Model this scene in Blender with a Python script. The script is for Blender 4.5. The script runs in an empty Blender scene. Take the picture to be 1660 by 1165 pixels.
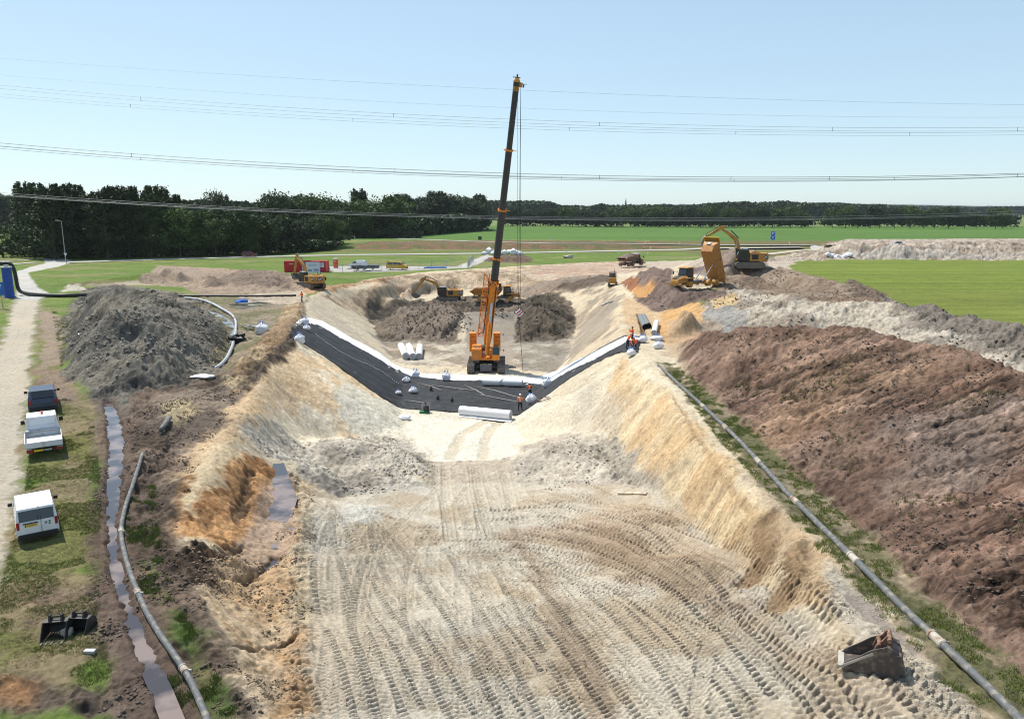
import bpy, bmesh, math, random
import numpy as np
from mathutils import Vector, Matrix, geometry, noise as mnoise
R = math.radians
random.seed(7)
scene = bpy.context.scene
COL = scene.collection
# ---------------------------------------------------------------- camera, sky, sun
CAMZ, FPX, PW, PH = 14.0, 1230.0, 1660.0, 1165.0
PITCH = math.atan((582.5 - 342.0) / FPX)
cam_d = bpy.data.cameras.new("camera"); cam = bpy.data.objects.new("camera", cam_d); COL.objects.link(cam)
cam.location = (0, 0, CAMZ); cam.rotation_euler = (math.pi / 2 - PITCH, 0, 0)
cam_d.sensor_width = 36; cam_d.lens = 36 * FPX / PW
cam_d.clip_start = 0.5; cam_d.clip_end = 30000
scene.camera = cam
SUN_EL, SUN_DIR = R(58), (-0.76, 0.65)          # towards the sun
world = bpy.data.worlds.new("World"); scene.world = world; world.use_nodes = True
wn = world.node_tree; bg = wn.nodes["Background"]
sky = wn.nodes.new("ShaderNodeTexSky"); sky.sky_type = 'NISHITA'; sky.sun_disc = False
sky.sun_elevation = SUN_EL; sky.sun_rotation = math.atan2(SUN_DIR[0], SUN_DIR[1])
sky.air_density = 0.85; sky.dust_density = 0.35; sky.ozone_density = 2.2; sky.altitude = 50
gm = wn.nodes.new("ShaderNodeGamma"); gm.inputs[1].default_value = 0.46; mx = wn.nodes.new("ShaderNodeMix"); mx.data_type = 'RGBA'; mx.blend_type = 'MULTIPLY'; mx.inputs[0].default_value = 1; mx.inputs[7].default_value = (2.5, 2.86, 3.0, 1)
wn.links.new(sky.outputs[0], gm.inputs[0]); wn.links.new(gm.outputs[0], mx.inputs[6]); wn.links.new(mx.outputs[2], bg.inputs[0]); bg.inputs[1].default_value = 0.115
sl = bpy.data.lights.new("sun", 'SUN'); sl.energy = 5.0; sl.angle = R(0.5); sl.color = (1.0, 0.955, 0.88)
so = bpy.data.objects.new("sun", sl); COL.objects.link(so); so.location = (-80, 40, 90)
so.rotation_euler = Vector((SUN_DIR[0] * math.cos(SUN_EL), SUN_DIR[1] * math.cos(SUN_EL), math.sin(SUN_EL))).to_track_quat('Z', 'Y').to_euler()
scene.view_settings.view_transform = 'Standard'; scene.view_settings.look = 'None'
scene.view_settings.exposure = 0.25; scene.view_settings.gamma = 1
scene.cycles.use_adaptive_sampling = True; scene.cycles.filter_width = 1.1
scene.cycles.max_bounces = 5; scene.cycles.diffuse_bounces = 2; scene.cycles.glossy_bounces = 2
scene.cycles.transparent_max_bounces = 6; scene.cycles.volume_bounces = 0
SP, CP = math.sin(PITCH), math.cos(PITCH)

def ray(px, py):
    u, v = (px - PW / 2) / FPX, (py - PH / 2) / FPX
    return u, CP - v * SP, -(SP + v * CP)
def at(px, py, z=0.0):
    """world point on the horizontal level z seen at photo pixel px,py"""
    a, b, c = ray(px, py); t = (z - CAMZ) / c
    return (a * t, b * t, z)
def atY(px, py, Y):
    a, b, c = ray(px, py); t = Y / b
    return (a * t, Y, CAMZ + c * t)

# ---------------------------------------------------------------- noise
_rng = np.random.RandomState(11)
_T = _rng.rand(512, 512).astype(np.float32)
def vnoise(x, y):
    xi = np.floor(x); yi = np.floor(y); fx = x - xi; fy = y - yi
    xi = xi.astype(np.int64) & 511; yi = yi.astype(np.int64) & 511
    x1 = (xi + 1) & 511; y1 = (yi + 1) & 511
    fx = fx * fx * (3 - 2 * fx); fy = fy * fy * (3 - 2 * fy)
    a = _T[yi, xi]; b = _T[yi, x1]; c = _T[y1, xi]; d = _T[y1, x1]
    return (a + (b - a) * fx) * (1 - fy) + (c + (d - c) * fx) * fy
def fbm(x, y, sx, sy=None, oct=4, seed=0, gain=0.5):
    """0..1 noise, features about sx by sy metres"""
    sy = sx if sy is None else sy
    s = 0; a = 1; tot = 0
    u, v = x / sx + seed * 37.3, y / sy + seed * 91.7
    for i in range(oct):
        s = s + a * vnoise(u, v); tot += a; a *= gain
        u, v = (u * .8 - v * .6) * 2.03 + 11.3, (u * .6 + v * .8) * 2.03 + 5.7
        if i == 0 and sx != sy: pass
    return s / tot
def fbms(x, y, sx, sy, oct=4, seed=0, gain=.55):
    """anisotropic noise that keeps its direction through the octaves"""
    s = 0; a = 1; tot = 0
    for i in range(oct):
        s = s + a * vnoise(x / sx + seed * 37.3 + i * 7.1, y / sy + seed * 91.7 + i * 3.3)
        tot += a; a *= gain; sx /= 2.05; sy /= 2.05
    return s / tot
def worley(x, y, s, seed=0):
    """distance to the nearest scattered point (0..1) and that cell's random number"""
    u = x / s + seed * 13.7; v = y / s + seed * 29.3; iu = np.floor(u); iv = np.floor(v); best = np.full(u.shape, 9.0, np.float32); rnd = np.zeros(u.shape, np.float32)
    for di in (-1, 0, 1):
        for dj in (-1, 0, 1):
            a = iu + di; b = iv + dj; ai = a.astype(np.int64) & 511; bi = b.astype(np.int64) & 511
            r1 = _T[bi, ai]; r2 = _T[(bi + 171) & 511, (ai + 89) & 511]; d = (a + r1 - u) ** 2 + (b + r2 - v) ** 2; k = d < best; best = np.where(k, d, best); rnd = np.where(k, _T[(bi + 71) & 511, (ai + 33) & 511], rnd)
    return np.sqrt(best), rnd
def sstep(a, b, x):
    t = np.clip((x - a) / (b - a), 0, 1); return t * t * (3 - 2 * t)

# ---------------------------------------------------------------- terrain skeleton
P3 = []
def L(*pts, step=1.6, w=False):
    """breakline through (px,py,z) photo points at known level z (or world points when w)"""
    q = [p if w else at(*p) for p in pts]
    for a, b in zip(q, q[1:] + [None]):
        if b is None: P3.append(a); break
        d = math.hypot(b[0] - a[0], b[1] - a[1]); n = max(1, int(d / step))
        for i in range(n):
            t = i / n; P3.append(tuple(a[k] + (b[k] - a[k]) * t for k in range(3)))
# world frame
for x in range(-260, 301, 20):
    for y in (-40, -20, 320, 360, 400): P3.append((x, y, 0.0 if y < 330 else .9))
for y in range(0, 320, 20):
    for x in (-260, -240, -200, -170, -140, -110, -90, 90, 110, 140, 170, 200, 240, 280): P3.append((x, y, 0.0))
for x in range(-100, 101, 8):
    for y in (205, 225, 250, 275): P3.append((x, y, 0.0))
# near / ramp
L((-8, -20, -.6), (8, -20, -.6), w=True); L((-7, 5, -.7), (10, 5, -.5), w=True)
L((520, 1165, -1.3), (700, 1165, -1.3), (1000, 1165, -1.2), (1250, 1165, -.9), (1420, 1165, -.6))
L((520, 1000, -2.7), (750, 1000, -2.8), (1000, 1000, -2.6), (1150, 1000, -2.3), (1290, 1040, -1.2), step=1.5)
L((520, 900, -3.9), (700, 900, -4.1), (900, 900, -4.0), (1080, 900, -3.7))
L((515, 820, -4.8), (650, 820, -5.1), (830, 820, -5.2), (1000, 820, -5.0))
L((720, 770, -6.0), (760, 766, -6.1), (830, 768, -6.0), (960, 775, -5.7))
L((690, 748, -6.9), (760, 745, -6.9), (830, 745, -6.9))
# left mound on the ramp edge
L((520, 760, -5.2), (600, 800, -5.0), (690, 795, -5.6))
L((530, 722, -4.4), (580, 718, -4.3), (630, 722, -4.5), (665, 738, -4.8), (685, 765, -5.2), step=.8)
L((560, 745, -4.7), (640, 760, -4.9), step=1)
L((520, 712, -5.6), (600, 706, -6.3), (670, 722, -6.9), (702, 755, -6.6), step=1)
# right mound
L((815, 752, -6.3), (850, 735, -5.5), (885, 716, -4.6), (915, 712, -4.5), (950, 722, -5.0), (1000, 750, -5.0), step=.8)
L((860, 775, -5.8), (920, 768, -5.5), (990, 785, -5.2))
L((850, 722, -6.8), (890, 702, -6.8), (930, 698, -6.3), (985, 722, -5.3))
# pit floor
L((705, 742, -7), (760, 730, -7), (825, 735, -7)); L((655, 690, -7), (760, 690, -7), (850, 690, -7))
L((650, 662, -7), (750, 670, -7), (838, 674, -7)); L((650, 620, -7), (750, 620, -7), (885, 625, -7))
L((640, 580, -7), (760, 585, -7), (910, 590, -7)); L((640, 560, -7), (760, 560, -7), (925, 562, -7))
# left toe and crest
L((646, 664, -7), (652, 625, -7), (636, 580, -7), (618, 545, -7), (600, 522, -6.5), (612, 505, -5.5))
L((646, 664, -7), (664, 715, -7), (700, 748, -6.9))
L((500, 483, 0), (494, 508, 0), (490, 535, 0), (484, 556, 0), (455, 580, 0), (430, 612, 0), (405, 655, 0), (380, 695, .1), (352, 735, .3), (318, 790, .3), (300, 835, .1), (285, 870, 0))
L((500, 483, 0), (530, 470, 0), (560, 458, 0), (640, 448, 0), (740, 441, 0), (860, 434, 0), (960, 432, 0))
L((300, 900, 0), (335, 985, 0), (395, 1090, 0), (430, 1165, 0))
# bank behind the crest on the left (spoil berm)
L((482, 500, .9), (462, 540, 1.0), (430, 570, 1.1), (395, 590, 1.0), (372, 606, .5))
L((470, 488, 0), (430, 535, 0), (385, 568, 0), (350, 600, 0)); L((478, 540, 0), (452, 566, 0), (415, 600, 0), (385, 628, 0), (340, 680, 0), (300, 740, 0), (250, 810, 0))
# trench with puddles and its berm
L((446, 790, -2.7), (448, 850, -2.45), (430, 920, -2.3), step=.8); L((400, 830, -1.7), (388, 880, -1.6), (370, 915, -1.2)); 
L((480, 740, -4.2), (520, 735, -5.0)); L((412, 742, -1.3), (446, 725, -2.9), (500, 712, -5))
L((495, 800, -2.7), (488, 860, -2.05), (490, 930, -1.9), (498, 1000, -2.1), (505, 1080, -1.4), (512, 1165, -.9), step=.9)
L((400, 950, -2.3), (430, 1010, -1.9), (455, 1080, -1.4), (470, 1165, -.8), step=.9)
L((320, 905, -.4), (350, 960, -.7), (372, 1030, -.7), (425, 1110, -.4), step=.9)
# far end of the pit
L((640, 520, -6.6), (650, 500, -3.4), (690, 497, -2.8), (730, 505, -3.2), (742, 525, -4.6), (738, 548, -7)); L((628, 548, -7), (670, 552, -7), (720, 552, -7))
L((640, 490, -5), (700, 492, -4.4), (760, 492, -4.2), (850, 486, -4.2)); L((600, 490, -3.5), (660, 478, -3.6), (740, 472, -3.4), (830, 468, -3.0), (900, 470, -2.2))
L((570, 470, -1), (660, 460, -1.2), (760, 452, -1.2), (880, 446, -.8)); L((900, 455, -.6), (950, 448, -.2), (985, 448, 0))
L((840, 548, -7), (900, 548, -7)); L((842, 522, -5.4), (852, 496, -3.0), (880, 488, -2.3), (903, 497, -3.2), (912, 522, -5.6), step=1); L((860, 538, -6), (872, 518, -4.4), (880, 500, -2.7), step=1)
L((760, 515, -6.6), (820, 520, -6.8)); L((760, 500, -5), (820, 500, -5))
# right toe / crest
L((838, 674, -7), (885, 622, -7), (912, 588, -7), (930, 560, -7), (935, 525, -6), (928, 492, -3.8))
L((838, 674, -7), (835, 720, -7), (840, 745, -6.7)); L((900, 702, -6.6), (985, 712, -5.0), (1050, 790, -3.8), (1120, 842, -3.4), (1185, 900, -2.6), (1235, 960, -1.6), (1270, 1010, -1.0))
L((1000, 462, 0), (1006, 485, 0), (1003, 510, 0), (1012, 545, .1), (1040, 575, .3), (1060, 605, .1), (1080, 640, 0), (1150, 730, 0), (1230, 810, 0), (1280, 865, 0), (1300, 905, 0), (1320, 960, -.2))
L((1340, 1000, -.3), (1400, 1090, -.2), (1470, 1165, -.1)); L((1090, 610, 0), (1200, 740, 0), (1300, 840, 0), (1400, 940, 0), (1500, 1040, 0), (1600, 1140, 0))
L((14, -15, 0), (14, 8, 0), (14, 20, 0), w=True); L((1000, 462, 0), (960, 456, -.1), (930, 462, -1.2))
L((1040, 500, 0), (1075, 520, 0), (1080, 560, 0)); L((1040, 540, .2), (1070, 575, .2))
# orange heap, brown heap by the truck
L((1105, 492, 3.2), (1125, 500, 3.0), (1095, 515, 1.8), step=1); L((1140, 520, 1.0), (1085, 535, .4), (1150, 490, 2))
L((1020, 450, 2.4), (1050, 440, 3.8), (1075, 455, 3.4), (1090, 475, 2.4), step=1); L((1035, 472, .8), (1060, 500, 0), (1100, 505, .8)); L((1012, 470, 0), (1030, 486, 0))
# big brown heap on the right: toe, ridge, back
L((15.6, -20, .1), (15.6, 20, .1), (15.6, 45, .1), (15, 68, .2), (16, 76, .2), w=True)
L((27, -20, 5), (27, 8, 5), (28, 30, 5.1), w=True); L((1660, 608, 5.0), (1600, 578, 5.0), (1560, 562, 5.1), (1500, 556, 5.1), (1440, 546, 5.2), (1400, 534, 5.0), (1360, 530, 5.2), (1320, 534, 4.7), (1290, 526, 4.9), (1240, 540, 4.2), (1180, 530, 3.9), (1140, 540, 2.7), (1110, 552, 1.3), (1082, 566, .4), step=1)
L((34.5, -20, .5), (34.5, 30, .5), (34.5, 55, .5), (34, 68, .5), (31, 77, .5), (25, 84, .5), (20, 88, .3), w=True)
# light sand heaps and the ridge behind
L((1655, 533, 4.0), (1600, 517, 4.0), (1560, 512, 4.1), (1500, 495, 4.2), (1440, 496, 3.8), (1380, 492, 4.0), (1335, 488, 3.8), (1300, 484, 3.9), (1268, 478, 3.8), (1240, 482, 3.2), (1205, 470, 3.4), (1165, 480, 2.8), (1135, 488, 2.2), step=1.1)
L((46, -20, 4), (46, 30, 4.2), (45.5, 60, 4.1), w=True); L((50, 60, .2), (48, 80, .3), (52, 92, .2), (54, 110, 0), (54, 140, 0), (52, 152, 0), w=True); L((53, -20, 0), (53, 30, 0), w=True)
L((1430, 482, 3.4), (1405, 466, 4.0), (1375, 460, 4.1), (1340, 456, 3.8), (1300, 448, 3.9), (1265, 436, 4.1), (1240, 432, 4.0), (1215, 432, 4.0), (1180, 436, 4.0), step=1.4)
L((1170, 444, 3.9), (1230, 446, 3.8)); L((1290, 470, 1.6), (1240, 466, 1.4), (1200, 462, 1.2), (1350, 480, 2.2))
L((1110, 468, 1), (1140, 470, 1), (1165, 466, 1.1)); L((1120, 478, 1.6), (1150, 472, 1.8), (1180, 474, 2.0), step=1); L((1080, 450, .5), (1150, 450, .8))
L((1150, 425, 3.0), (1175, 408, 6.2), (1195, 400, 7.6), (1215, 410, 6.2), (1240, 426, 3.6), step=1); L((46, 172, 0), (62, 172, 0), w=True); L((1120, 432, .5), (1140, 436, 1))
L((900, 428, 0), (1000, 436, 0), (1100, 432, 0))
# left grey heap
L((104, 566, 0), (118, 520, 0), (126, 490, 0), step=2); L((-52, 97, 0), (-44, 103, 0), (-34, 101, 0), w=True)
L((104, 600, 0), (150, 640, 0), (230, 632, .2), (300, 622, .2), (350, 605, .1), (372, 570, 0), (376, 530, 0), (345, 497, 0))
L((128, 500, 2.6), (150, 480, 4.2), (190, 470, 5.4), (215, 468, 5.6), (245, 472, 5.5), (285, 484, 5.0), (315, 500, 4.0), (340, 525, 2.4), step=1)
L((165, 520, 4.0), (230, 515, 4.4), (290, 530, 3.6), step=1); L((150, 570, 1.8), (190, 590, 1.4), (170, 615, .6), step=1)
L((215, 568, 2.8), (235, 556, 3.4), (262, 553, 3.2), (285, 565, 2.5), (300, 590, 1.2), step=.8); L((238, 580, 1.2), (258, 584, 1.0), (240, 600, 1.1), step=.8); L((250, 545, 2.8), (200, 548, 2.4)); L((330, 570, .9), (310, 610, .4))
# small heaps far left, small one mid
L((235, 452, 0), (300, 462, 0), (330, 470, 0), (470, 474, 0)); L((255, 440, 2.1), (270, 431, 2.9), (290, 440, 2.2), (305, 446, 1.2)); L((315, 452, 1.2), (332, 445, 2.0), (352, 454, 1.2)); L((375, 450, 1.6), (410, 442, 2.0), (440, 448, 2.0), (465, 458, 1.0))
L((297, 454, .3), (300, 444, .2)); L((316, 460, .1), (313, 450, .3)); L((362, 462, .3), (360, 448, .4)); L((240, 436, 0), (310, 434, 0), (400, 434, 0), (460, 436, 0)); L((775, 424, 0), (865, 424, 0)); L((800, 418, 1.0), (825, 416, 1.1), (850, 419, .9))
# distant row of sand heaps at right
L((1300, 420, 0), (1480, 421, 0), (1680, 422, 0), (1900, 423, 0), step=4); L((1300, 410, .6), (1330, 405, 1.6), (1345, 400, 3.2), (1372, 394, 4.2), (1400, 397, 3.9), (1430, 397, 3.9), (1460, 400, 3.6), (1500, 397, 3.9), (1550, 393, 4.3), (1600, 396, 4.0), (1660, 394, 4.2), (1900, 395, 4.2), step=2.5)
L((60, 255, 0), (150, 260, 0), (280, 262, 0), w=True, step=6)
del_tri = geometry.delaunay_2d_cdt([Vector((p[0], p[1])) for p in P3], [], [], 0, 1e-4)
GX0, GY0, GS = -150.0, -30.0, 0.3
GNX, GNY = int(330 / GS), int(350 / GS)
G = np.zeros((GNY, GNX), np.float32)
_v = del_tri[0]; _src = del_tri[3]; _z = [P3[s[0]][2] if s else 0 for s in _src]
for f in del_tri[2]:
    (ax, ay), (bx, by), (cx, cy) = (_v[i] for i in f); za, zb, zc = (_z[i] for i in f)
    if za == zb == zc == 0: continue
    i0 = max(0, int((min(ax, bx, cx) - GX0) / GS)); i1 = min(GNX - 1, int((max(ax, bx, cx) - GX0) / GS) + 1)
    j0 = max(0, int((min(ay, by, cy) - GY0) / GS)); j1 = min(GNY - 1, int((max(ay, by, cy) - GY0) / GS) + 1)
    if i1 < i0 or j1 < j0: continue
    den = (by - cy) * (ax - cx) + (cx - bx) * (ay - cy)
    if abs(den) < 1e-9: continue
    xs = GX0 + GS * np.arange(i0, i1 + 1)[None, :]; ys = GY0 + GS * np.arange(j0, j1 + 1)[:, None]
    l1 = ((by - cy) * (xs - cx) + (cx - bx) * (ys - cy)) / den; l2 = ((cy - ay) * (xs - cx) + (ax - cx) * (ys - cy)) / den
    l3 = 1 - l1 - l2; m = (l1 >= -1e-4) & (l2 >= -1e-4) & (l3 >= -1e-4)
    sub = G[j0:j1 + 1, i0:i1 + 1]; sub[m] = (l1 * za + l2 * zb + l3 * zc)[m]
for _ in range(2):                                   # round the folds
    for ax_ in (0, 1):
        G = (np.roll(G, 1, ax_) + 2 * G + np.roll(G, -1, ax_)) / 4
def bil(A, x, y):
    fx = np.clip((x - GX0) / GS, 0, GNX - 1.001); fy = np.clip((y - GY0) / GS, 0, GNY - 1.001)
    i = fx.astype(int); j = fy.astype(int); fx = fx - i; fy = fy - j
    return (A[j, i] * (1 - fx) + A[j, i + 1] * fx) * (1 - fy) + (A[j + 1, i] * (1 - fx) + A[j + 1, i + 1] * fx) * fy
GXG = (np.roll(G, -1, 1) - np.roll(G, 1, 1)) / (2 * GS); GYG = (np.roll(G, -1, 0) - np.roll(G, 1, 0)) / (2 * GS)
def H0(x, y):
    x = np.asarray(x, float); y = np.asarray(y, float)
    h = bil(G, x, y)
    emb = sstep(283, 296, y) * 1.6 * (1 - sstep(30, 90, x) * .3)            # road bank and gentle far ground
    hx = (x > 178) | (y > 318) | (x < -148)
    h = np.where(hx, 0, h)
    far = np.clip((y - 900) / 4000, 0, 1)
    return h + emb - sstep(300, 420, y) * 1.0 + far * far * 18 * (fbm(x, y, 900, seed=3, oct=2))
def hit(px, py):
    a, b, c = ray(px, py); t0 = 12.0; t = t0
    ts = np.concatenate([np.linspace(12, 330, 1600), np.geomspace(331, 6000, 300)])
    z = CAMZ + c * ts; h = H0(a * ts, b * ts); k = np.nonzero(z < h)[0]
    if len(k) == 0: t = ts[-1]
    else:
        k = k[0]
        if k == 0: t = ts[0]
        else:
            d0 = z[k - 1] - h[k - 1]; d1 = z[k] - h[k]; t = ts[k - 1] + (ts[k] - ts[k - 1]) * d0 / (d0 - d1)
    return a * t, b * t
def poly(px): return [hit(*p) for p in px]
# ---------------------------------------------------------------- soil zones
ZONES = []
def Z(pts, col, f=.35, n=.8, ns=2.5, rough=None, streak=None, carve=0, mix=1.0, w=False, var=None):
    ZONES.append((np.array(pts if w else poly(pts), float), np.array(col, float), f, n, ns, rough, streak, carve, mix, var))
SOIL, SOILD, MAUVE = (.27, .205, .15), (.13, .098, .072), (.27, .178, .13)
SAND, SANDW, SANDO, ORANGE = (.54, .455, .325), (.65, .60, .49), (.50, .36, .21), (.40, .235, .115)
GREY, GREYD, RAMP = (.36, .325, .27), (.17, .155, .13), (.50, .445, .355)
GRN, GRND, DRY, BRIGHT = (.085, .135, .02), (.06, .10, .018), (.25, .215, .105), (.145, .185, .03)
# fields
Z([(53, -40), (53, 60), (51, 95), (53, 150), (58, 190), (66, 228), (700, 232), (700, -40)], BRIGHT, w=True, n=2, rough=.10)
Z([(53, 20), (52, 95), (56, 140), (700, 90), (700, 20)], (.15, .175, .035), w=True, n=14, ns=16, rough=.1, mix=.75)
Z([(-90, 352), (-60, 349), (900, 349), (1400, 640), (1400, 700), (-90, 700)], (.082, .155, .03), w=True, n=2)
Z([(-100, 700), (1300, 700), (3000, 1500), (-500, 1500)], (.14, .19, .06), w=True, n=4)
Z([(-60, 283), (-60, 318), (-30, 330), (130, 330), (160, 300), (160, 283)], (.22, .13, .075), w=True, n=5, ns=5, rough=.25, var=(.12, .12, .05))
Z([(60, 236), (60, 345), (400, 345), (400, 268)], (.17, .15, .06), w=True, n=3, ns=5)
Z([(-80, 262), (-80, 280), (200, 272), (200, 262)], (.13, .14, .04), w=True, n=3, ns=6)
# left side: sandy road, verge, soil
Z([(0, 560), (24, 484), (64, 484), (60, 520), (52, 600), (46, 700), (38, 790), (20, 885), (0, 940), (-300, 1165), (-300, 900)], (.43, .375, .295), f=.5, n=.7, ns=1.5, rough=.05)
Z([(24, 486), (30, 462), (27, 440), (52, 432), (74, 427), (70, 420), (100, 418), (120, 424), (95, 432), (45, 442), (62, 466), (86, 478), (60, 486)], (.46, .44, .40), f=.3, n=.3)
Z([(62, 520), (104, 540), (106, 600), (160, 650), (168, 740), (150, 1165), (0, 1165), (0, 940), (20, 885), (38, 790), (46, 700), (52, 600)], (.27, .215, .12), n=1.2, rough=.1, var=(.16, .16, .055))
Z([(66, 500), (108, 520), (104, 585), (62, 600)], (.32, .25, .18), n=1, rough=.12)
Z([(60, 600), (104, 600), (130, 655), (60, 650)], (.27, .20, .145), n=1, rough=.15)
Z([(60, 950), (170, 960), (190, 1100), (60, 1030)], (.25, .18, .13), f=.8, n=1.8, ns=1.5, rough=.12, mix=.7)
Z([(-60, 1105), (60, 1100), (170, 1110), (230, 1165), (-60, 1165)], (.18, .135, .10), n=.9, rough=.35)
Z([(10, 1105), (70, 1110), (60, 1150), (0, 1150)], (.36, .2, .10), n=.7, rough=.3)
Z([(160, 640), (250, 600), (380, 480), (500, 478), (520, 700), (430, 1165), (200, 1250), (150, 900)], (.25, .19, .135), n=.9, rough=.25)
Z([(7, -30), (7, 40), (11, 50), (10, 75), (14, 92), (17, 90), (17, -30)], (.42, .33, .22), w=True, n=.4, rough=.13)
# ditch country between verge and pit
Z([(168, 640), (300, 625), (400, 600), (380, 680), (330, 740), (285, 860), (300, 905), (335, 985), (400, 1100), (435, 1165), (190, 1165), (150, 1000), (160, 860), (150, 800), (176, 740)], (.215, .155, .115), n=.9, rough=.34, var=(.115, .085, .062))
Z([(250, 640), (400, 615), (370, 690), (300, 740), (240, 700)], (.29, .225, .17), n=1.2, rough=.2, var=(.15, .115, .09))
Z([(255, 660), (300, 648), (330, 668), (290, 690), (262, 680)], (.42, .33, .20), n=.6, rough=.3)
Z([(225, 905), (262, 930), (330, 1060), (390, 1165), (345, 1165), (290, 1060), (235, 960)], (.19, .165, .08), n=.8, ns=1.2, rough=.2, var=(.08, .12, .03))
# around the grey heap
Z([(104, 520), (130, 470), (190, 455), (300, 478), (345, 490), (378, 530), (376, 575), (352, 612), (300, 630), (225, 640), (190, 690), (170, 670), (104, 606)], (.235, .21, .17), f=.5, n=1.2, rough=.5, streak=1.0, var=(.10, .092, .08))
Z([(300, 480), (380, 480), (460, 480), (480, 500), (440, 560), (392, 600), (365, 600), (385, 530), (345, 492)], (.20, .185, .10), n=1.5, rough=.2, var=(.30, .24, .17))
Z([(230, 452), (290, 465), (330, 478), (470, 482), (520, 472), (500, 455), (450, 440), (370, 436), (300, 432), (255, 430)], (.37, .28, .205), n=1.0, rough=.28, streak=.8)
Z([(330, 462), (470, 470), (468, 445), (400, 436)], (.24, .18, .14), n=1, rough=.5, mix=.8)
Z([(140, 462), (220, 455), (330, 460), (220, 462)], (.40, .33, .25), n=.8)
Z([(95, 474), (110, 464), (130, 462), (140, 470)], (.50, .45, .36), n=.8, rough=.4)
Z([(380, 480), (500, 470), (500, 490), (470, 494), (395, 490)], (.42, .34, .25), n=1, rough=.2)
# pit as a whole
Z([(500, 480), (540, 466), (600, 452), (700, 440), (860, 430), (960, 426), (1240, 424), (1262, 428), (1240, 440), (1140, 470), (1060, 500), (1100, 600), (1300, 900), (1470, 1165), (430, 1165), (395, 1090), (320, 960), (285, 870), (310, 790), (352, 735), (405, 655), (440, 600), (484, 556), (492, 510)], SAND, n=.6, rough=.12, streak=.6)
Z([(500, 480), (640, 447), (740, 440), (860, 431), (960, 427), (1000, 455), (900, 475), (760, 465), (640, 480), (620, 510), (560, 500), (520, 480)], (.54, .41, .28), n=1, rough=.28, streak=.8, var=(.36, .27, .18))
Z([(500, 478), (560, 466), (640, 452), (640, 447), (540, 462), (490, 472)], (.42, .26, .15), n=1.2, rough=.3)
Z([(860, 431), (960, 425), (1110, 424), (1230, 424), (1150, 440), (1060, 436), (1000, 444), (930, 450), (840, 446)], (.40, .28, .20), n=1.5, rough=.2, var=(.46, .37, .28))
Z([(1040, 424), (1240, 420), (1300, 408), (1330, 404), (1300, 418), (1240, 432), (1120, 440)], (.44, .36, .28), n=2, rough=.15)
Z([(812, 470), (900, 452), (985, 446), (985, 462), (900, 472), (840, 482)], (.33, .255, .19), n=1.2, rough=.35)
Z([(905, 466), (960, 450), (1000, 446), (995, 458), (930, 472)], (.16, .12, .09), f=.3, n=.8, ns=1.5, rough=.3)
# left bank colours
Z([(500, 487), (540, 500), (600, 560), (640, 610), (618, 620), (560, 560), (500, 500)], (.46, .38, .29), f=.6, n=1.6, ns=3, mix=.6, streak=.8)
Z([(484, 560), (560, 605), (640, 660), (655, 720), (530, 715), (400, 690), (380, 700), (430, 612)], (.70, .60, .45), n=.8, rough=.16, streak=.55, mix=.95, var=(.64, .47, .29))
Z([(560, 620), (645, 662), (700, 745), (560, 700)], (.60, .56, .46), n=1.5, mix=.85)
Z([(478, 562), (508, 592), (455, 660), (420, 700), (360, 765), (305, 815), (292, 770), (345, 700), (400, 630)], (.60, .43, .255), f=.7, n=1.6, ns=3, mix=.8, rough=.18)
# floor
Z([(648, 662), (838, 674), (900, 690), (850, 745), (700, 750), (662, 712)], SANDW, n=.7, rough=.06)
Z([(650, 620), (760, 600), (885, 610), (930, 560), (940, 590), (860, 690), (645, 668)], (.60, .54, .43), n=1.2, rough=.07)
Z([(600, 540), (760, 548), (930, 545), (915, 590), (840, 600), (760, 595), (650, 592)], (.30, .245, .185), n=2, rough=.16, var=(.46, .40, .31))
Z([(760, 500), (830, 505), (850, 560), (830, 590), (740, 600)], (.38, .32, .25), n=2.2, rough=.08)
Z([(830, 560), (900, 545), (925, 565), (905, 596), (850, 600)], (.28, .24, .19), n=1.5, rough=.14, var=(.4, .36, .29))
Z([(590, 505), (640, 488), (760, 482), (900, 470), (935, 500), (940, 545), (760, 500), (745, 550), (620, 552)], (.22, .175, .13), n=1.2, rough=.55, var=(.12, .095, .07))
Z([(640, 500), (735, 495), (745, 545), (650, 550)], (.245, .195, .15), n=.8, rough=.7, streak=.8)
Z([(836, 555), (840, 485), (880, 478), (912, 490), (915, 550), (880, 555)], (.15, .12, .09), n=.8, rough=.6, var=(.07, .058, .045))
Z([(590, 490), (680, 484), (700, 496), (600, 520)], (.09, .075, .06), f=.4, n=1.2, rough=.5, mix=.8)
Z([(935, 470), (1000, 462), (1010, 540), (915, 600), (930, 545)], (.54, .435, .30), n=1, rough=.1, streak=.9, var=(.36, .29, .21))
Z([(960, 505), (1000, 480), (1010, 480), (985, 530), (900, 590), (925, 550)], (.33, .28, .22), f=.6, n=2, ns=3, mix=.7, streak=1)
Z([(1010, 480), (1080, 500), (1100, 520), (1075, 545), (1015, 545)], (.50, .36, .22), n=1, rough=.15)
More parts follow.
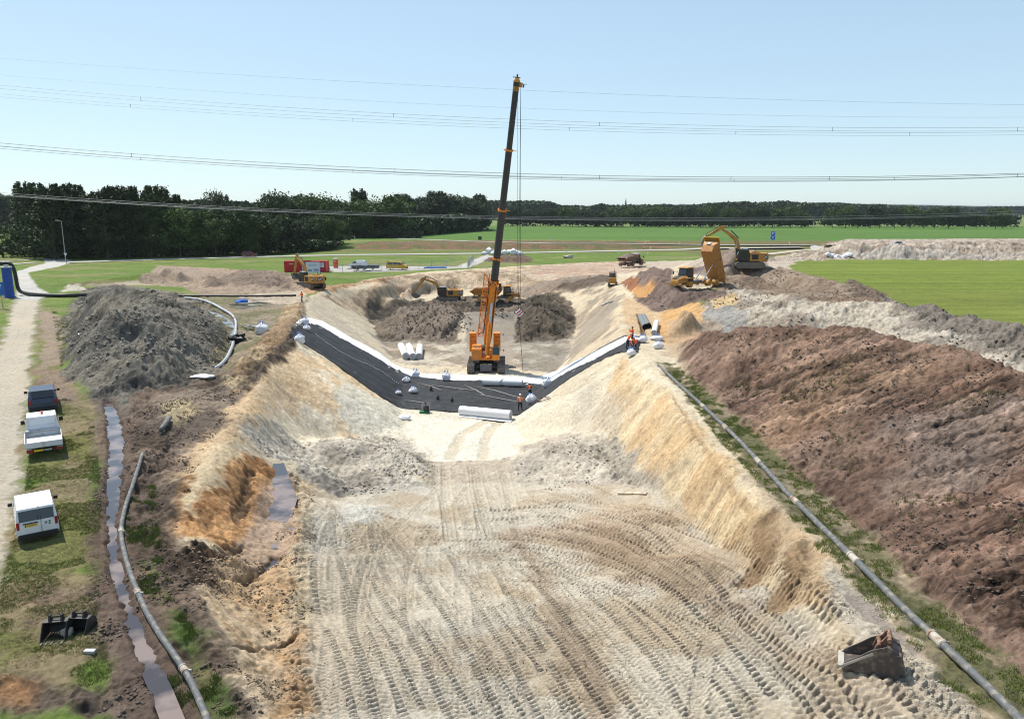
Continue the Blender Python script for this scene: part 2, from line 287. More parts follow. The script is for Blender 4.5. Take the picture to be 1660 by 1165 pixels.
# right bank, shelf
Z([(840, 680), (1010, 590), (1060, 600), (1090, 640), (1000, 740), (900, 712), (845, 740)], (.61, .53, .40), n=1.4, rough=.08, streak=.8)
Z([(1010, 580), (1090, 640), (1230, 800), (1320, 930), (1260, 1000), (1120, 850), (1000, 740), (960, 690)], (.58, .455, .29), n=.8, rough=.2, streak=.7, var=(.52, .37, .21))
Z([(930, 640), (960, 620), (1010, 660), (990, 720), (940, 700)], (.47, .41, .32), f=.8, n=1.8, mix=.7)
Z([(1250, 860), (1290, 850), (1340, 900), (1400, 985), (1320, 1000), (1260, 985), (1290, 910)], (.47, .335, .20), n=.9, rough=.22)
Z([(1335, 905), (1385, 950), (1500, 1060), (1590, 1165), (1440, 1165), (1370, 1060), (1340, 980)], (.48, .42, .33), n=.6, rough=.13)
Z([(1365, 940), (1420, 985), (1500, 1060), (1480, 1070), (1400, 1010), (1360, 970)], (.33, .27, .23), f=.2, n=.4, rough=.04)
Z([(1440, 990), (1480, 1000), (1530, 1050), (1500, 1060)], (.60, .56, .48), f=.2, n=.6, rough=.1)
# grey rubble of the ramp edge and its mounds
Z([(400, 700), (450, 690), (530, 715), (600, 706), (670, 720), (700, 755), (690, 800), (520, 800), (505, 860), (495, 800), (470, 750), (430, 730)], (.52, .465, .38), f=.6, n=1.6, ns=1.6, rough=.3, var=(.38, .335, .275))
Z([(815, 752), (850, 722), (885, 705), (930, 700), (985, 715), (1050, 780), (1000, 800), (830, 790)], (.52, .46, .375), f=.6, n=1.6, ns=1.6, rough=.22, var=(.42, .365, .30))
Z([(695, 748), (830, 744), (830, 790), (690, 790)], (.44, .375, .29), f=.3, n=.5, rough=.15)
Z([(960, 700), (1010, 720), (1060, 790), (1000, 780), (960, 740)], (.40, .35, .28), f=.5, n=1, rough=.45)
# orange slope, trench, berm
Z([(330, 745), (400, 735), (470, 770), (440, 880), (370, 890), (285, 870), (300, 800)], (.50, .28, .13), f=.4, n=.7, rough=.26, streak=1.0, var=(.34, .17, .07))
Z([(360, 720), (400, 735), (345, 790), (300, 830), (300, 800), (330, 745)], (.56, .44, .28), f=.4, n=.9, ns=1.2, rough=.12)
Z([(470, 770), (500, 790), (500, 900), (512, 1165), (430, 1165), (395, 1090), (335, 985), (300, 900), (370, 890), (430, 880)], (.47, .32, .185), f=.3, n=.7, rough=.30, var=(.54, .41, .27))
Z([(415, 790), (470, 780), (480, 840), (468, 905), (420, 930), (370, 905), (400, 850)], (.42, .30, .21), f=.3, n=.6, rough=.2, var=(.33, .22, .14))
Z([(300, 880), (360, 900), (350, 950), (300, 940), (280, 900)], (.10, .07, .05), f=.3, n=.8, ns=1, rough=.5)
Z([(484, 790), (515, 800), (512, 900), (520, 1000), (525, 1165), (490, 1165), (478, 1000), (478, 880)], (.49, .395, .27), f=.25, n=.7, ns=1.2, rough=.35)
Z([(430, 1060), (500, 1010), (525, 1080), (520, 1165), (450, 1165)], (.43, .27, .14), f=.5, n=1, ns=1.5, rough=.25)
# ramp
RAMPP = [(512, 800), (600, 800), (700, 785), (830, 780), (1000, 785), (1060, 795), (1120, 838), (1200, 905), (1260, 985), (1340, 1020), (1400, 1100), (1450, 1165), (1480, 1300), (500, 1300), (512, 1165), (506, 1000), (500, 880)]
Z(RAMPP, RAMP, f=.4, n=.35, rough=.05, var=(.42, .345, .25))
Z([(560, 815), (620, 820), (600, 850), (550, 850)], (.56, .53, .46), f=.5, n=.8, rough=.05)
Z([(980, 795), (1100, 830), (1230, 950), (1400, 1100), (1480, 1165), (1330, 1165), (1200, 1010), (1080, 910), (950, 850)], (.37, .255, .155), f=1.2, n=2.2, ns=3, mix=.5, rough=.08)
Z([(840, 845), (1000, 850), (1180, 960), (1160, 990), (1000, 920), (830, 870)], (.35, .25, .165), f=.8, n=1.8, ns=2.5, mix=.65)
Z([(830, 880), (880, 900), (1010, 1165), (960, 1165), (860, 960)], (.36, .28, .2), f=.3, n=.8, ns=1.5, mix=.7)
Z([(520, 890), (620, 900), (760, 1165), (520, 1165)], (.49, .425, .33), f=1, n=2, ns=3, mix=.7)
# right of the pipe
Z([(15.1, -30), (15.3, 66), (17, 77), (24, 86), (33, 78), (34.5, 66), (34.5, -30)], MAUVE, w=True, f=.4, n=.8, rough=.33, streak=2.6, var=(.175, .108, .078))
Z([(1180, 700), (1290, 600), (1420, 560), (1520, 600), (1340, 680), (1230, 740)], (.31, .20, .125), f=1.5, n=3, ns=4, mix=.6)
Z([(1400, 680), (1660, 640), (1660, 760), (1450, 800)], (.26, .205, .17), f=1.5, n=3, ns=4, mix=.6)
Z([(34.5, -30), (34.5, 66), (33, 78), (24, 88), (24, 98), (31, 108), (46, 112), (53, 95), (53, 60), (54, -30)], (.45, .395, .315), w=True, f=.5, n=.9, rough=.5, streak=1.3, var=(.33, .275, .22))
Z([(40.5, 55), (40.5, 90), (43, 96), (48, 96), (50, 60)], (.21, .18, .15), w=True, f=.8, n=2.2, ns=2, rough=.6, mix=.85)
Z([(1160, 470), (1240, 480), (1340, 490), (1430, 490), (1428, 476), (1340, 452), (1262, 432), (1236, 428), (1170, 440), (1150, 455)], (.33, .255, .185), f=.5, n=1, rough=.3, streak=.9, var=(.24, .17, .12))
Z([(1375, 452), (1440, 480), (1430, 490), (1380, 480)], (.19, .14, .105), f=.6, n=1, rough=.5)
Z([(1080, 500), (1120, 480), (1150, 505), (1135, 545), (1080, 560), (1060, 540)], (.50, .30, .13), f=.4, n=.8, rough=.15, streak=1)
Z([(1135, 510), (1170, 490), (1215, 510), (1180, 540), (1140, 540)], (.35, .33, .30), f=.4, n=.8, rough=.3)
Z([(1150, 480), (1190, 475), (1200, 490), (1160, 500)], (.50, .36, .19), f=.4, n=.8, rough=.2)
Z([(1030, 450), (1060, 432), (1110, 470), (1150, 470), (1180, 480), (1110, 495), (1060, 505), (1025, 485)], (.24, .175, .145), f=.4, n=.7, rough=.4, var=(.17, .12, .1))
Z([(1006, 458), (1025, 446), (1035, 466), (1020, 474)], (.33, .15, .075), f=.3, n=.5, rough=.15)
Z([(1025, 470), (1055, 455), (1065, 462), (1050, 482), (1030, 484)], (.45, .25, .10), f=.3, n=.5, rough=.15)
Z([(1110, 440), (1150, 430), (1195, 398), (1222, 404), (1245, 426), (1238, 432), (1180, 436), (1150, 455)], (.30, .235, .18), f=.4, n=.8, rough=.2, streak=1, var=(.22, .15, .13))
Z([(1085, 520), (1180, 522), (1100, 575), (1070, 575)], (.40, .29, .19), f=.5, n=1, mix=.7)
# verge of grass beside the pipe
Z([(13.5, -20), (15.3, -20), (15.4, 30), (15.3, 50), (14.6, 69), (13.7, 69), (13.3, 50), (13.3, 30)], (.15, .14, .07), w=True, f=.25, n=.8, ns=.9, rough=.16, var=(.30, .24, .16))
# berm behind the left crest
Z([(486, 492), (497, 510), (488, 540), (455, 570), (400, 630), (378, 640), (362, 612), (400, 575), (440, 535), (465, 495)], (.35, .235, .14), f=.4, n=.8, rough=.45, streak=.7, var=(.42, .32, .2))
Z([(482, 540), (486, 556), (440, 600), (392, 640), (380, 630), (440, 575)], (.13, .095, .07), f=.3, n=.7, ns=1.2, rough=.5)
# distant heaps, small heap
Z([(1240, 424), (1330, 400), (1372, 388), (1900, 385), (1900, 424), (1400, 421)], (.42, .355, .285), f=1, n=2, rough=1.1, streak=.8, var=(.34, .27, .21))
Z([(1340, 412), (1660, 412), (1660, 422), (1340, 420)], (.42, .38, .33), f=1, n=3, mix=.6)
Z([(780, 424), (800, 415), (850, 413), (866, 422), (850, 426)], (.17, .115, .085), f=.5, n=1, rough=.6)
Z([(600, 436), (640, 440), (760, 434), (800, 418), (790, 412), (740, 432), (620, 431), (560, 431), (540, 436)], (.42, .40, .37), f=.5, n=.5)
Z([(525, 432), (600, 430), (660, 438), (620, 441), (540, 441)], (.40, .385, .36), f=.4, n=.4)
# ditches and ruts cut into the ground
def ribbon(pts, hw, z0=None):
    q = [np.array(hit(*p)) for p in pts]; l = []; r = []
    for i, p in enumerate(q):
        d = q[min(i + 1, len(q) - 1)] - q[max(i - 1, 0)]; d = d / np.linalg.norm(d); nn = np.array((-d[1], d[0]))
        h = hw[i] if isinstance(hw, (list, tuple)) else hw
        l.append(p + nn * h); r.append(p - nn * h)
    return [tuple(a) for a in l + r[::-1]]
DITCH = [(172, 645), (184, 680), (190, 720), (186, 760), (183, 800), (180, 850), (184, 900), (200, 960), (222, 1020), (245, 1080), (262, 1120), (285, 1180), (305, 1240)]
Z(ribbon(DITCH, .8), (.15, .105, .08), f=.4, n=.4, rough=.1, ns=1, w=True, mix=.85)
Z(ribbon(DITCH, [.25, .42, .42, .34, .26, .18, .18, .22, .25, .25, .25, .25, .25]), (.12, .09, .07), f=.22, n=.22, ns=.8, w=True, carve=-.36, rough=.05)
DITCH2 = [(318, 492), (350, 506), (372, 522), (374, 545), (362, 570), (350, 592)]
Z(ribbon(DITCH2, .9), (.22, .19, .12), f=.4, n=.4, w=True, carve=-.4)
for pts in ([(1240, 832), (1252, 868), (1236, 905), (1208, 950)], [(1296, 880), (1298, 915), (1278, 950), (1256, 988)]):
    Z(ribbon(pts, .55), (.33, .215, .12), f=.25, n=.25, ns=.8, w=True, carve=-.28, mix=.9)
    Z(ribbon([(x + 22, y) for x, y in pts], .4), (.42, .31, .19), f=.2, n=.2, ns=.8, w=True, carve=-.12, mix=.6)
Z(ribbon([(1090, 640), (1150, 740), (1215, 830)], .1), (.36, .24, .13), f=.1, n=.15, ns=.8, w=True, carve=-.12, mix=.7)
for pts in ([(812, 680), (790, 705), (782, 745)], [(795, 678), (748, 705), (728, 745)]):
    Z(ribbon(pts, .5), (.52, .45, .34), f=.25, n=.3, ns=.8, w=True, carve=-.12, mix=.8)
for pts in ([(405, 760), (398, 800), (380, 850)], [(300, 450 + 450), (350, 905), (395, 885)], [(450, 905), (400, 945), (345, 935)]):
    Z(ribbon(pts, .22), (.16, .10, .06), f=.15, n=.35, ns=.7, w=True, carve=-.3, mix=.8)
Z(ribbon([(385, 1052), (430, 1048), (480, 1030)], .16), (.2, .13, .08), f=.12, n=.2, ns=.7, w=True, carve=-.3, mix=.8)
Z(ribbon([(893, 700 - 160), (900, 560), (905, 585)], .3), (.2, .15, .11), f=.3, n=.4, w=True, mix=.5)
Z(ribbon([(1035, 508), (1041, 528), (1044, 545)], .25), (.2, .12, .06), f=.15, n=.1, w=True, carve=-.4)
Z(ribbon([(300, 455 + 220), (296, 690), (262, 745), (218, 800)], .35), (.12, .09, .07), f=.3, n=.6, ns=1, w=True, carve=-.25, mix=.8)

ROAD1 = [(112, 425.5), (250, 421), (400, 417), (560, 413.5), (800, 411), (1000, 407), (1140, 404), (1300, 402.5)]; ROAD2 = [(640, 387), (760, 391.5), (900, 395), (1150, 397.5), (1320, 398.5), (1350, 399)]
for rp_, rw_ in ((ROAD1, 5.5), (ROAD2, 5)): Z(ribbon(rp_, rw_), (.15, .14, .05), f=2, n=.3, w=True, rough=0.0, mix=.3)
def seg_sd(P, x, y):
    n = len(P); d2 = np.full(x.shape, 1e9); ins = np.zeros(x.shape, bool)
    for i in range(n):
        ax, ay = P[i]; bx, by = P[(i + 1) % n]; ex, ey = bx - ax, by - ay
        t = np.clip(((x - ax) * ex + (y - ay) * ey) / (ex * ex + ey * ey + 1e-9), 0, 1)
        d2 = np.minimum(d2, (x - ax - t * ex) ** 2 + (y - ay - t * ey) ** 2)
        c = (ay > y) != (by > y)
        if abs(ey) > 1e-12: ins ^= c & (x < ex * (y - ay) / ey + ax)
    d = np.sqrt(d2); return np.where(ins, -d, d)

# ---------------------------------------------------------------- wheel tracks
TR = []
def cr(q, step=.25):
    q = [np.array(p, float) for p in q]; q = [2 * q[0] - q[1]] + q + [2 * q[-1] - q[-2]]; out = []
    for i in range(1, len(q) - 2):
        a, b, c, d = q[i - 1:i + 3]; n = max(2, int(np.linalg.norm(c - b) / step))
        for k in range(n):
            t = k / n; out.append(.5 * ((2 * b) + (c - a) * t + (2 * a - 5 * b + 4 * c - d) * t * t + (3 * b - a - 3 * c + d) * t ** 3))
    out.append(q[-2]); return np.array(out)
def track(pts, depth=.05, gauge=1.05, wd=.62, pitch=.27, lug=.045, kind=1):
    c = cr([hit(*p) for p in pts], 1.2); d = np.gradient(c, axis=0); d /= np.linalg.norm(d, axis=1)[:, None]
    n = np.stack([-d[:, 1], d[:, 0]], 1)
    for s in ((-1, 1) if gauge else (0,)): TR.append((c + n * s * gauge, depth, wd, pitch, lug, kind))
def tracks_all():
    track([(560, 1200), (535, 1050), (526, 950), (540, 870), (590, 825), (650, 800)], .03)
    track([(655, 1200), (600, 1050), (556, 960), (560, 890), (600, 850), (680, 815)], .03)
    track([(740, 1200), (670, 1060), (610, 960), (580, 890), (575, 830)], .04)
    track([(820, 1200), (740, 1060), (670, 975), (620, 905), (590, 850), (560, 815)], .03)
    track([(900, 1200), (810, 1050), (735, 950), (690, 890), (640, 850), (590, 838)], .05)
    track([(690, 1200), (650, 1080), (620, 1000), (640, 900), (700, 830), (745, 780)], .03)
    track([(960, 1200), (880, 1060), (800, 950), (762, 885), (748, 810), (742, 750)], .06)
    track([(1030, 1200), (940, 1060), (860, 950), (815, 880), (800, 800), (790, 750)], .05)
    track([(1130, 1200), (1020, 1060), (930, 960), (850, 900), (770, 870), (640, 860)], .05)
    track([(1200, 1200), (1110, 1060), (1010, 970), (930, 915), (840, 885), (700, 890)], .04)
    track([(1420, 1165), (1320, 1075), (1200, 1010), (1060, 960), (930, 935), (800, 930)], .03)
    track([(860, 830), (950, 822), (1040, 838), (1110, 880)], .05)
    track([(850, 800), (930, 775), (1010, 790), (1060, 830), (1120, 880)], .03)
    track([(540, 790), (600, 760), (650, 765), (690, 800)], .02)
    track([(1290, 1200), (1210, 1090), (1110, 1000), (1010, 940), (900, 905), (790, 895)], .06, lug=.06)
    track([(1375, 1200), (1285, 1080), (1190, 990), (1090, 920), (970, 875), (840, 855)], .09, lug=.07, pitch=.33, wd=.7)
    track([(1470, 1200), (1370, 1085), (1265, 990), (1160, 905), (1040, 850), (900, 830), (760, 840)], .09, lug=.07, pitch=.33, wd=.7)
    track([(1560, 1200), (1450, 1110), (1340, 1030), (1230, 950), (1130, 880), (1030, 830), (900, 800)], .06, lug=.06, pitch=.33, wd=.7)
    track([(1120, 1200), (1132, 1120), (1142, 1060), (1150, 1030)], .05, gauge=0, wd=.45, pitch=.12, lug=.03, kind=0)
    track([(716, 795), (722, 830), (730, 880)], .08, gauge=.0, wd=.6, lug=.05); track([(775, 790), (785, 830), (800, 880)], .08, gauge=.0, wd=.6, lug=.05)
    track([(455, 1060), (490, 1100), (515, 1165)], .05, gauge=0, wd=.6, lug=.05)
    track([(120, 935), (100, 990), (70, 1060)], .02, gauge=.8, wd=.4, lug=.03); track([(150, 1000), (120, 960), (100, 900)], .02, gauge=.8, wd=.4, lug=.03)
    rr = random.Random(12)
    def bez(a, b, c, n=6): return [((1 - t) ** 2 * a[0] + 2 * t * (1 - t) * b[0] + t * t * c[0], (1 - t) ** 2 * a[1] + 2 * t * (1 - t) * b[1] + t * t * c[1]) for t in (i / n for i in range(n + 1))]
    first = len(TR)
    for i in range(15):
        t = i / 14; x0 = 535 + 480 * t; track(bez((x0 + rr.uniform(-25, 25), 1210), (560 + 230 * t + rr.uniform(-25, 25), 960), (565 + 70 * t + rr.uniform(-12, 12), 812 + rr.uniform(0, 50))), rr.uniform(.01, .03), rr.choice((.9, 1.05, 1.2)), rr.uniform(.45, .6), rr.uniform(.2, .26), .02)
    for i in range(12):
        t = i / 11; x0 = 700 + 560 * t; track(bez((x0 + rr.uniform(-25, 25), 1210), (740 + 190 * t + rr.uniform(-25, 25), 930), (735 + 90 * t + rr.uniform(-15, 15), 760 + rr.uniform(0, 70))), rr.uniform(.01, .04), rr.choice((.9, 1.05, 1.2)), rr.uniform(.45, .6), rr.uniform(.2, .26), .024)
    for i in range(9):
        t = i / 8; track(bez((1190 + 350 * t, 1200), (1130 + 120 * t, 930 - 60 * t), (790 + 60 * rr.random(), 905 - 110 * t)), rr.uniform(.02, .05), rr.choice((.9, 1.05)), rr.uniform(.5, .65), rr.uniform(.22, .3), .045)
    new = TR[first:]; del TR[first:]; TR[0:0] = new
tracks_all()
def apply_tracks(X, Y, h, C):
    for q, depth, wd, pitch, lug, kind in TR:
        m = (X > q[:, 0].min() - 1) & (X < q[:, 0].max() + 1) & (Y > q[:, 1].min() - 1) & (Y < q[:, 1].max() + 1)
        idx = np.nonzero(m)[0]
        if len(idx) == 0: continue
        x = X[idx]; y = Y[idx]; bd = np.full(x.shape, 9.0); bs = np.zeros(x.shape); bt = np.zeros(x.shape); s0 = 0
        for a, b in zip(q[:-1], q[1:]):
            e = b - a; ln = np.linalg.norm(e)
            near = (np.abs(x - (a[0] + b[0]) / 2) < ln / 2 + 1.1) & (np.abs(y - (a[1] + b[1]) / 2) < ln / 2 + 1.1)
            k = np.nonzero(near)[0]
            if len(k):
                t = np.clip(((x[k] - a[0]) * e[0] + (y[k] - a[1]) * e[1]) / ln ** 2, 0, 1)
                dx = x[k] - a[0] - t * e[0]; dy = y[k] - a[1] - t * e[1]; d = np.hypot(dx, dy)
                up = d < bd[k]; kk = k[up]
                bd[kk] = d[up]; bs[kk] = s0 + t[up] * ln; bt[kk] = np.sign(e[0] * dy - e[1] * dx)[up] * d[up]
            s0 += ln
        ends = sstep(0, 1.5, bs) * (1 - sstep(s0 - 1.5, s0, bs))
        wear = sstep(.08, .36, fbm(x, y, 1.7, seed=21, oct=2)) * ends
        k = bd < wd / 2 + .3
        wob = (fbm(x, y, .5, seed=5, oct=2) - .5) * .12
        p = (bs + wob + (.55 * np.abs(bt) if kind else 0) + (0.5 * pitch * (bt > 0) if kind else 0)) / pitch
        fr = p - np.floor(p); lg = sstep(0, .22, fr) * (1 - sstep(.5, .75, fr))
        ins = 1 - sstep(wd / 2 - .06, wd / 2 + .03, bd)
        grv = 1 - .6 * np.exp(-(bt / .05) ** 2) * kind
        dh = ins * wear * (-depth - lug * .8 + lug * 2.3 * lg * grv) + wear * (depth * .6 + .012) * np.exp(-((bd - wd / 2 - .1) / .07) ** 2)
        keep = 1 - ins * wear * .75
        h['trk'][idx] = h['trk'][idx] * keep + dh
        C[idx] *= (1 + ins * wear * (lg * .22 - .15))[:, None]

def terrain(X, Y, colour=True):
    X = np.asarray(X, float).ravel(); Y = np.asarray(Y, float).ravel()
    h = H0(X, Y); N = len(X)
    d = np.hypot(X, Y)
    C = np.empty((N, 3)); g = fbm(X, Y, 9, seed=1, oct=5)[:, None]; g2 = fbm(X, Y, 1.2, seed=2, oct=3)[:, None]
    C[:] = np.array(GRND) * (1 - g) * 1.5 + np.array((.13, .17, .035)) * g * 1.1
    C = C * (.75 + .5 * g2)
    dry = sstep(.52, .66, fbm(X, Y, 14, 5, seed=9, oct=4))[:, None]; C = C * (1 - dry * .6) + np.array(DRY) * dry * .6
    rough = np.full(N, .07); streak = np.zeros(N); carve = np.zeros(N)
    vn = fbm(X, Y, 3.2, seed=14, oct=6, gain=.62)
    for P, col, f, n, ns, ro, st, cv, mix, var in ZONES:
        mg = f + n + .1
        idx = np.nonzero((X > P[:, 0].min() - mg) & (X < P[:, 0].max() + mg) & (Y > P[:, 1].min() - mg) & (Y < P[:, 1].max() + mg))[0]
        if len(idx) == 0: continue
        x = X[idx]; y = Y[idx]; sd = seg_sd(P, x, y)
        k = sd < mg; idx = idx[k]; sd = sd[k]; x = x[k]; y = y[k]
        if len(idx) == 0: continue
        m = sstep(-f, f, -sd + (fbm(x, y, ns, seed=31, oct=4, gain=.6) - .5) * 2.2 * n)
        if cv: carve[idx] += cv * m
        c = np.repeat(col[None, :], len(idx), 0)
        if var is not None:
            vm = sstep(.42, .62, vn[idx])[:, None]; c = c * (1 - vm) + np.array(var) * vm
        mm = (m * mix)[:, None]; C[idx] = C[idx] * (1 - mm) + c * mm
        if ro is not None: rough[idx] = rough[idx] * (1 - m) + ro * m
        if st is not None: streak[idx] = streak[idx] * (1 - m) + st * m
        elif ro is not None: streak[idx] *= (1 - m)
    C *= np.where((C[:, 0] > C[:, 1]) & (C[:, 0] < .40), .84, 1)[:, None]
    gx = bil(GXG, X, Y); gy = bil(GYG, X, Y); sl = np.hypot(gx, gy); out = (X > 178) | (Y > 318) | (X < -148)
    sl = np.where(out, 0, sl); wgt = gx * gx / (sl * sl + 1e-6)
    w = wgt[:]
    sw = X * .35                                        # rills bend a little
    bend = 1.1 * fbm(X, Y, 3, seed=8, oct=3); s1 = fbms(X, Y + bend, 3, .5, seed=41, oct=5, gain=.7); s2 = fbms(X + bend, Y, .5, 3, seed=43, oct=5, gain=.7)
    s = (s1 * w + s2 * (1 - w)) - .5
    sa = streak * sstep(.12, .45, sl)
    a = fbm(X, Y, 2.6, seed=51, oct=2) - .5; b = fbm(X, Y, .9, seed=52, oct=3) - .5; c = fbm(X, Y, .28, seed=53, oct=2) - .5
    rid = 1 - np.abs(2 * fbm(X, Y, 1.6, seed=54, oct=4, gain=.6) - 1)
    dh = rough * (a * 1.15 + b * .9 + c * np.clip(60 / (d + 1), .3, 1) * .8 + (rid - .75) * 1.4) + sa * s * .17 + carve
    lm = d < 190; li = np.nonzero(lm)[0]; lx, ly = X[li], Y[li]; msk = sstep(.34, .62, fbm(lx, ly, 2.2, seed=91, oct=3)) * rough[li]
    for sc, am in ((1.1, .34), (.45, .34), (.2, .2)):
        wd_, wr_ = worley(lx + .3 * sc * vnoise(lx / sc * 3, ly / sc * 3), ly, sc, seed=int(sc * 100)); dome = np.clip(1 - (wd_ / (.25 + .5 * wr_)) ** 2, 0, 1) * (wr_ > .35)
        dh[li] += am * sc / .45 * .45 * dome * msk * 1.25; C[li] *= (1 + (dome * .30 * (wr_ - .75) - .06 * (wd_ > .62)) * np.clip(msk * 6, 0, 1))[:, None]
    rows_ = fbms(X, Y, 90, 1.6, seed=77, oct=3) - .5; fld = ((X > 54) | (Y > 350)) & (Y > 20); C *= np.where(fld, 1 + rows_ * .45, 1)[:, None]
    dh = np.where(d > 330, dh * np.clip(1 - (d - 330) / 100, 0, 1), dh)
    H = {'trk': np.zeros(N)}
    C *= (1 + (a * .25 + b * .35 + c * .25) * np.clip(rough * 5, .35, 1))[:, None]
    C *= (1 + np.where(sa > 1.2, sa * .9, sa * .6) * s * (.3 + 1.4 * sstep(.35, .65, fbm(X, Y, 5, seed=44, oct=3))))[:, None]
    tint = fbm(X, Y, 6, seed=61, oct=3) - .5
    C *= 1 + tint[:, None] * np.array((.18, .12, .02))
    crust = sstep(.62, .78, fbm(X, Y, .8, seed=62, oct=4, gain=.6)) * np.clip(rough * 2.2, 0, .8)
    C = C * (1 - crust[:, None] * .5)                   # damp dark clods
    near = (np.abs(X) < 40) & (Y < 90) & (Y > 5)
    if near.any():
        ii = np.nonzero(near)[0]; hh = {'trk': np.zeros(len(ii))}; Cn = C[ii]
        apply_tracks(X[ii], Y[ii], hh, Cn); H['trk'][ii] = hh['trk']; C[ii] = Cn
    return h + dh + H['trk'], np.clip(C, 0.004, .9), np.clip(rough * 3.2, .12, 1)
def gz(x, y):
    return float(terrain([x], [y])[0][0])

def make_ground():
    rows = [-40 + 3.0 * i for i in range(18)]; y = 14.0
    while y < 19: rows.append(y); y += .5
    y = 19.0
    while y < 330: rows.append(y); y += .036 * (y / 20) ** 1.2
    while y < 12000: rows.append(y); y *= 1.03
    rows = np.array(rows)
    u = np.concatenate([-np.geomspace(14, .78, 36)[:-1], np.linspace(-.78, .78, 1180), np.geomspace(.78, 14, 36)[1:]])
    wv = np.maximum(rows, 18)
    X = (u[None, :] * wv[:, None]); Y = np.repeat(rows[:, None], len(u), 1)
    nr, nc = X.shape; x = X.ravel(); yy = Y.ravel()
    z, C, AL = terrain(x, yy)
    me = bpy.data.meshes.new("ground"); n = nr * nc
    me.vertices.add(n); co = np.stack([x, yy, z], 1).astype(np.float32); me.vertices.foreach_set("co", co.ravel())
    i = np.arange(n).reshape(nr, nc); q = np.stack([i[:-1, :-1], i[:-1, 1:], i[1:, 1:], i[1:, :-1]], -1).reshape(-1, 4)
    me.loops.add(q.size); me.loops.foreach_set("vertex_index", q.ravel().astype(np.int32))
    me.polygons.add(len(q)); me.polygons.foreach_set("loop_start", np.arange(0, q.size, 4, dtype=np.int32))
    me.update(calc_edges=True); me.polygons.foreach_set("use_smooth", np.ones(len(q), bool))
    at_ = me.color_attributes.new("soil", 'FLOAT_COLOR', 'POINT')
    at_.data.foreach_set("color", np.concatenate([C, AL[:, None]], 1).astype(np.float32).ravel())
    o = bpy.data.objects.new("ground", me); COL.objects.link(o); o["kind"] = "structure"
    m = bpy.data.materials.new("soil"); m.use_nodes = True; nt = m.node_tree; bs = nt.nodes["Principled BSDF"]
    A = nt.nodes.new("ShaderNodeAttribute"); A.attribute_name = "soil"
    g = nt.nodes.new("ShaderNodeNewGeometry")
    nz = nt.nodes.new("ShaderNodeTexNoise"); nz.inputs["Scale"].default_value = 4.5; nz.inputs["Detail"].default_value = 8; nz.inputs["Roughness"].default_value = .75
    nt.links.new(g.outputs["Position"], nz.inputs["Vector"])
    mr = nt.nodes.new("ShaderNodeMapRange"); mr.inputs[1].default_value = .3; mr.inputs[2].default_value = .7; mr.inputs[3].default_value = .62; mr.inputs[4].default_value = 1.28
    nt.links.new(nz.outputs["Fac"], mr.inputs[0])
    n2 = nt.nodes.new("ShaderNodeTexNoise"); n2.inputs["Scale"].default_value = 2.2; n2.inputs["Detail"].default_value = 9; n2.inputs["Roughness"].default_value = .82; nt.links.new(g.outputs["Position"], n2.inputs["Vector"])
    m2 = nt.nodes.new("ShaderNodeMapRange"); m2.inputs[1].default_value = .40; m2.inputs[2].default_value = .50; m2.inputs[3].default_value = .58; m2.inputs[4].default_value = 1.0; nt.links.new(n2.outputs["Fac"], m2.inputs[0])
    mm = nt.nodes.new("ShaderNodeMath"); mm.operation = 'MULTIPLY'; mxx = nt.nodes.new("ShaderNodeMix"); mxx.inputs[2].default_value = 1; nt.links.new(A.outputs["Alpha"], mxx.inputs[0]); nt.links.new(m2.outputs[0], mxx.inputs[3]); nt.links.new(mr.outputs[0], mm.inputs[0]); nt.links.new(mxx.outputs[0], mm.inputs[1])
    vm = nt.nodes.new("ShaderNodeVectorMath"); vm.operation = 'SCALE'
    nt.links.new(A.outputs["Color"], vm.inputs[0]); nt.links.new(mm.outputs[0], vm.inputs["Scale"]); nt.links.new(vm.outputs[0], bs.inputs["Base Color"])
    bp = nt.nodes.new("ShaderNodeBump"); bp.inputs["Strength"].default_value = .9; bp.inputs["Distance"].default_value = .13
    nt.links.new(nz.outputs["Fac"], bp.inputs["Height"]); nt.links.new(bp.outputs[0], bs.inputs["Normal"])
    bs.inputs["Roughness"].default_value = .95; bs.inputs["Specular IOR Level"].default_value = .15
    me.materials.append(m); return o
GROUND = make_ground()
# ---------------------------------------------------------------- materials
MATS = {}
def M(name, col, rough=.6, metal=0, spec=.4, var=.12, scale=3.0, dirt=None, bump=0, alpha=1, trans=0):
    if name in MATS: return MATS[name]
    m = bpy.data.materials.new(name); m.use_nodes = True; nt = m.node_tree; b = nt.nodes["Principled BSDF"]; MATS[name] = m
    b.inputs["Roughness"].default_value = rough; b.inputs["Metallic"].default_value = metal; b.inputs["Specular IOR Level"].default_value = spec
    tc = nt.nodes.new("ShaderNodeTexCoord"); n = nt.nodes.new("ShaderNodeTexNoise"); n.inputs["Scale"].default_value = scale; n.inputs["Detail"].default_value = 6
    nt.links.new(tc.outputs["Object"], n.inputs["Vector"])
    r = nt.nodes.new("ShaderNodeValToRGB"); e = r.color_ramp.elements
    d = dirt or tuple(c * (1 - 2 * var) for c in col)
    e[0].position = .36; e[0].color = (*(d if dirt else d), 1); e[1].position = .58 if dirt is None else .5; e[1].color = (*col, 1)
    nt.links.new(n.outputs["Fac"], r.inputs[0]); nt.links.new(r.outputs[0], b.inputs["Base Color"])
    if bump:
        bp = nt.nodes.new("ShaderNodeBump"); bp.inputs["Strength"].default_value = bump; bp.inputs["Distance"].default_value = .05
        nt.links.new(n.outputs["Fac"], bp.inputs["Height"]); nt.links.new(bp.outputs[0], b.inputs["Normal"])
    if trans: b.inputs["Transmission Weight"].default_value = trans
    return m
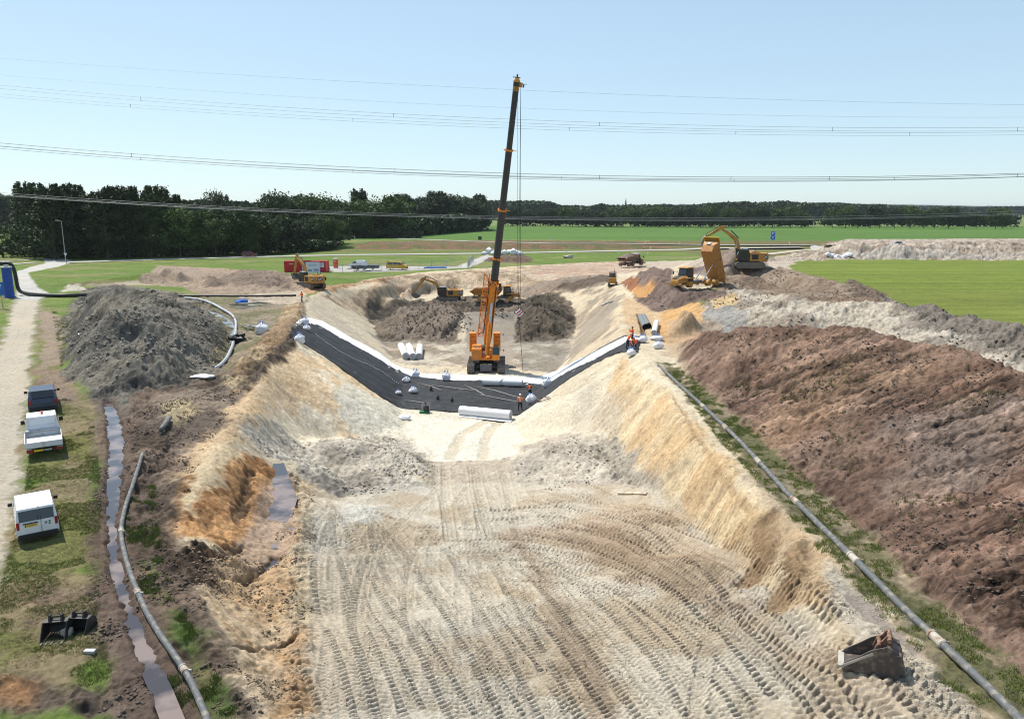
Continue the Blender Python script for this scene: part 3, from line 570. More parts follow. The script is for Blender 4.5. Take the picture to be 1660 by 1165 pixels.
M('white_paint', (.72, .73, .75), .35, var=.04); M('white_dirty', (.62, .63, .65), .45, dirt=(.45, .44, .42)); M('glass', (.012, .015, .017), .08, spec=.8, var=0)
M('black', (.02, .02, .02), .5); M('rubber', (.022, .021, .02), .85, dirt=(.06, .05, .04)); M('red_light', (.35, .01, .01), .3); M('orange_light', (.8, .12, .01), .3)
M('chrome', (.5, .5, .52), .25, metal=1); M('cat', (.48, .225, .03), .55, dirt=(.26, .15, .07), scale=1.6); M('cat_black', (.028, .027, .026), .5, dirt=(.06, .05, .04))
M('steel_dirty', (.16, .14, .12), .6, metal=.3, dirt=(.22, .17, .13)); M('crane_orange', (.70, .22, .012), .45, dirt=(.56, .17, .015)); M('boom_grey', (.045, .045, .045), .5)
M('track', (.12, .11, .10), .7, metal=.3, dirt=(.3, .27, .22), scale=5); M('red_box', (.52, .025, .02), .5, dirt=(.36, .025, .02)); M('blue', (.015, .07, .35), .45); M('signblue', (.02, .14, .55), .4)
M('pipe_grey', (.10, .105, .105), .65, dirt=(.22, .20, .17), scale=4); M('pipe_dark', (.16, .17, .175), .4, dirt=(.19, .17, .14), scale=3); M('pipe_black', (.022, .02, .02), .5)
M('coupling', (.42, .38, .32), .6, dirt=(.25, .16, .10)); M('bagwhite', (.72, .72, .75), .7, var=.04, bump=.3); M('bagblue', (.25, .35, .62), .7); M('roll', (.74, .74, .75), .75, var=.03, bump=.15)
M('liner', (.018, .019, .022), .7, spec=.25, dirt=(.035, .034, .033), scale=.9, bump=.5); M('rust', (.17, .085, .055), .8, dirt=(.30, .22, .16), scale=6); M('bucket_steel', (.075, .06, .052), .6, dirt=(.17, .135, .11), scale=3.5, bump=.3)
M('worn_edge', (.50, .45, .38), .55, metal=.2); M('vest', (.80, .14, .03), .8, var=.05); M('vest_light', (.85, .32, .16), .8); M('navy', (.018, .02, .03), .8); M('skin', (.42, .24, .16), .6); M('helmet', (.80, .80, .78), .35, var=.02)
M('wood', (.50, .42, .31), .8, dirt=(.28, .21, .14)); M('yellow', (.62, .36, .015), .4); M('plate', (.75, .48, .02), .4, var=.02); M('darkred', (.10, .012, .02), .3, spec=.6); M('silver', (.38, .4, .42), .3, metal=.4); M('darkblue', (.035, .05, .09), .3, spec=.6)
M('galv', (.42, .43, .44), .5, metal=.4); M('green', (.01, .16, .05), .5); M('bark', (.10, .085, .065), .9); M('stone', (.48, .44, .36), .9, dirt=(.33, .29, .23)); M('brickred', (.25, .1, .07), .9); M('slate', (.05, .055, .07), .7); M('stripe_red', (.55, .02, .02), .5)
M('bed_orange', (.42, .19, .04), .55, dirt=(.30, .12, .05)); M('toilet_orange', (.72, .10, .03), .5); M('banner', (.66, .68, .78), .6, var=.03); M('text_dark', (.03, .03, .07), .6)

# ---------------------------------------------------------------- mesh builder
class MB:
    def __init__(s): s.v = []; s.f = []; s.mi = []; s.m = 0
    def add(s, vs, fs, T=None):
        o = len(s.v); s.v += [tuple(T @ Vector(v)) if T else tuple(v) for v in vs]
        s.f += [tuple(i + o for i in f) for f in fs]; s.mi += [s.m] * len(fs); return s
    def box(s, c, d, T=None, taper=(1, 1), bev=0):
        x, y, z = (k / 2 for k in d); tx, ty = taper
        if bev:                                       # chamfered upright box
            b = min(bev, x * .9, y * .9); ring = [(x - b, -y), (x, -y + b), (x, y - b), (x - b, y), (-x + b, y), (-x, y - b), (-x, -y + b), (-x + b, -y)]
            vs = []
            for zz, k in ((-z, 1), (z - b, 1), (z, 1 - b / max(x, y))): vs += [(px * k * (tx if zz > 0 else 1) + c[0], py * k * (ty if zz > 0 else 1) + c[1], zz + c[2]) for px, py in ring]
            fs = [tuple(range(7, -1, -1)), tuple(range(16, 24))]
            for r in (0, 8): fs += [(r + i, r + (i + 1) % 8, r + 8 + (i + 1) % 8, r + 8 + i) for i in range(8)]
            return s.add(vs, fs, T)
        vs = [(c[0] + i * x * (tx if k > 0 else 1), c[1] + j * y * (ty if k > 0 else 1), c[2] + k * z) for k in (-1, 1) for j in (-1, 1) for i in (-1, 1)]
        return s.add(vs, [(0, 2, 3, 1), (4, 5, 7, 6), (0, 1, 5, 4), (2, 6, 7, 3), (0, 4, 6, 2), (1, 3, 7, 5)], T)
    def cyl(s, a, b, r, r2=None, n=12, T=None, cap=True):
        a = Vector(a); b = Vector(b); r2 = r if r2 is None else r2; d = (b - a).normalized()
        u = d.orthogonal().normalized(); w = d.cross(u); vs = []
        for p, q in ((a, r), (b, r2)): vs += [p + (u * math.cos(t) + w * math.sin(t)) * q for t in (2 * math.pi * i / n for i in range(n))]
        fs = [(i, (i + 1) % n, n + (i + 1) % n, n + i) for i in range(n)]
        if cap: fs += [tuple(range(n - 1, -1, -1)), tuple(range(n, 2 * n))]
        return s.add(vs, fs, T)
    def prism(s, pts, y0, y1, T=None, inset=None):
        """outline in x,z pushed from y0 to y1"""
        n = len(pts); vs = [(x, y0, z) for x, z in pts] + [(x, y1, z) for x, z in pts]
        return s.add(vs, [tuple(range(n)), tuple(range(2 * n - 1, n - 1, -1))] + [(i, n + i, n + (i + 1) % n, (i + 1) % n) for i in range(n)], T)
    def hull(s, secs, T=None, cap=True):
        """loft of closed sections, each a list of the same number of points"""
        n = len(secs[0]); vs = [p for q in secs for p in q]; fs = []
        for k in range(len(secs) - 1): fs += [(k * n + i, k * n + (i + 1) % n, (k + 1) * n + (i + 1) % n, (k + 1) * n + i) for i in range(n)]
        if cap: fs += [tuple(range(n - 1, -1, -1)), tuple(range(len(vs) - n, len(vs)))]
        return s.add(vs, fs, T)
    def tube(s, path, r, n=8, T=None, cap=True):
        P = [Vector(p) for p in path]; secs = []; u = None
        for i, p in enumerate(P):
            d = (P[min(i + 1, len(P) - 1)] - P[max(i - 1, 0)]).normalized()
            u = d.orthogonal().normalized() if u is None else (u - d * u.dot(d)).normalized(); w = d.cross(u)
            rr = r[i] if isinstance(r, (list, tuple)) else r
            secs.append([p + (u * math.cos(t) + w * math.sin(t)) * rr for t in (2 * math.pi * k / n for k in range(n))])
        return s.hull(secs, T, cap)
    def ball(s, c, r, n=10, T=None, sq=(1, 1, 1), jit=0, seed=0):
        vs = []; fs = []; k = n // 2
        for j in range(k + 1):
            for i in range(n):
                a, b = 2 * math.pi * i / n, math.pi * j / k
                p = Vector((math.sin(b) * math.cos(a), math.sin(b) * math.sin(a), math.cos(b)))
                f = 1 + (jit * (mnoise.noise(p * 1.7 + Vector((seed, seed * .7, 0)))) if jit else 0)
                vs.append((c[0] + p.x * r * sq[0] * f, c[1] + p.y * r * sq[1] * f, c[2] + p.z * r * sq[2] * f))
        for j in range(k):
            for i in range(n): fs.append((j * n + i, (j + 1) * n + i, (j + 1) * n + (i + 1) % n, j * n + (i + 1) % n))
        return s.add(vs, fs, T)
    def build(s, name, mat, parent=None, smooth=False, bevel=0, mats=None):
        me = bpy.data.meshes.new(name); me.from_pydata(s.v, [], s.f)
        for m in (mats or [mat]): me.materials.append(MATS[m] if isinstance(m, str) else m)
        if mats: me.polygons.foreach_set("material_index", s.mi)
        if smooth: me.polygons.foreach_set("use_smooth", [True] * len(me.polygons))
        me.update(); o = bpy.data.objects.new(name, me); COL.objects.link(o)
        if parent: o.parent = parent
        if bevel:
            b = o.modifiers.new("b", 'BEVEL'); b.width = bevel; b.segments = 2; b.limit_method = 'ANGLE'; b.angle_limit = R(30); b.harden_normals = False
        return o
def tag(o, label=None, cat=None, group=None, kind=None):
    if label: o["label"] = label
    if cat: o["category"] = cat
    if group: o["group"] = group
    if kind: o["kind"] = kind
    return o
def thing(name, label, cat, loc=(0, 0, 0), fwd=None, rz=0, group=None, scale=1, tilt=None):
    o = bpy.data.objects.new(name, None); COL.objects.link(o); o.location = loc
    if fwd: rz = math.atan2(fwd[1], fwd[0])
    o.rotation_euler = (tilt[0] if tilt else 0, tilt[1] if tilt else 0, rz); o.scale = (scale,) * 3
    return tag(o, label, cat, group)
def dup(root, loc, rz, label=None, group=None, scale=None, rot=None):
    r = root.copy(); COL.objects.link(r); r.location = loc; r.rotation_euler = rot or (0, 0, rz)
    if label: r["label"] = label
    if group: r["group"] = group
    if scale: r.scale = (scale,) * 3 if not isinstance(scale, tuple) else scale
    for ch in list(root.children):
        c = ch.copy(); COL.objects.link(c); c.parent = r
        for g in list(ch.children):
            d = g.copy(); COL.objects.link(d); d.parent = c
    return r
def text_mesh(txt, size, mat, T, name, parent, bold=.0, ext=.006):
    cu = bpy.data.curves.new("t", 'FONT'); cu.body = txt; cu.size = size; cu.extrude = ext; cu.align_x = 'CENTER'; cu.align_y = 'CENTER'; cu.offset = bold
    to = bpy.data.objects.new("t", cu); COL.objects.link(to)
    me = bpy.data.meshes.new_from_object(to.evaluated_get(bpy.context.evaluated_depsgraph_get())); bpy.data.objects.remove(to)
    me.transform(T); me.materials.clear(); me.materials.append(MATS[mat]); o = bpy.data.objects.new(name, me); COL.objects.link(o); o.parent = parent; return o
def frame(origin, xdir, ydir):
    x = Vector(xdir).normalized(); z = x.cross(Vector(ydir)).normalized(); y = z.cross(x)
    return Matrix(((x.x, y.x, z.x, origin[0]), (x.y, y.y, z.y, origin[1]), (x.z, y.z, z.z, origin[2]), (0, 0, 0, 1)))
def G3(px, py, dz=0.0):
    x, y = hit(px, py); return (x, y, gz(x, y) + dz)
def wheel(c, r, w, parent, axis=(0, 1, 0), rim='galv', name='wheel'):
    a = Vector(axis).normalized(); c = Vector(c); m = MB()
    m.tube([c - a * w * .5, c - a * w * .5, c - a * w * .38, c + a * w * .38, c + a * w * .5, c + a * w * .5], [r * .6, r * .92, r, r, r * .92, r * .6], n=20)
    o = m.build(name, 'rubber', parent, smooth=False)
    m = MB().cyl(c - a * (w * .5 + .012), c + a * (w * .5 + .012), r * .56, n=14); m.cyl(c - a * (w * .5 + .05), c + a * (w * .5 + .05), r * .2, n=10); m.build('rim', rim, o); return o
# ---------------------------------------------------------------- excavators
def track_unit(parent, y, L_=4.6, h=.95, w=.62, name='crawler_track'):
    m = MB(); r = h / 2; n = 10; ol = []
    for i in range(n + 1): a = math.pi / 2 + math.pi * i / n; ol.append((-L_ / 2 + r + math.cos(a) * r, r + math.sin(a) * r))
    for i in range(n + 1): a = -math.pi / 2 + math.pi * i / n; ol.append((L_ / 2 - r + math.cos(a) * r, r + math.sin(a) * r))
    m.prism(ol, y - w / 2 + .05, y + w / 2 - .05)
    o = m.build(name, 'steel_dirty', parent)
    m = MB(); per = []                                # track shoes with grousers
    pts = ol + [ol[0]]
    for a, b in zip(pts, pts[1:]):
        d = math.hypot(b[0] - a[0], b[1] - a[1]); k = max(1, int(round(d / .22)))
        for j in range(k):
            t = (j + .5) / k; per.append((a[0] + (b[0] - a[0]) * t, a[1] + (b[1] - a[1]) * t, math.atan2(b[1] - a[1], b[0] - a[0])))
    for x, z, an in per:
        T = Matrix.Translation((x, y, z)) @ Matrix.Rotation(-an, 4, 'Y'); m.box((0, 0, -.02), (.18, w, .05), T); m.box((.06, 0, -.06), (.035, w, .06), T)
    m.build('track_shoe', 'track', o); return o
def bar(m, a, b, w, h):
    a = Vector(a); b = Vector(b); T = frame((a + b) / 2, b - a, (0, 1, 0)); m.box((0, 0, 0), ((b - a).length, w, h), T)
def digger(label, loc, fwd, boom=(3.4, 3.6), tip=(5.6, .5), bk=-1.9, group=None, body=1.0, swing=0, scale=1.0):
    t = thing('excavator', label, 'excavator', loc, fwd=fwd, group=group, scale=scale)
    for s in (-1, 1): track_unit(t, s * 1.25)
    u = MB(); u.box((0, 0, .62), (2.6, 1.9, .45)); u.cyl((0, 0, .8), (0, 0, 1.12), .75, n=20); u.build('undercarriage', 'steel_dirty', t)
    # house
    m = MB(); m.prism([(-2.1, 1.15), (1.5, 1.15), (1.5, 1.75), (.4, 1.8), (.35, 2.35), (-2.1, 2.4)], -1.4, -.35, )
    m.prism([(-2.1, 1.15), (1.9, 1.15), (1.9, 1.45), (.2, 1.5), (.1, 2.3), (-2.1, 2.4)], -.3, .32); m.prism([(-2.1, 1.15), (.1, 1.15), (.1, 2.35), (-2.1, 2.4)], .37, 1.4)
    m.box((-1.0, 0, 2.46), (1.5, 1.6, .18), bev=.06); hb = m.build('house', 'cat', t, bevel=.03)
    for s in (-1, 1):
        m = MB(); m.box((-.75, s * 1.405, 1.78), (1.0, .012, .78))
        for k in range(4): m.box((-.75, s * 1.41, 1.5 + k * .19), (.9, .03, .07))
        m.build('engine_grille', 'cat_black', hb)
    MB().box((-1.0, .3, 2.58), (1.1, .7, .05)).build('hood_vent', 'cat_black', hb)
    MB().cyl((-1.2, -.7, 2.4), (-1.2, -.7, 2.95), .07).build('exhaust_pipe', 'cat_black', hb)
    m = MB(); sec = []
    for z, k in ((1.05, .94), (1.2, 1), (2.2, 1), (2.36, .95)):
        sec.append([(-2.1, -1.38 * k, z), (-2.1, 1.38 * k, z), (-2.75 * (k * .3 + .7), 1.2 * k, z), (-3.0 * (k * .3 + .7), .6, z), (-3.0 * (k * .3 + .7), -.6, z), (-2.75 * (k * .3 + .7), -1.2 * k, z)])
    cw = m.hull(sec).build('counterweight', 'cat', t, bevel=.03)
    m = MB(); [MB().box(*q).build('badge_panel', 'cat_black', cw) for q in (((-2.45, 1.32, 1.8), (.9, .02, .6)), ((-2.45, -1.32, 1.8), (.9, .02, .6)), ((-3.012, 0, 1.8), (.02, 1.1, .55)))]
    text_mesh('CAT', .5, 'white_paint', frame((-2.45, -1.345, 1.8), (1, 0, 0), (0, 0, 1)), 'lettering', cw, .012); text_mesh('CAT', .5, 'white_paint', frame((-2.45, 1.345, 1.8), (-1, 0, 0), (0, 0, 1)), 'lettering', cw, .012)
    text_mesh('CAT', .5, 'white_paint', frame((-3.04, 0, 1.8), (0, -1, 0), (0, 0, 1)), 'lettering', cw, .012)
    # cab
    m = MB(); m.prism([(.15, 1.17), (1.95, 1.17), (2.02, 1.9), (1.75, 2.95), (.3, 2.98), (.15, 2.4)], .42, 1.4); cb = m.build('cab', 'cat_black', t, bevel=.05)
    m = MB(); [MB().prism(*q).build('cab_window', 'glass', cb) for q in (([(1.15, 1.45), (1.85, 1.45), (1.9, 1.95), (1.66, 2.8), (1.15, 2.82)], 1.405, 1.42), ([(.35, 1.95), (1.05, 1.95), (1.05, 2.82), (.38, 2.82)], 1.405, 1.42), ([(.35, 1.95), (1.05, 1.95), (1.05, 2.82), (.38, 2.82)], .40, .415))]
    T = frame((1.9, .91, 2.42), (0, 1, 0), (-.27, 0, 1.05)); m.box((0, 0, .03), (.8, .95, .02), T); m.build('cab_window', 'glass', cb)
    MB().box((1.0, .91, 3.0), (1.3, .8, .04)).build('cab_roof', 'white_dirty', cb)
    # boom, stick, bucket
    A = Vector((1.35, 0, 1.75)); B = Vector((boom[0], 0, boom[1])); C = Vector((tip[0], 0, tip[1])); Vb = B - A
    nrm = Vector((-Vb.z, 0, Vb.x)).normalized(); up = nrm if nrm.z > 0 else -nrm; ln = Vb.length
    mid = A + Vb * .48 + up * ln * .17
    def P(p, q): return (p.x + q.x, p.z + q.z)
    ol = [P(A, up * .2), P(A + Vb * .25, up * (ln * .10 + .34)), P(mid, up * .34), P(A + Vb * .7, up * (ln * .12 + .2)), P(B, up * .17), P(B, -up * .17), P(A + Vb * .72, up * (ln * .11 - .28)), P(mid, -up * .34), P(A + Vb * .25, up * (ln * .08 - .22)), P(A, -up * .2)]
    bo = MB().prism(ol, -.21, .21).build('boom', 'cat', t, bevel=.03)
    S = C - B; bk_ = B - S.normalized() * .75; sn = Vector((-S.z, 0, S.x)).normalized(); sn = sn if sn.x > 0 else -sn
    ol = [P(bk_, sn * .12), P(B, sn * .42), P(B + S * .3, sn * .25), P(C, sn * .12), P(C, -sn * .12), P(B + S * .2, -sn * .2), P(bk_, -sn * .1)]
    st = MB().prism(ol, -.16, .16).build('stick', 'cat', t, bevel=.025)
    def ram(a, b, ys, nm):
        m = MB(); a = Vector(a); b = Vector(b)
        for y in ys: o_ = Vector((0, y, 0)); m.m = 0; m.cyl(a + o_, a.lerp(b, .58) + o_, .085, n=10); m.m = 1; m.cyl(a.lerp(b, .58) + o_, b + o_, .05, n=8)
        m.build(nm, None, bo, mats=['cat_black', 'chrome'])
    ram((1.75, 0, 1.35), mid - up * .1, (-.33, .33), 'boom_cylinder'); ram(mid + up * .5, bk_ + sn * .05 + up * .1, (0,), 'stick_cylinder')
    m = MB(); a = B + sn * .5; b = B + S * .82 + sn * .45; m.cyl(a, a.lerp(b, .6), .08); m.cyl(a.lerp(b, .6), b, .045); m.cyl(b, C + sn * .25, .05); m.build('bucket_cylinder', 'cat_black', st)
    # bucket: side outline curled by angle bk
    o0 = [(0, .25), (.35, .18), (.8, -.05), (1.15, -.45), (1.2, -.9), (1.0, -1.25), (.9, -1.3), (.05, -.35), (-.1, 0)]
    ca, sa = math.cos(bk), math.sin(bk); ol = [(C.x + x * ca - z * sa, C.z + x * sa + z * ca) for x, z in o0]
    m = MB(); n = len(ol)
    for y in (-.6, .57): m.prism(ol, y, y + .03)
    for i in range(0, 5): m.prism([ol[i], ol[i + 1], (ol[i + 1][0] * .97 + C.x * .03, ol[i + 1][1] * .97 + C.z * .03), (ol[i][0] * .97 + C.x * .03, ol[i][1] * .97 + C.z * .03)], -.56, .56)
    b_ = m.build('bucket', 'steel_dirty', t)
    m = MB(); e = Vector((ol[5][0], 0, ol[5][1])); dd = (e - Vector((ol[4][0], 0, ol[4][1]))).normalized()
    for k in range(5): m.cyl(e + Vector((0, -.5 + k * .25, 0)), e + dd * .25 + Vector((0, -.5 + k * .25, 0)), .06, .02, n=6)
    bar(m, e + Vector((0, 0, 0)) - dd * .03 + Vector((0, 0, 0)), e + dd * .03, 1.2, .05); m.build('bucket_teeth', 'worn_edge', b_)
    MB().box((1.7, 1.44, 1.75), (.5, .05, .03)).build('mirror_arm', 'cat_black', cb)
    return t
x, y = hit(505, 466); digger('yellow excavator with folded arm on the crest in front of the red containers', (x, y, gz(x, y)), (-.72, .69), boom=(4.4, 5.4), tip=(5.7, 2.4), bk=-1.6, group='excavators on the site')
x, y = hit(727, 487); digger('dark mud-stained excavator digging at the far end of the pit', (x, y, gz(x, y) + .1), (-1, .12), boom=(5.0, 4.4), tip=(7.5, 1.4), bk=-1.9, group='excavators on the site')
x, y = hit(1212, 435); digger('large yellow excavator on the brown ridge swinging its bucket over the raised dump truck', (x, y, gz(x, y)), (-1, .05), boom=(4.6, 6.3), tip=(6.9, 5.0), bk=-.5, group='excavators on the site', scale=1.1)

# small digger seen from behind
def mini(label, loc, fwd):
    t = thing('mini_excavator', label, 'small excavator', loc, fwd=fwd)
    for s in (-1, 1): track_unit(t, s * .72, 2.5, .55, .4)
    m = MB(); m.box((0, 0, .75), (2.0, 1.5, .5), bev=.1); m.box((-.75, 0, 1.25), (.7, 1.5, .7), bev=.15); m.build('house', 'cat', t, bevel=.02)
    m = MB()
    for x in (-.45, .7):
        for yy in (-.62, .62): m.box((x, yy, 1.75), (.07, .07, 1.5))
    m.box((.12, 0, 2.53), (1.4, 1.4, .08)); m.box((-.1, 0, 1.35), (.6, .55, .7)); c = m.build('cab', 'cat_black', t)
    m = MB(); m.box((-.49, 0, 1.95), (.02, 1.1, .95)); m.box((.1, .66, 1.8), (.9, .02, 1.1)); m.box((.1, -.66, 1.8), (.9, .02, 1.1)); m.build('cab_window', 'glass', c)
    m = MB(); bar(m, (1.0, -.3, .9), (1.9, -.3, 2.6), .2, .28); bar(m, (1.9, -.3, 2.6), (2.6, -.3, 2.9), .2, .25); m.build('boom', 'cat', t)
    m = MB(); bar(m, (2.6, -.3, 2.9), (3.0, -.3, 1.2), .16, .2); m.build('stick', 'cat_black', t)
    m = MB(); m.prism([(2.8, 1.3), (3.2, 1.2), (3.3, .7), (2.9, .4), (2.7, .8)], -.65, .05); m.build('bucket', 'steel_dirty', t)
    return t
x, y = hit(993, 462); mini('small excavator with black cab frame perched on the sand bank corner', (x, y, gz(x, y)), (.15, 1))

# ---------------------------------------------------------------- articulated dump trucks
def dumper(label, loc, fwd, raise_=0, load=False, col='cat', group=None, steer=0):
    t = thing('dump_truck', label, 'dump truck', loc, fwd=fwd, group=group)
    ch = MB(); ch.box((-.9, 0, 1.05), (7.4, .9, .45)); ch.box((2.9, 0, 1.0), (1.6, 1.6, .4)); ch.cyl((1.4, 0, .8), (1.4, 0, 1.5), .3); ch.build('chassis', 'steel_dirty', t)
    for x in (3.0, -1.4, -3.2):
        for s in (-1, 1): wheel((x, s * 1.18, .88), .88, .66, t, rim='cat' if col == 'cat' else col)
    m = MB(); sec = []
    for x, z0, z1, w in ((3.2, 1.15, 2.15, 1.05), (4.3, 1.1, 2.0, .95), (4.95, 1.0, 1.75, .75), (5.1, .95, 1.45, .7)):
        sec.append([(x, -w, z0), (x, -w, z1 - .15), (x, -w + .2, z1), (x, w - .2, z1), (x, w, z1 - .15), (x, w, z0)])
    h = m.hull(sec).build('hood', col, t, bevel=.03)
    MB().hull([[(3.3, -.55, 2.18), (3.3, .55, 2.18), (3.3, .55, 2.1), (3.3, -.55, 2.1)], [(4.3, -.5, 2.04), (4.3, .5, 2.04), (4.3, .5, 1.95), (4.3, -.5, 1.95)], [(5.0, -.45, 1.8), (5.0, .45, 1.8), (5.0, .45, 1.7), (5.0, -.45, 1.7)]]).build('hood_cover', 'cat_black', h)
    m = MB(); m.box((4.95, 0, .95), (.3, 2.7, .32), bev=.05); m.box((3.1, 1.3, 1.85), (1.9, .5, .12)); m.box((3.1, -1.3, 1.85), (1.9, .5, .12)); m.build('bumper', col, h)
    m = MB(); m.prism([(1.6, 1.3), (3.25, 1.3), (3.3, 2.2), (3.05, 3.2), (1.75, 3.25)], -.85, .85); cb = m.build('cab', 'cat_black', t, bevel=.05)
    m = MB(); T = frame((3.2, 0, 2.72), (0, 1, 0), (-.25, 0, 1)); m.box((0, 0, .025), (1.45, .85, .02), T)
    for s in (-1, 1): m.prism([(1.85, 2.1), (3.1, 2.1), (2.95, 3.0), (1.9, 3.0)], s * .865 - .01, s * .865 + .01)
    m.build('cab_window', 'glass', cb); MB().box((2.35, 0, 3.32), (1.8, 1.85, .14), bev=.05).build('cab_roof', 'white_dirty' if col != 'cat' else 'cat', cb)
    m = MB()
    for s in (-1, 1): m.cyl((3.2, s * .9, 2.6), (3.6, s * 1.45, 2.7), .025, n=6); m.box((3.6, s * 1.5, 2.5), (.06, .22, .5))
    m.build('mirror', 'black', cb)
    for s in (-1, 1): MB().box((5.02, s * .62, 1.2), (.2, .3, .2), bev=.04).build('headlight', 'chrome', h)
    # bed, pivot at the rear
    pv = Vector((-3.9, 0, 1.5)); Tb = Matrix.Translation(pv) @ Matrix.Rotation(-raise_, 4, 'Y') @ Matrix.Translation(-pv)
    m = MB(); 
    bot = [(-4.9, 2.1), (-4.2, 1.55), (.6, 1.5), (1.3, 2.35)]; wt, wb = 1.5, 1.05
    top = [(-5.3, 2.35), (-4.2, 2.75), (.4, 2.95), (1.5, 3.3)]
    for s in (-1, 1):
        vs = [(x, s * wb, z) for x, z in bot] + [(x, s * wt, z) for x, z in top] + [(x, s * (wb - .08), z + .08) for x, z in bot] + [(x, s * (wt - .1), z) for x, z in top]
        m.add(vs, [(0, 1, 5, 4), (1, 2, 6, 5), (2, 3, 7, 6), (8, 12, 13, 9), (9, 13, 14, 10), (10, 14, 15, 11), (4, 5, 13, 12), (5, 6, 14, 13), (6, 7, 15, 14), (0, 4, 12, 8)], Tb)
    m.add([(x, s * wb, z) for s in (-1, 1) for x, z in bot] + [(x, s * wb, z + .08) for s in (-1, 1) for x, z in bot], [(0, 4, 5, 1), (1, 5, 6, 2), (2, 6, 7, 3), (8, 9, 13, 12), (9, 10, 14, 13), (10, 11, 15, 14), (0, 8, 12, 4)], Tb)
    m.add([(1.3, -wb, 2.35), (1.3, wb, 2.35), (1.5, wt, 3.3), (1.5, -wt, 3.3), (1.2, -wb, 2.35), (1.2, wb, 2.35), (1.4, wt, 3.3), (1.4, -wt, 3.3)], [(0, 1, 2, 3), (4, 7, 6, 5), (3, 2, 6, 7)], Tb)
    for x in (-3.6, -2.4, -1.2, 0): m.hull([[(x - .1, 1.08, 1.6), (x + .1, 1.08, 1.6), (x + .1, 1.55, 2.8), (x - .1, 1.55, 2.8)], [(x - .1, 1.2, 1.6), (x + .1, 1.2, 1.6), (x + .1, 1.6, 2.8), (x - .1, 1.6, 2.8)]], Tb); m.hull([[(x - .1, -1.08, 1.6), (x + .1, -1.08, 1.6), (x + .1, -1.55, 2.8), (x - .1, -1.55, 2.8)], [(x - .1, -1.2, 1.6), (x + .1, -1.2, 1.6), (x + .1, -1.6, 2.8), (x - .1, -1.6, 2.8)]], Tb)
    m.box((1.72, 0, 3.28), (.7, 2.8, .06), Tb)
    bd = m.build('bed', 'bed_orange' if raise_ or not load and col == 'cat' else col, t)
    if raise_: m = MB(); m.box((1.75, 0, 3.3), (.85, 2.95, .1), Tb); m.hull([[(1.25, -1.04, 2.35), (1.25, 1.04, 2.35), (1.19, 1.04, 2.35), (1.19, -1.04, 2.35)], [(1.45, -1.46, 3.3), (1.45, 1.46, 3.3), (1.38, 1.46, 3.3), (1.38, -1.46, 3.3)]], Tb); m.build('bed_canopy', 'yellow', bd)
    if raise_ > .3:
        m = MB()
        for s in (-1, 1): a = Vector((-.6, s * .75, 1.1)); b = Tb @ Vector((-1.5, s * .75, 1.55)); m.cyl(a, a.lerp(b, .6), .1); m.cyl(a.lerp(b, .6), b, .06)
        m.build('hoist_cylinder', 'chrome', t)
        MB().box((1.4, -.1, 2.7), (.05, .8, .7), Tb @ Matrix.Translation((.05, 0, 0))).build('worn_patch', 'galv', bd)
    if load:
        m = MB(); vs = []; n = 14
        for i in range(n + 1):
            for j in range(7):
                x = -4.6 + 5.6 * i / n; y = -1.35 + 2.7 * j / 6; vs.append((x, y, 2.55 + .9 * math.sin(math.pi * (i / n) ** .9) * math.cos((j - 3) / 3.4 * 1.4) + random.uniform(-.1, .1)))
        m.add(vs, [(i * 7 + j, (i + 1) * 7 + j, (i + 1) * 7 + j + 1, i * 7 + j + 1) for i in range(n) for j in range(6)])
        o = m.build('soil_load', M('loadsoil', (.2, .14, .11), .95, scale=4, bump=.5), None, smooth=True); o.parent = t
    return t
x, y = hit(1128, 468); dumper('yellow dump truck tipping with its bed raised steeply beside the sand heap', (x, y, gz(x, y)), (-.80, -.60), raise_=R(66), group='dump trucks on the site')
x, y = hit(1023, 433); dumper('dark dirty dump truck loaded with soil driving off on the dirt road', (x, y, gz(x, y)), (.62, .78), load=True, col='rust', group='dump trucks on the site')
x, y = hit(790, 490); dumper('dump truck with rust orange bed standing behind the crane boom', (x + 1.6, y, gz(x, y)), (1, .05), load=False, group='dump trucks on the site')

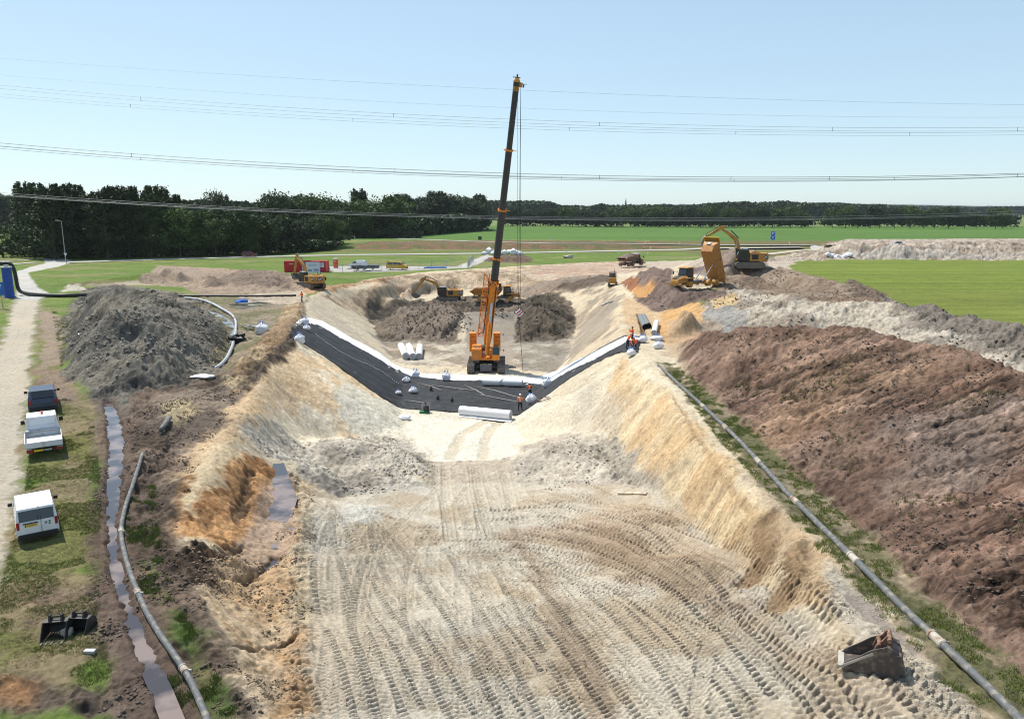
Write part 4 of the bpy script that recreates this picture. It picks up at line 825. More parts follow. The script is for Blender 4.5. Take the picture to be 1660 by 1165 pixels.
# ---------------------------------------------------------------- crawler crane
def crane():
    x0, y0 = hit(789, 598); z0 = -6.97
    t = thing('crawler_crane', 'tall orange telescopic crawler crane standing on the white pit floor', 'crane', (x0, y0, z0), rz=-math.pi / 2)
    # local x forward = towards the camera, y = world +x
    for s in (-1, 1): track_unit(t, s * 2.0, 6.6, 1.15, .95)
    m = MB(); m.box((0, 0, .8), (2.4, 3.2, .6)); m.cyl((0, 0, .9), (0, 0, 1.55), 1.0, n=24); m.box((1.6, 1.0, .8), (1.2, .3, .4)); m.box((1.6, -1.0, .8), (1.2, .3, .4)); m.build('undercarriage', 'black', t)
    m = MB(); m.box((2.45, 0, .72), (.9, 1.55, .85), bev=.06); w = m.build('carbody_weight', M('weight_grey', (.10, .10, .12), .5), t); MB().box((2.45, -.15, 1.16), (.35, .55, .012)).build('warning_plate', 'plate', w)
    m = MB(); m.box((-.6, 0, 1.72), (5.2, 2.2, .3)); m.box((-.6, -.75, 2.3), (4.6, .25, .9)); m.box((-.6, .55, 2.3), (4.6, .25, .9)); m.build('superstructure', 'crane_orange', t, bevel=.02)
    m = MB(); m.box((1.3, -1.28, 2.35), (1.5, 1.3, 1.5), bev=.05); m.box((.0, -1.28, 2.7), (1.2, 1.25, 1.2), bev=.05); e = m.build('engine_box', 'crane_orange', t)
    m = MB(); m.box((1.2, -1.2, 3.115), (.8, .75, .02))
    for k in range(4): m.box((2.06, -1.28, 1.8 + k * .3), (.03, 1.1, .06))
    m.build('engine_grille', M('grille', (.22, .17, .12), .7), e)
    m = MB(); m.prism([(1.2, 1.65), (2.65, 1.65), (2.75, 2.4), (2.45, 3.45), (1.25, 3.5)], .82, 1.78); cb = m.build('cab', 'crane_orange', t, bevel=.05)
    m = MB(); T = frame((2.62, 1.3, 2.95), (0, 1, 0), (-.28, 0, 1)); m.box((0, 0, .05), (.86, 1.05, .02), T); m.prism([(1.4, 2.3), (2.6, 2.4), (2.35, 3.35), (1.4, 3.38)], .795, .81); m.prism([(1.4, 2.3), (2.6, 2.4), (2.35, 3.35), (1.4, 3.38)], 1.79, 1.805); m.box((1.9, 1.3, 3.53), (.9, .7, .02)); m.build('cab_window', M('greenglass', (.012, .035, .028), .08, spec=.8, var=0), cb)
    m = MB(); m.cyl((2.5, 1.8, 3.1), (2.6, 2.3, 3.1), .02, n=6); m.box((2.6, 2.35, 3.0), (.05, .12, .3)); m.build('mirror', 'black', cb)
    for yy, hh, ww in ((-1.95, 2.6, .95), (1.35, 2.6, .95)):
        m = MB()
        for k in range(5): m.box((-2.9, yy, 1.95 + k * hh / 5 + hh / 10), (1.5, ww, hh / 5 - .03), bev=.04)
        m.build('counterweight', 'crane_orange', t)
    for yy in (-.15, .15): pass
    m = MB()
    for k in range(2): m.cyl((-1.6 + k * 1.1, -.6, 2.75), (-1.6 + k * 1.1, .4, 2.75), .42, n=18)
    m.build('winch', 'steel_dirty', t)
    # boom in local coordinates
    inv = (Matrix.Translation((x0, y0, z0)) @ Matrix.Rotation(-math.pi / 2, 4, 'Z')).inverted()
    A = Vector((-1.6, .0, 2.9)); tipw = atY(837, 138, 95.5); B = inv @ Vector(tipw); D = (B - A).normalized(); LN = (B - A).length
    def at_(k): return A + D * k
    side = Vector((0, 1, 0)); side = (side - D * side.dot(D)).normalized(); front = side.cross(D)
    if front.x < 0: front = -front
    def sec(k, w, d, off=0):
        c = at_(k) + front * off; q = []
        for a, b in ((-1, -.55), (-.6, -1), (.6, -1), (1, -.55), (1, .7), (.8, 1), (-.8, 1), (-1, .7)): q.append(c + side * a * w / 2 + front * b * d / 2)
        return q
    bl = LN * .27
    m = MB(); m.hull([sec(0, .7, .7), sec(1.2, 1.05, 1.25), sec(bl, 1.05, 1.25)]); m.hull([sec(bl - .2, 1.3, 1.5), sec(bl + .25, 1.3, 1.5)]); m.hull([sec(bl - 2.2, 1.15, 1.36), sec(bl - 2.0, 1.15, 1.36)]); b0 = m.build('boom_base', 'crane_orange', t)
    m = MB()
    for i in range(6): c = at_(bl + .1 - (i % 2) * .25); m.box(tuple(c + side * (-.75 + .3 * i) + front * .72), (.14, .14, .25))
    m.box(tuple(at_(bl - .6) + side * .85), (.5, .35, .9)); m.build('boom_collar_fittings', 'cat_black', b0)
    marks = [bl, LN * .365, LN * .553, LN * .774, LN - .5]; wd = [.98, .92, .83, .72]
    for i in range(4):
        MB().hull([sec(marks[i], wd[i], wd[i] * 1.15), sec(marks[i + 1], wd[i], wd[i] * 1.15)]).build('boom_section', 'boom_grey', t)
        if i < 3:
            m = MB(); m.hull([sec(marks[i + 1] - .12, wd[i] + .16, wd[i] * 1.15 + .16), sec(marks[i + 1] + .12, wd[i] + .16, wd[i] * 1.15 + .16)]); c = at_(marks[i + 1]); bar(m, c + side * .4, c + side * 1.0, .06, .06); bar(m, c - side * .4, c - side * .65, .1, .1); m.build('boom_collar', 'crane_orange', t)
    m = MB(); m.m = 0; m.hull([sec(LN - .7, .75, .95), sec(LN + .5, .8, 1.1), sec(LN + .8, .45, .6)]); c = at_(LN + .1); m.hull([[c + side * .3 + front * q + D * r for q, r in ((0, -.3), (.4, -.3), (.4, .3), (0, .3))], [c + side * .75 + front * q + D * r for q, r in ((0, -.3), (.4, -.3), (.4, .2), (0, .2))]])
    hd = m.build('boom_head', 'cat', t)
    m = MB(); m.cyl(c + side * .8 + front * .2 - D * .1, c + side * .95 + front * .2 - D * .1, .2); bar(m, c + side * .7 + front * .2 + D * .1, c + side * 1.25 + front * .2 + D * .12, .05, .05); m.cyl(c - side * .5 + D * .75, c + side * .4 + D * .75, .05); m.cyl(at_(LN + .7), at_(LN + 1.2), .1); m.cyl(c + front * .35 - side * .35, c + front * .35 + side * .35, .3, n=16); m.build('sheave', 'cat_black', hd)
    # luffing cylinder
    lo = Vector((1.6, .1, 2.2)); hi = at_(bl * .7) + front * .6; m = MB(); m.m = 0; m.cyl(lo, lo.lerp(hi, .62), .27, n=16); m.m = 1; m.cyl(lo.lerp(hi, .62), hi, .17, n=14); m.build('luffing_cylinder', None, t, mats=['crane_orange', 'chrome'])
    # lattice jib folded along the boom
    m = MB(); base = -side * 1.05 + front * .0; n = 12; W = .34; k0, k1 = 1.4, bl + 1.0
    for a in (-1, 1):
        for b in (-1, 1): m.tube([at_(k0) + base + side * a * W + front * b * W, at_(k1) + base + side * a * W + front * b * W], .06, n=6)
    for i in range(n):
        ka, kb = k0 + (k1 - k0) * i / n, k0 + (k1 - k0) * (i + 1) / n; sg = 1 if i % 2 else -1
        for b in (-1, 1):
            m.tube([at_(ka) + base + side * sg * W + front * b * W, at_(kb) + base - side * sg * W + front * b * W], .035, n=5)
            m.tube([at_(ka) + base + side * b * W + front * sg * W, at_(kb) + base + side * b * W - front * sg * W], .035, n=5)
            m.tube([at_(ka) + base + side * W + front * b * W, at_(ka) + base - side * W + front * b * W], .035, n=5)
    for k in (3, 6, 8.5): bar(m, at_(k) + base + side * .3, at_(k) - side * .5, .12, .12)
    m.build('lattice_jib', 'crane_orange', t)
    m = MB()
    for k in range(3): m.tube([at_(1.5) + front * .66 + side * (.3 + .07 * k), at_(bl - .5) + front * .68 + side * (.3 + .07 * k)], .025, n=5)
    m.tube([at_(2) - side * .62 + front * .5, at_(bl) - side * .6 + front * .55], .05, n=6); m.build('hydraulic_hose', 'black', b0)
    m = MB()
    for i in range(9):
        k = bl - .1; a = at_(k) - side * 1.3 + side * i * .18; 
        m.tube([a, a + D * .9], .025, n=4)
    m.tube([at_(bl + .8) - side * 1.3, at_(bl + .8) + side * .2], .03, n=4); m.build('jib_bracket', 'crane_orange', b0)
    # hook block on its ropes
    hw = Vector(atY(842, 507, 95.2)); hl = inv @ hw; top = c + side * .55 + front * .45 - D * .3
    m = MB(); m.tube([top, hl + Vector((0, -.12, .5))], .022, n=5); m.tube([top + front * .1, hl + Vector((0, .12, .5))], .022, n=5); m.tube([at_(bl) + front * .7, at_(LN) + front * .75], .02, n=5); w2 = inv @ Vector(atY(836, 470, 95.2)); m.tube([top - side * .35, Vector((top.x, (inv @ Vector(atY(838.5, 470, 95.2))).y, w2.z))], .018, n=5); m.build('hoist_rope', 'black', t)
    m = MB(); s_ = .5; hk = None
    for k in range(5):
        m.m = k % 2; x_a, x_b = -.5 + k * .2, -.5 + (k + 1) * .2
        m.prism([(-.14, 0), (.14, 0), (.14, .2), (-.14, .2)], 0, 1, Matrix.Translation(hl + Vector((0, 0, .0))) @ Matrix.Rotation(R(40), 4, 'X') @ Matrix.Scale(.75, 4) @ Matrix.Translation((0, -.5, x_a)))
    hk = m.build('hook_block', None, t, mats=['white_paint', 'stripe_red'])
    m = MB(); m.cyl(hl + Vector((0, 0, -.95)), hl + Vector((0, 0, -.55)), .07); m.tube([hl + Vector((0, .22 * math.sin(a), -1.15 - .22 * math.cos(a))) for a in [R(q) for q in range(180, 480, 30)]], .06, n=6); m.build('hook', 'black', hk)
    gx_, gy_ = hit(848, 606); gl = inv @ Vector((gx_, gy_, -6.95)); m = MB(); m.tube([hl + Vector((0, 0, -1.3)), gl], .035, n=5); m.build('tag_line', 'black', hk)
    return t
crane()
# ---------------------------------------------------------------- road vehicles
def shell(prof, hw, top_in=.12, zb=.9, zt=1.8, n=None):
    """body shell: side outline pushed to both sides with the upper part drawn in; returns MB. outline counter-clockwise in x,z"""
    m = MB(); k = len(prof)
    def y(z, f=1): return hw - top_in * max(0, min(1, (z - zb) / (zt - zb))) ** 1.3
    vs = [(x, -y(z), z) for x, z in prof] + [(x, y(z), z) for x, z in prof]
    m.add(vs, [(i, k + i, k + (i + 1) % k, (i + 1) % k) for i in range(k)])
    # side walls from a centre fan keep concave outlines sound
    from mathutils.geometry import tessellate_polygon
    tri = tessellate_polygon([[Vector((x, z, 0)) for x, z in prof]])
    m.add(vs, [tuple(t) for t in tri] + [tuple(k + i for i in reversed(t)) for t in tri]); return m
def side_glass(m, q, hw, top_in, zb, zt, off=.006):
    def y(z): return hw - top_in * max(0, min(1, (z - zb) / (zt - zb))) ** 1.3
    for s in (-1, 1):
        a = [(x, s * (y(z) + off), z) for x, z in q]; b = [(x, s * (y(z) - .02), z) for x, z in q]; m.hull([a, b])
def van(label, loc, fwd, col='white_paint', kind='panel', group=None, name='van', rear_detail=False, tilt=None):
    t = thing(name, label, 'van', loc, fwd=fwd, group=group, tilt=tilt)
    if kind == 'panel': pr = [(-2.15, .35), (2.2, .32), (2.28, .6), (2.2, .85), (1.5, 1.08), (1.25, 1.12), (.62, 1.68), (.3, 1.77), (-1.6, 1.82), (-2.0, 1.76), (-2.12, 1.3), (-2.2, .9), (-2.2, .5)]; hw, ti, zb, zt = .89, .13, .95, 1.82; wx = (-1.35, 1.4); wr = .32
    elif kind == 'bus': pr = [(-2.4, .4), (2.4, .38), (2.48, .7), (2.3, 1.1), (1.75, 1.25), (1.1, 1.9), (.8, 1.97), (-2.1, 2.0), (-2.35, 1.9), (-2.45, 1.0), (-2.45, .5)]; hw, ti, zb, zt = .95, .13, 1.1, 2.0; wx = (-1.4, 1.6); wr = .34
    elif kind == 'car': pr = [(-2.1, .32), (2.15, .3), (2.2, .6), (2.05, .8), (1.2, .98), (.3, 1.42), (-.1, 1.5), (-1.3, 1.48), (-1.95, 1.05), (-2.15, .95), (-2.2, .55)]; hw, ti, zb, zt = .87, .2, .9, 1.5; wx = (-1.3, 1.35); wr = .32
    elif kind == 'suv': pr = [(-2.1, .4), (2.15, .38), (2.2, .75), (2.05, .95), (1.2, 1.1), (.5, 1.62), (.1, 1.7), (-1.6, 1.68), (-2.05, 1.15), (-2.15, .9), (-2.15, .6)]; hw, ti, zb, zt = .9, .17, 1.0, 1.7; wx = (-1.3, 1.35); wr = .35
    b = shell(pr, hw, ti, zb, zt).build('body', col, t, smooth=False, bevel=.05)
    for x in wx:
        for s in (-1, 1): wheel((x, s * (hw - .12), wr), wr, .22, t, rim='galv')
    g = MB()
    if kind == 'panel':
        side_glass(g, [(.15, 1.15), (1.1, 1.15), (.6, 1.58), (.2, 1.6)], hw, ti, zb, zt)
        T = frame((.955, 0, 1.42), (0, 1, 0), (-.63, 0, .56)); g.box((0, 0, .02), (1.4, .66, .03), T)
    if kind == 'bus':
        for q in ([(.5, 1.25), (1.5, 1.25), (1.05, 1.75), (.5, 1.8)], [(-.7, 1.28), (.4, 1.28), (.4, 1.8), (-.7, 1.8)], [(-2.1, 1.28), (-.8, 1.28), (-.8, 1.8), (-2.05, 1.8)]): side_glass(g, q, hw, ti, zb, zt)
        T = frame((1.44, 0, 1.58), (0, 1, 0), (-.65, 0, .65)); g.box((0, 0, .02), (1.5, .78, .03), T); g.box((-2.43, 0, 1.5), (.04, 1.4, .5))
    if kind in ('car', 'suv'):
        h1 = 1.4 if kind == 'car' else 1.58; z0 = 1.0 if kind == 'car' else 1.12
        side_glass(g, [(-1.55, z0), (.95, z0), (.25, h1), (-1.2, h1)], hw, ti, zb, zt)
        T = frame((.75, 0, 1.22 if kind == 'car' else 1.37), (0, 1, 0), (-.8, 0, .45 if kind == 'car' else .55)); g.box((0, 0, .02), (1.3, .8, .03), T)
        T = frame((-1.66 if kind == 'car' else -1.84, 0, 1.28 if kind == 'car' else 1.43), (0, 1, 0), (.62, 0, .45) if kind == 'car' else (.45, 0, .55)); g.box((0, 0, -.02), (1.25, .55, .05), T)
    m = MB()
    for s in (-1, 1): MB().box((2.2 if kind != 'bus' else 2.42, s * .66, .78 if kind != 'bus' else .95), (.1, .3, .16), bev=.03).build('headlight', 'chrome', t)
    [MB().box((q if kind != 'bus' else q + math.copysign(.24, q), 0, .42), (.14, hw * 2 - .08, .24), bev=.05).build('bumper', 'black', t) for q in (-2.2, 2.22)]
    for s in (-1, 1): MB().box((.95 if kind != 'bus' else 1.45, s * (hw + .12), 1.12 if kind != 'bus' else 1.3), (.12, .2, .16), bev=.03).build('mirror', 'black', t)
    if kind == 'panel' and rear_detail:
        # rear doors, sloping face between (-2.0,1.76) and (-2.2,.9)
        gl = MB(); T = frame((-2.085, 0, 1.42), (0, -1, 0), (.12, 0, .5)); gl.box((0, -.02, .0), (1.46, .52, .035), T, taper=(1,1)); gw = gl.build('rear_window', 'glass', t, bevel=.01)
        m = MB(); m.box((.12, .36, .03), (.03, .1, .02), T); m.box((.05, -.15, .03), (.025, .26, .015), T); m.build('wiper', 'black', gw)
        m = MB(); T2 = frame((-2.175, 0, .86), (0, -1, 0), (.03, 0, .5)); m.box((.16, .0, .0), (.012, 1.0, .075), T2); m.build('door_seam', 'black', t)
        m = MB(); m.box((-.28, .19, .02), (.62, .05, .06), T2); m.build('plate_light_bar', 'black', t)
        pl = MB().box((-.26, .08, .03), (.52, .115, .02), T2).build('number_plate', 'plate', t); MB().box((-.545 + .05, .08, .032), (.05, .112, .022), T2).build('country_band', 'blue', pl)
        text_mesh('8-VXB-97', .1, 'black', T2 @ Matrix.Translation((-.235, .08, .038)), 'plate_characters', pl, ext=.003)
        m = MB(); m.tube([T2 @ Vector((.36 + .055 * math.cos(a), .1 + .055 * math.sin(a), .035)) for a in [R(q) for q in range(0, 361, 30)]], .008, n=5)
        m.tube([T2 @ Vector(q) for q in ((.325, .14, .035), (.345, .06, .035), (.36, .1, .035), (.375, .06, .035), (.395, .14, .035))], .006, n=4); m.build('emblem', 'black', t)
        m = MB(); m.box((.52, .14, .03), (.09, .07, .01), T2); m.box((.51, .03, .03), (.085, .07, .01), T2); m.build('green_sticker', 'green', t)
        for s in (-1, 1):
            m = MB(); m.box((-2.17, s * .80, .98), (.09, .13, .36), bev=.02); m.build('tail_light', 'red_light', t)
        m = MB(); m.box((-1.2, 0, 1.835), (1.2, .012, .012)); 
        for s in (-1, 1): m.box((-.9, s * .74, 1.82), (2.0, .03, .03))
        m.build('roof_rail', 'white_dirty', t)
    else:
        if kind == 'panel': g.box((-2.07, 0, 1.42), (.05, 1.3, .42), Matrix.Identity(4))
        m = MB()
        for s in (-1, 1): MB().box((-2.17 if kind != 'bus' else -2.44, s * .76, .95), (.07, .13, .3)).build('tail_light', 'red_light', t)
    g.build('window', 'glass', t)
    return t
def pos(px, py): x, y = hit(px, py); return (x, y, gz(x, y) - .02)
x, y = hit(65, 882); a = Vector((x, y)); d = Vector((-.57, .82)).normalized()
van('small white panel van parked nearest on the verge with dark rear window', (a.x + d.x * 2.2, a.y + d.y * 2.2, .0), (d.x, d.y), rear_detail=True).scale = (.88,) * 3
# flatbed pickup
def pickup(loc, fwd):
    t = thing('flatbed_pickup', 'white flatbed pickup with orange beacon on its cab roof parked on the verge', 'pickup truck', loc, fwd=fwd)
    m = MB(); m.box((-.3, 0, .55), (4.8, .9, .2)); m.build('chassis', 'black', t)
    pr = [(-.15, .5), (2.5, .45), (2.6, .8), (2.45, 1.15), (1.95, 1.3), (1.4, 2.0), (1.15, 2.1), (.1, 2.12), (-.1, 2.05), (-.3, 1.2), (-.3, .6)]
    c = shell(pr, .95, .14, 1.1, 2.1).build('cab', 'white_paint', t, bevel=.06)
    m = MB(); side_glass(m, [(.5, 1.3), (1.75, 1.3), (1.3, 1.88), (.5, 1.9)], .95, .14, 1.1, 2.1); T = frame((1.7, 0, 1.65), (0, 1, 0), (-.55, 0, .7)); m.box((0, 0, .02), (1.5, .8, .03), T); m.build('cab_window', 'glass', c)
    T = frame((-.2, 0, 1.62), (0, -1, 0), (.2, 0, .85)); m = MB()
    for z in (-.1, .32): m.box((0, z, .035), (1.45, .015, .012), T)
    for s in (-1, 1): m.box((s * .76, .05, .035), (.03, .85, .03), T)
    m.build('back_panel_rib', 'white_dirty', c)
    for s in (-1, 1): MB().box((1.4, s * 1.1, 1.42), (.14, .24, .26), bev=.04).build('mirror', 'black', c)
    be = MB().cyl((.35, -.05, 2.1), (.35, -.05, 2.16), .09).cyl((.35, -.05, 2.16), (.35, -.05, 2.32), .07, .055).build('beacon', 'orange_light', c)
    m = MB(); m.box((-1.75, 0, .82), (2.75, 2.0, .06)); fb = m.build('bed_floor', M('bedfloor', (.56, .55, .53), .6, dirt=(.44, .42, .39)), t)
    m = MB()
    for s in (-1, 1): m.box((-1.75, s * 1.0, .98), (2.78, .04, .34))
    m.box((-3.13, 0, .98), (.04, 2.04, .34)); m.box((-.38, 0, 1.03), (.06, 2.04, .42)); m.build('bed_side', 'white_dirty', t)
    MB().cyl((-.45, -.95, 1.2), (-.45, .95, 1.2), .09, n=10).build('rolled_tarp', 'galv', t)
    for x in (-1.9, 1.75):
        for s in (-1, 1): wheel((x, s * .83, .36), .36, .24, t)
    m = MB(); m.box((-3.1, 0, .6), (.1, 1.9, .12)); lb = m.build('rear_bar', 'black', t)
    for s in (-1, 1): MB().box((-3.16, s * .78, .62), (.06, .34, .13)).build('tail_light', 'red_light', lb)
    MB().box((-3.16, .3, .62), (.03, .52, .11)).build('number_plate', 'plate', lb); MB().box((-3.16, -.2, .62), (.03, .4, .11)).build('reflector_plate', 'galv', lb)
    return t
x, y = hit(74, 744); pickup((x - .53 * 2.9, y + .85 * 2.9, 0), (-.53, .85)).scale = (.92,) * 3
x, y = hit(72, 672); van('dark blue grey car parked ahead of the flatbed pickup', (x - .53 * 2, y + .85 * 2, 0), (-.53, .85), col='darkblue', kind='suv', name='parked_car')["category"] = 'car'
x, y = hit(580, 434); van('white panel van parked facing left beside the trailers', (x, y, .05), (-1, .1))
x, y = hit(644, 437.5); van('mustard yellow window van parked on the fenced yard', (x, y, .05), (.98, -.2), col='yellow', kind='bus')
x, y = hit(404, 417); van('dark red car driving on the far road past the woods', (x, y, .1), (1, .02), col='darkred', kind='suv', name='passing_car')["category"] = 'car'
x, y = 152, 292; van('silver car half hidden behind the distant row of sand heaps', (atY(1452, 400, 285)[0], 285, 1.2), (-1, -.1), col='silver', kind='suv', name='parked_car')["category"] = 'car'
# ---------------------------------------------------------------- people
def skin_obj(name, chains, mat, parent, levels=1, T=None):
    """chains: lists of (point, radius): tapered limbs melted into one continuous surface"""
    m = MB()
    for ch in chains:
        pr = None
        for p, r in ch:
            m.ball(tuple(p), r, n=10)
            if pr is not None and (Vector(p) - Vector(pr[0])).length > 1e-4: m.cyl(pr[0], p, pr[1], r, n=10)
            pr = (p, r)
    o = m.build(name, mat, parent); md = o.modifiers.new("r", 'REMESH'); md.mode = 'VOXEL'; md.voxel_size = .009 if name == 'body' else .018; md.use_smooth_shade = True
    sm = o.modifiers.new("s", 'SMOOTH'); sm.factor = .5; sm.iterations = 2 if name == 'body' else 4; return o
def person(label, loc, face, J=None, helmet=True, top='vest', group='site workers'):
    """J overrides joints: x right, y forward, z up, metres"""
    j = dict(hip=(0, 0, .92), waist=(0, .01, 1.08), chest=(0, .02, 1.32), neck=(0, .02, 1.50), chin=(0, .04, 1.56), head=(0, .04, 1.68), crown=(0, .03, 1.76),
             kL=(-.12, .03, .50), aL=(-.14, -.03, .09), tL=(-.15, .13, .04), kR=(.12, .03, .50), aR=(.14, -.03, .09), tR=(.16, .13, .04),
             sL=(-.19, .0, 1.43), eL=(-.27, .02, 1.15), hL=(-.26, .16, .93), sR=(.19, .0, 1.43), eR=(.27, .02, 1.15), hR=(.26, .16, .93))
    if J: j.update(J)
    t = thing('person', label, 'person', loc, rz=face, group=group)
    V = {k: Vector(v) for k, v in j.items()}
    core = [(V['hip'], .10), (V['waist'], .10), (V['chest'], .12), (V['neck'], .055), (V['chin'], .075), (V['head'], .098), (V['crown'], .07)]
    ch = [core]
    for s in 'LR':
        sd = -1 if s == 'L' else 1; hj = V['hip'] + Vector((sd * .09, 0, -.05))
        ch.append([(V['hip'], .10), (hj, .085), (V['k' + s], .055), (V['a' + s], .04), (V['t' + s], .035)])
        d = (V['h' + s] - V['e' + s]).normalized(); sdv = d.orthogonal().normalized(); h = V['h' + s]; palm = h + d * .07
        ch.append([(V['chest'], .12), (V['s' + s], .055), (V['e' + s], .042), (h, .028), (palm, .034)])
        for q, ln in ((-.03, .075), (-.01, .09), (.01, .085), (.03, .065)): ch.append([(palm, .034), (palm + sdv * q + d * .03, .011), (palm + sdv * q * 1.2 + d * ln, .008)])
        ch.append([(h, .028), (h + sdv * .045 + d * .03, .012), (h + sdv * .055 + d * .07, .009)])
    body = skin_obj('body', ch, 'skin', t, 1)
    # face: nose, eyes, ears
    m = MB(); hd = V['head']; up = (V['crown'] - V['chin']).normalized(); fw = Vector((0, 1, 0)); fw = (fw - up * fw.dot(up)).normalized(); sd = fw.cross(up)
    m.cyl(hd + fw * .085 + up * .01, hd + fw * .118 - up * .02, .01, .016, n=6)
    for s in (-1, 1): m.ball(tuple(hd + sd * s * .10), .022, n=6)
    m.build('nose_and_ears', 'skin', body)
    m = MB()
    for s in (-1, 1): m.ball(tuple(hd + fw * .092 + sd * s * .032 + up * .015), .009, n=6)
    m.box(tuple(hd + fw * .092 - up * .045), (.04, .008, .008)); m.build('eyes_and_mouth', 'black', body)
    tr = []
    for s in 'LR':
        sdn = -1 if s == 'L' else 1; hj = V['hip'] + Vector((sdn * .09, 0, -.04))
        tr.append([(V['waist'] - (V['waist'] - V['hip']) * .2, .115), (V['hip'], .12), (hj, .10), (V['k' + s], .073), (V['a' + s], .055)])
    skin_obj('trousers', tr, 'navy', t, 1)
    ve = [[(V['hip'] + (V['waist'] - V['hip']) * .3, .125), (V['waist'], .125), (V['chest'], .145), (V['neck'] - (V['neck'] - V['chest']) * .25, .08)]]
    for s in 'LR': ve.append([(V['chest'], .145), (V['s' + s], .075), (V['e' + s], .058), (V['e' + s].lerp(V['h' + s], .8), .042)])
    skin_obj('jacket', ve, top, t, 1)
    m = MB()
    for s in 'LR': m.tube([V['a' + s] + Vector((0, -.03, -.0)), V['a' + s] + Vector((0, .0, -.04)), V['t' + s] + Vector((0, .04, .01))], [.05, .055, .04], n=8)
    m.build('boots', 'black', t, smooth=True)
    if helmet:
        m = MB(); c = V['head'] + up * .03; T = frame(c, sd, fw)
        n = 12
        secs = [[(math.cos(a) * r, math.sin(a) * r * 1.12 + (.03 if z < .03 else 0), z) for a in (2 * math.pi * k / n for k in range(n))] for z, r in ((.015, .145), (.03, .13), (.08, .118), (.12, .08), (.135, .03))]
        m.hull(secs, T); m.build('helmet', 'helmet', t, smooth=True)
    else:
        MB().ball(tuple(V['head'] + up * .02 - fw * .012), .108, n=12).build('hair', 'black', t, smooth=True)
    return t
def P(px, py, dz=0): x, y = hit(px, py); return (x, y, gz(x, y) + dz)
LEAN = dict(waist=(0, .06, 1.06), chest=(0, .2, 1.25), neck=(0, .3, 1.38), chin=(0, .36, 1.41), head=(0, .4, 1.51), crown=(0, .42, 1.6), sL=(-.19, .24, 1.33), sR=(.19, .24, 1.33), eL=(-.24, .32, 1.06), eR=(.24, .34, 1.06), hL=(-.18, .48, .88), hR=(.16, .5, .88))
CROUCH = dict(hip=(0, -.1, .45), waist=(0, -.02, .6), chest=(0, .12, .8), neck=(0, .22, .93), chin=(0, .27, .96), head=(0, .31, 1.06), crown=(0, .32, 1.15), kL=(-.2, .32, .52), aL=(-.18, .0, .09), tL=(-.18, .16, .04), kR=(.2, .32, .52), aR=(.18, .0, .09), tR=(.18, .16, .04), sL=(-.19, .14, .9), sR=(.19, .14, .9), eL=(-.28, .36, .68), eR=(.28, .36, .68), hL=(-.14, .5, .5), hR=(.12, .52, .5))
WALK = dict(kL=(-.12, .16, .52), aL=(-.14, .22, .09), tL=(-.15, .38, .05), kR=(.12, -.02, .5), aR=(.14, -.24, .13), tR=(.15, -.1, .05), hL=(-.24, .22, .98), eR=(.28, .12, 1.16), hR=(.2, .34, 1.08))
LZ = .07
person('worker in light orange jacket and white helmet on the near liner edge', P(843, 667, LZ), -.3, dict(kL=(-.15, .0, .5), aL=(-.2, 0, .09), tL=(-.22, .14, .04), kR=(.15, .08, .5), aR=(.22, .06, .09), tR=(.25, .2, .04), eR=(.3, .14, 1.16), hR=(.2, .38, 1.02)), top='vest_light')
person('worker in red orange jacket bending forward beside the end of the long white roll', P(859, 645, LZ), .2, LEAN, helmet=False)
person('worker with white helmet standing nearest the pit edge among the three at the crest', P(1017, 567, LZ), -1.0, LEAN)
person('worker with raised hands standing behind the other two at the crest', P(1025, 558, LZ), 1.2, dict(eL=(-.3, .2, 1.22), hL=(-.12, .34, 1.42), eR=(.3, .2, 1.22), hR=(.12, .34, 1.42)), helmet=False)
person('worker in red orange jacket crouching over a white bag at the crest', P(1028, 566, LZ), 2.8, CROUCH, helmet=False)
person('worker in orange vest standing on the left crest near the folded excavator', P(490, 491), 2.4, WALK, top='vest')

# ---------------------------------------------------------------- liner sheets
def res(pl, n):
    q = [np.array(p) for p in pl]; d = [0]
    for a, b in zip(q, q[1:]): d.append(d[-1] + np.linalg.norm(b - a))
    out = []
    for i in range(n):
        s = d[-1] * i / (n - 1); k = min(len(q) - 2, max(0, np.searchsorted(d, s) - 1)); t = (s - d[k]) / max(1e-9, d[k + 1] - d[k]); out.append(q[k] * (1 - t) + q[k + 1] * t)
    return np.array(out)
def sheet(name, label, cat, far, near, mat, lift=.06, n=220, m=44, wr=.08, kind=None):
    A = res(poly(far), n); B = res(poly(near), n); vs = []; fs = []
    t = np.linspace(0, 1, m)[None, :, None]; Pq = A[:, None, :] * (1 - t) + B[:, None, :] * t
    x = Pq[..., 0].ravel(); y = Pq[..., 1].ravel(); z = H0(x, y)
    zz = terrain(x, y)[0]; z = np.maximum(z, zz) + lift
    w = fbms(x, y, 5, .8, seed=71, oct=4) - .5; w2 = 1 - np.abs(2 * fbms(x + y * .4, y - x * .15, 6, 1.1, seed=73, oct=2) - 1)
    z = z + wr * (w * 1.6 + sstep(.93, 1, w2) * 1.4)
    ij = np.arange(n * m).reshape(n, m); q = np.stack([ij[:-1, :-1], ij[1:, :-1], ij[1:, 1:], ij[:-1, 1:]], -1).reshape(-1, 4)
    b = MB(); b.v = list(map(tuple, np.stack([x, y, z], 1).tolist())); b.f = list(map(tuple, q.tolist())); b.mi = [0] * len(b.f)
    if b.f and True:
        v = b.v; f = b.f[0]; nn = (Vector(v[f[1]]) - Vector(v[f[0]])).cross(Vector(v[f[2]]) - Vector(v[f[0]]))
        if nn.z < 0: b.f = [tuple(reversed(k)) for k in b.f]
    o = b.build(name, mat, None, smooth=True); sd = o.modifiers.new("t", 'SOLIDIFY'); sd.thickness = .02; sd.offset = -1
    return tag(o, label, cat)
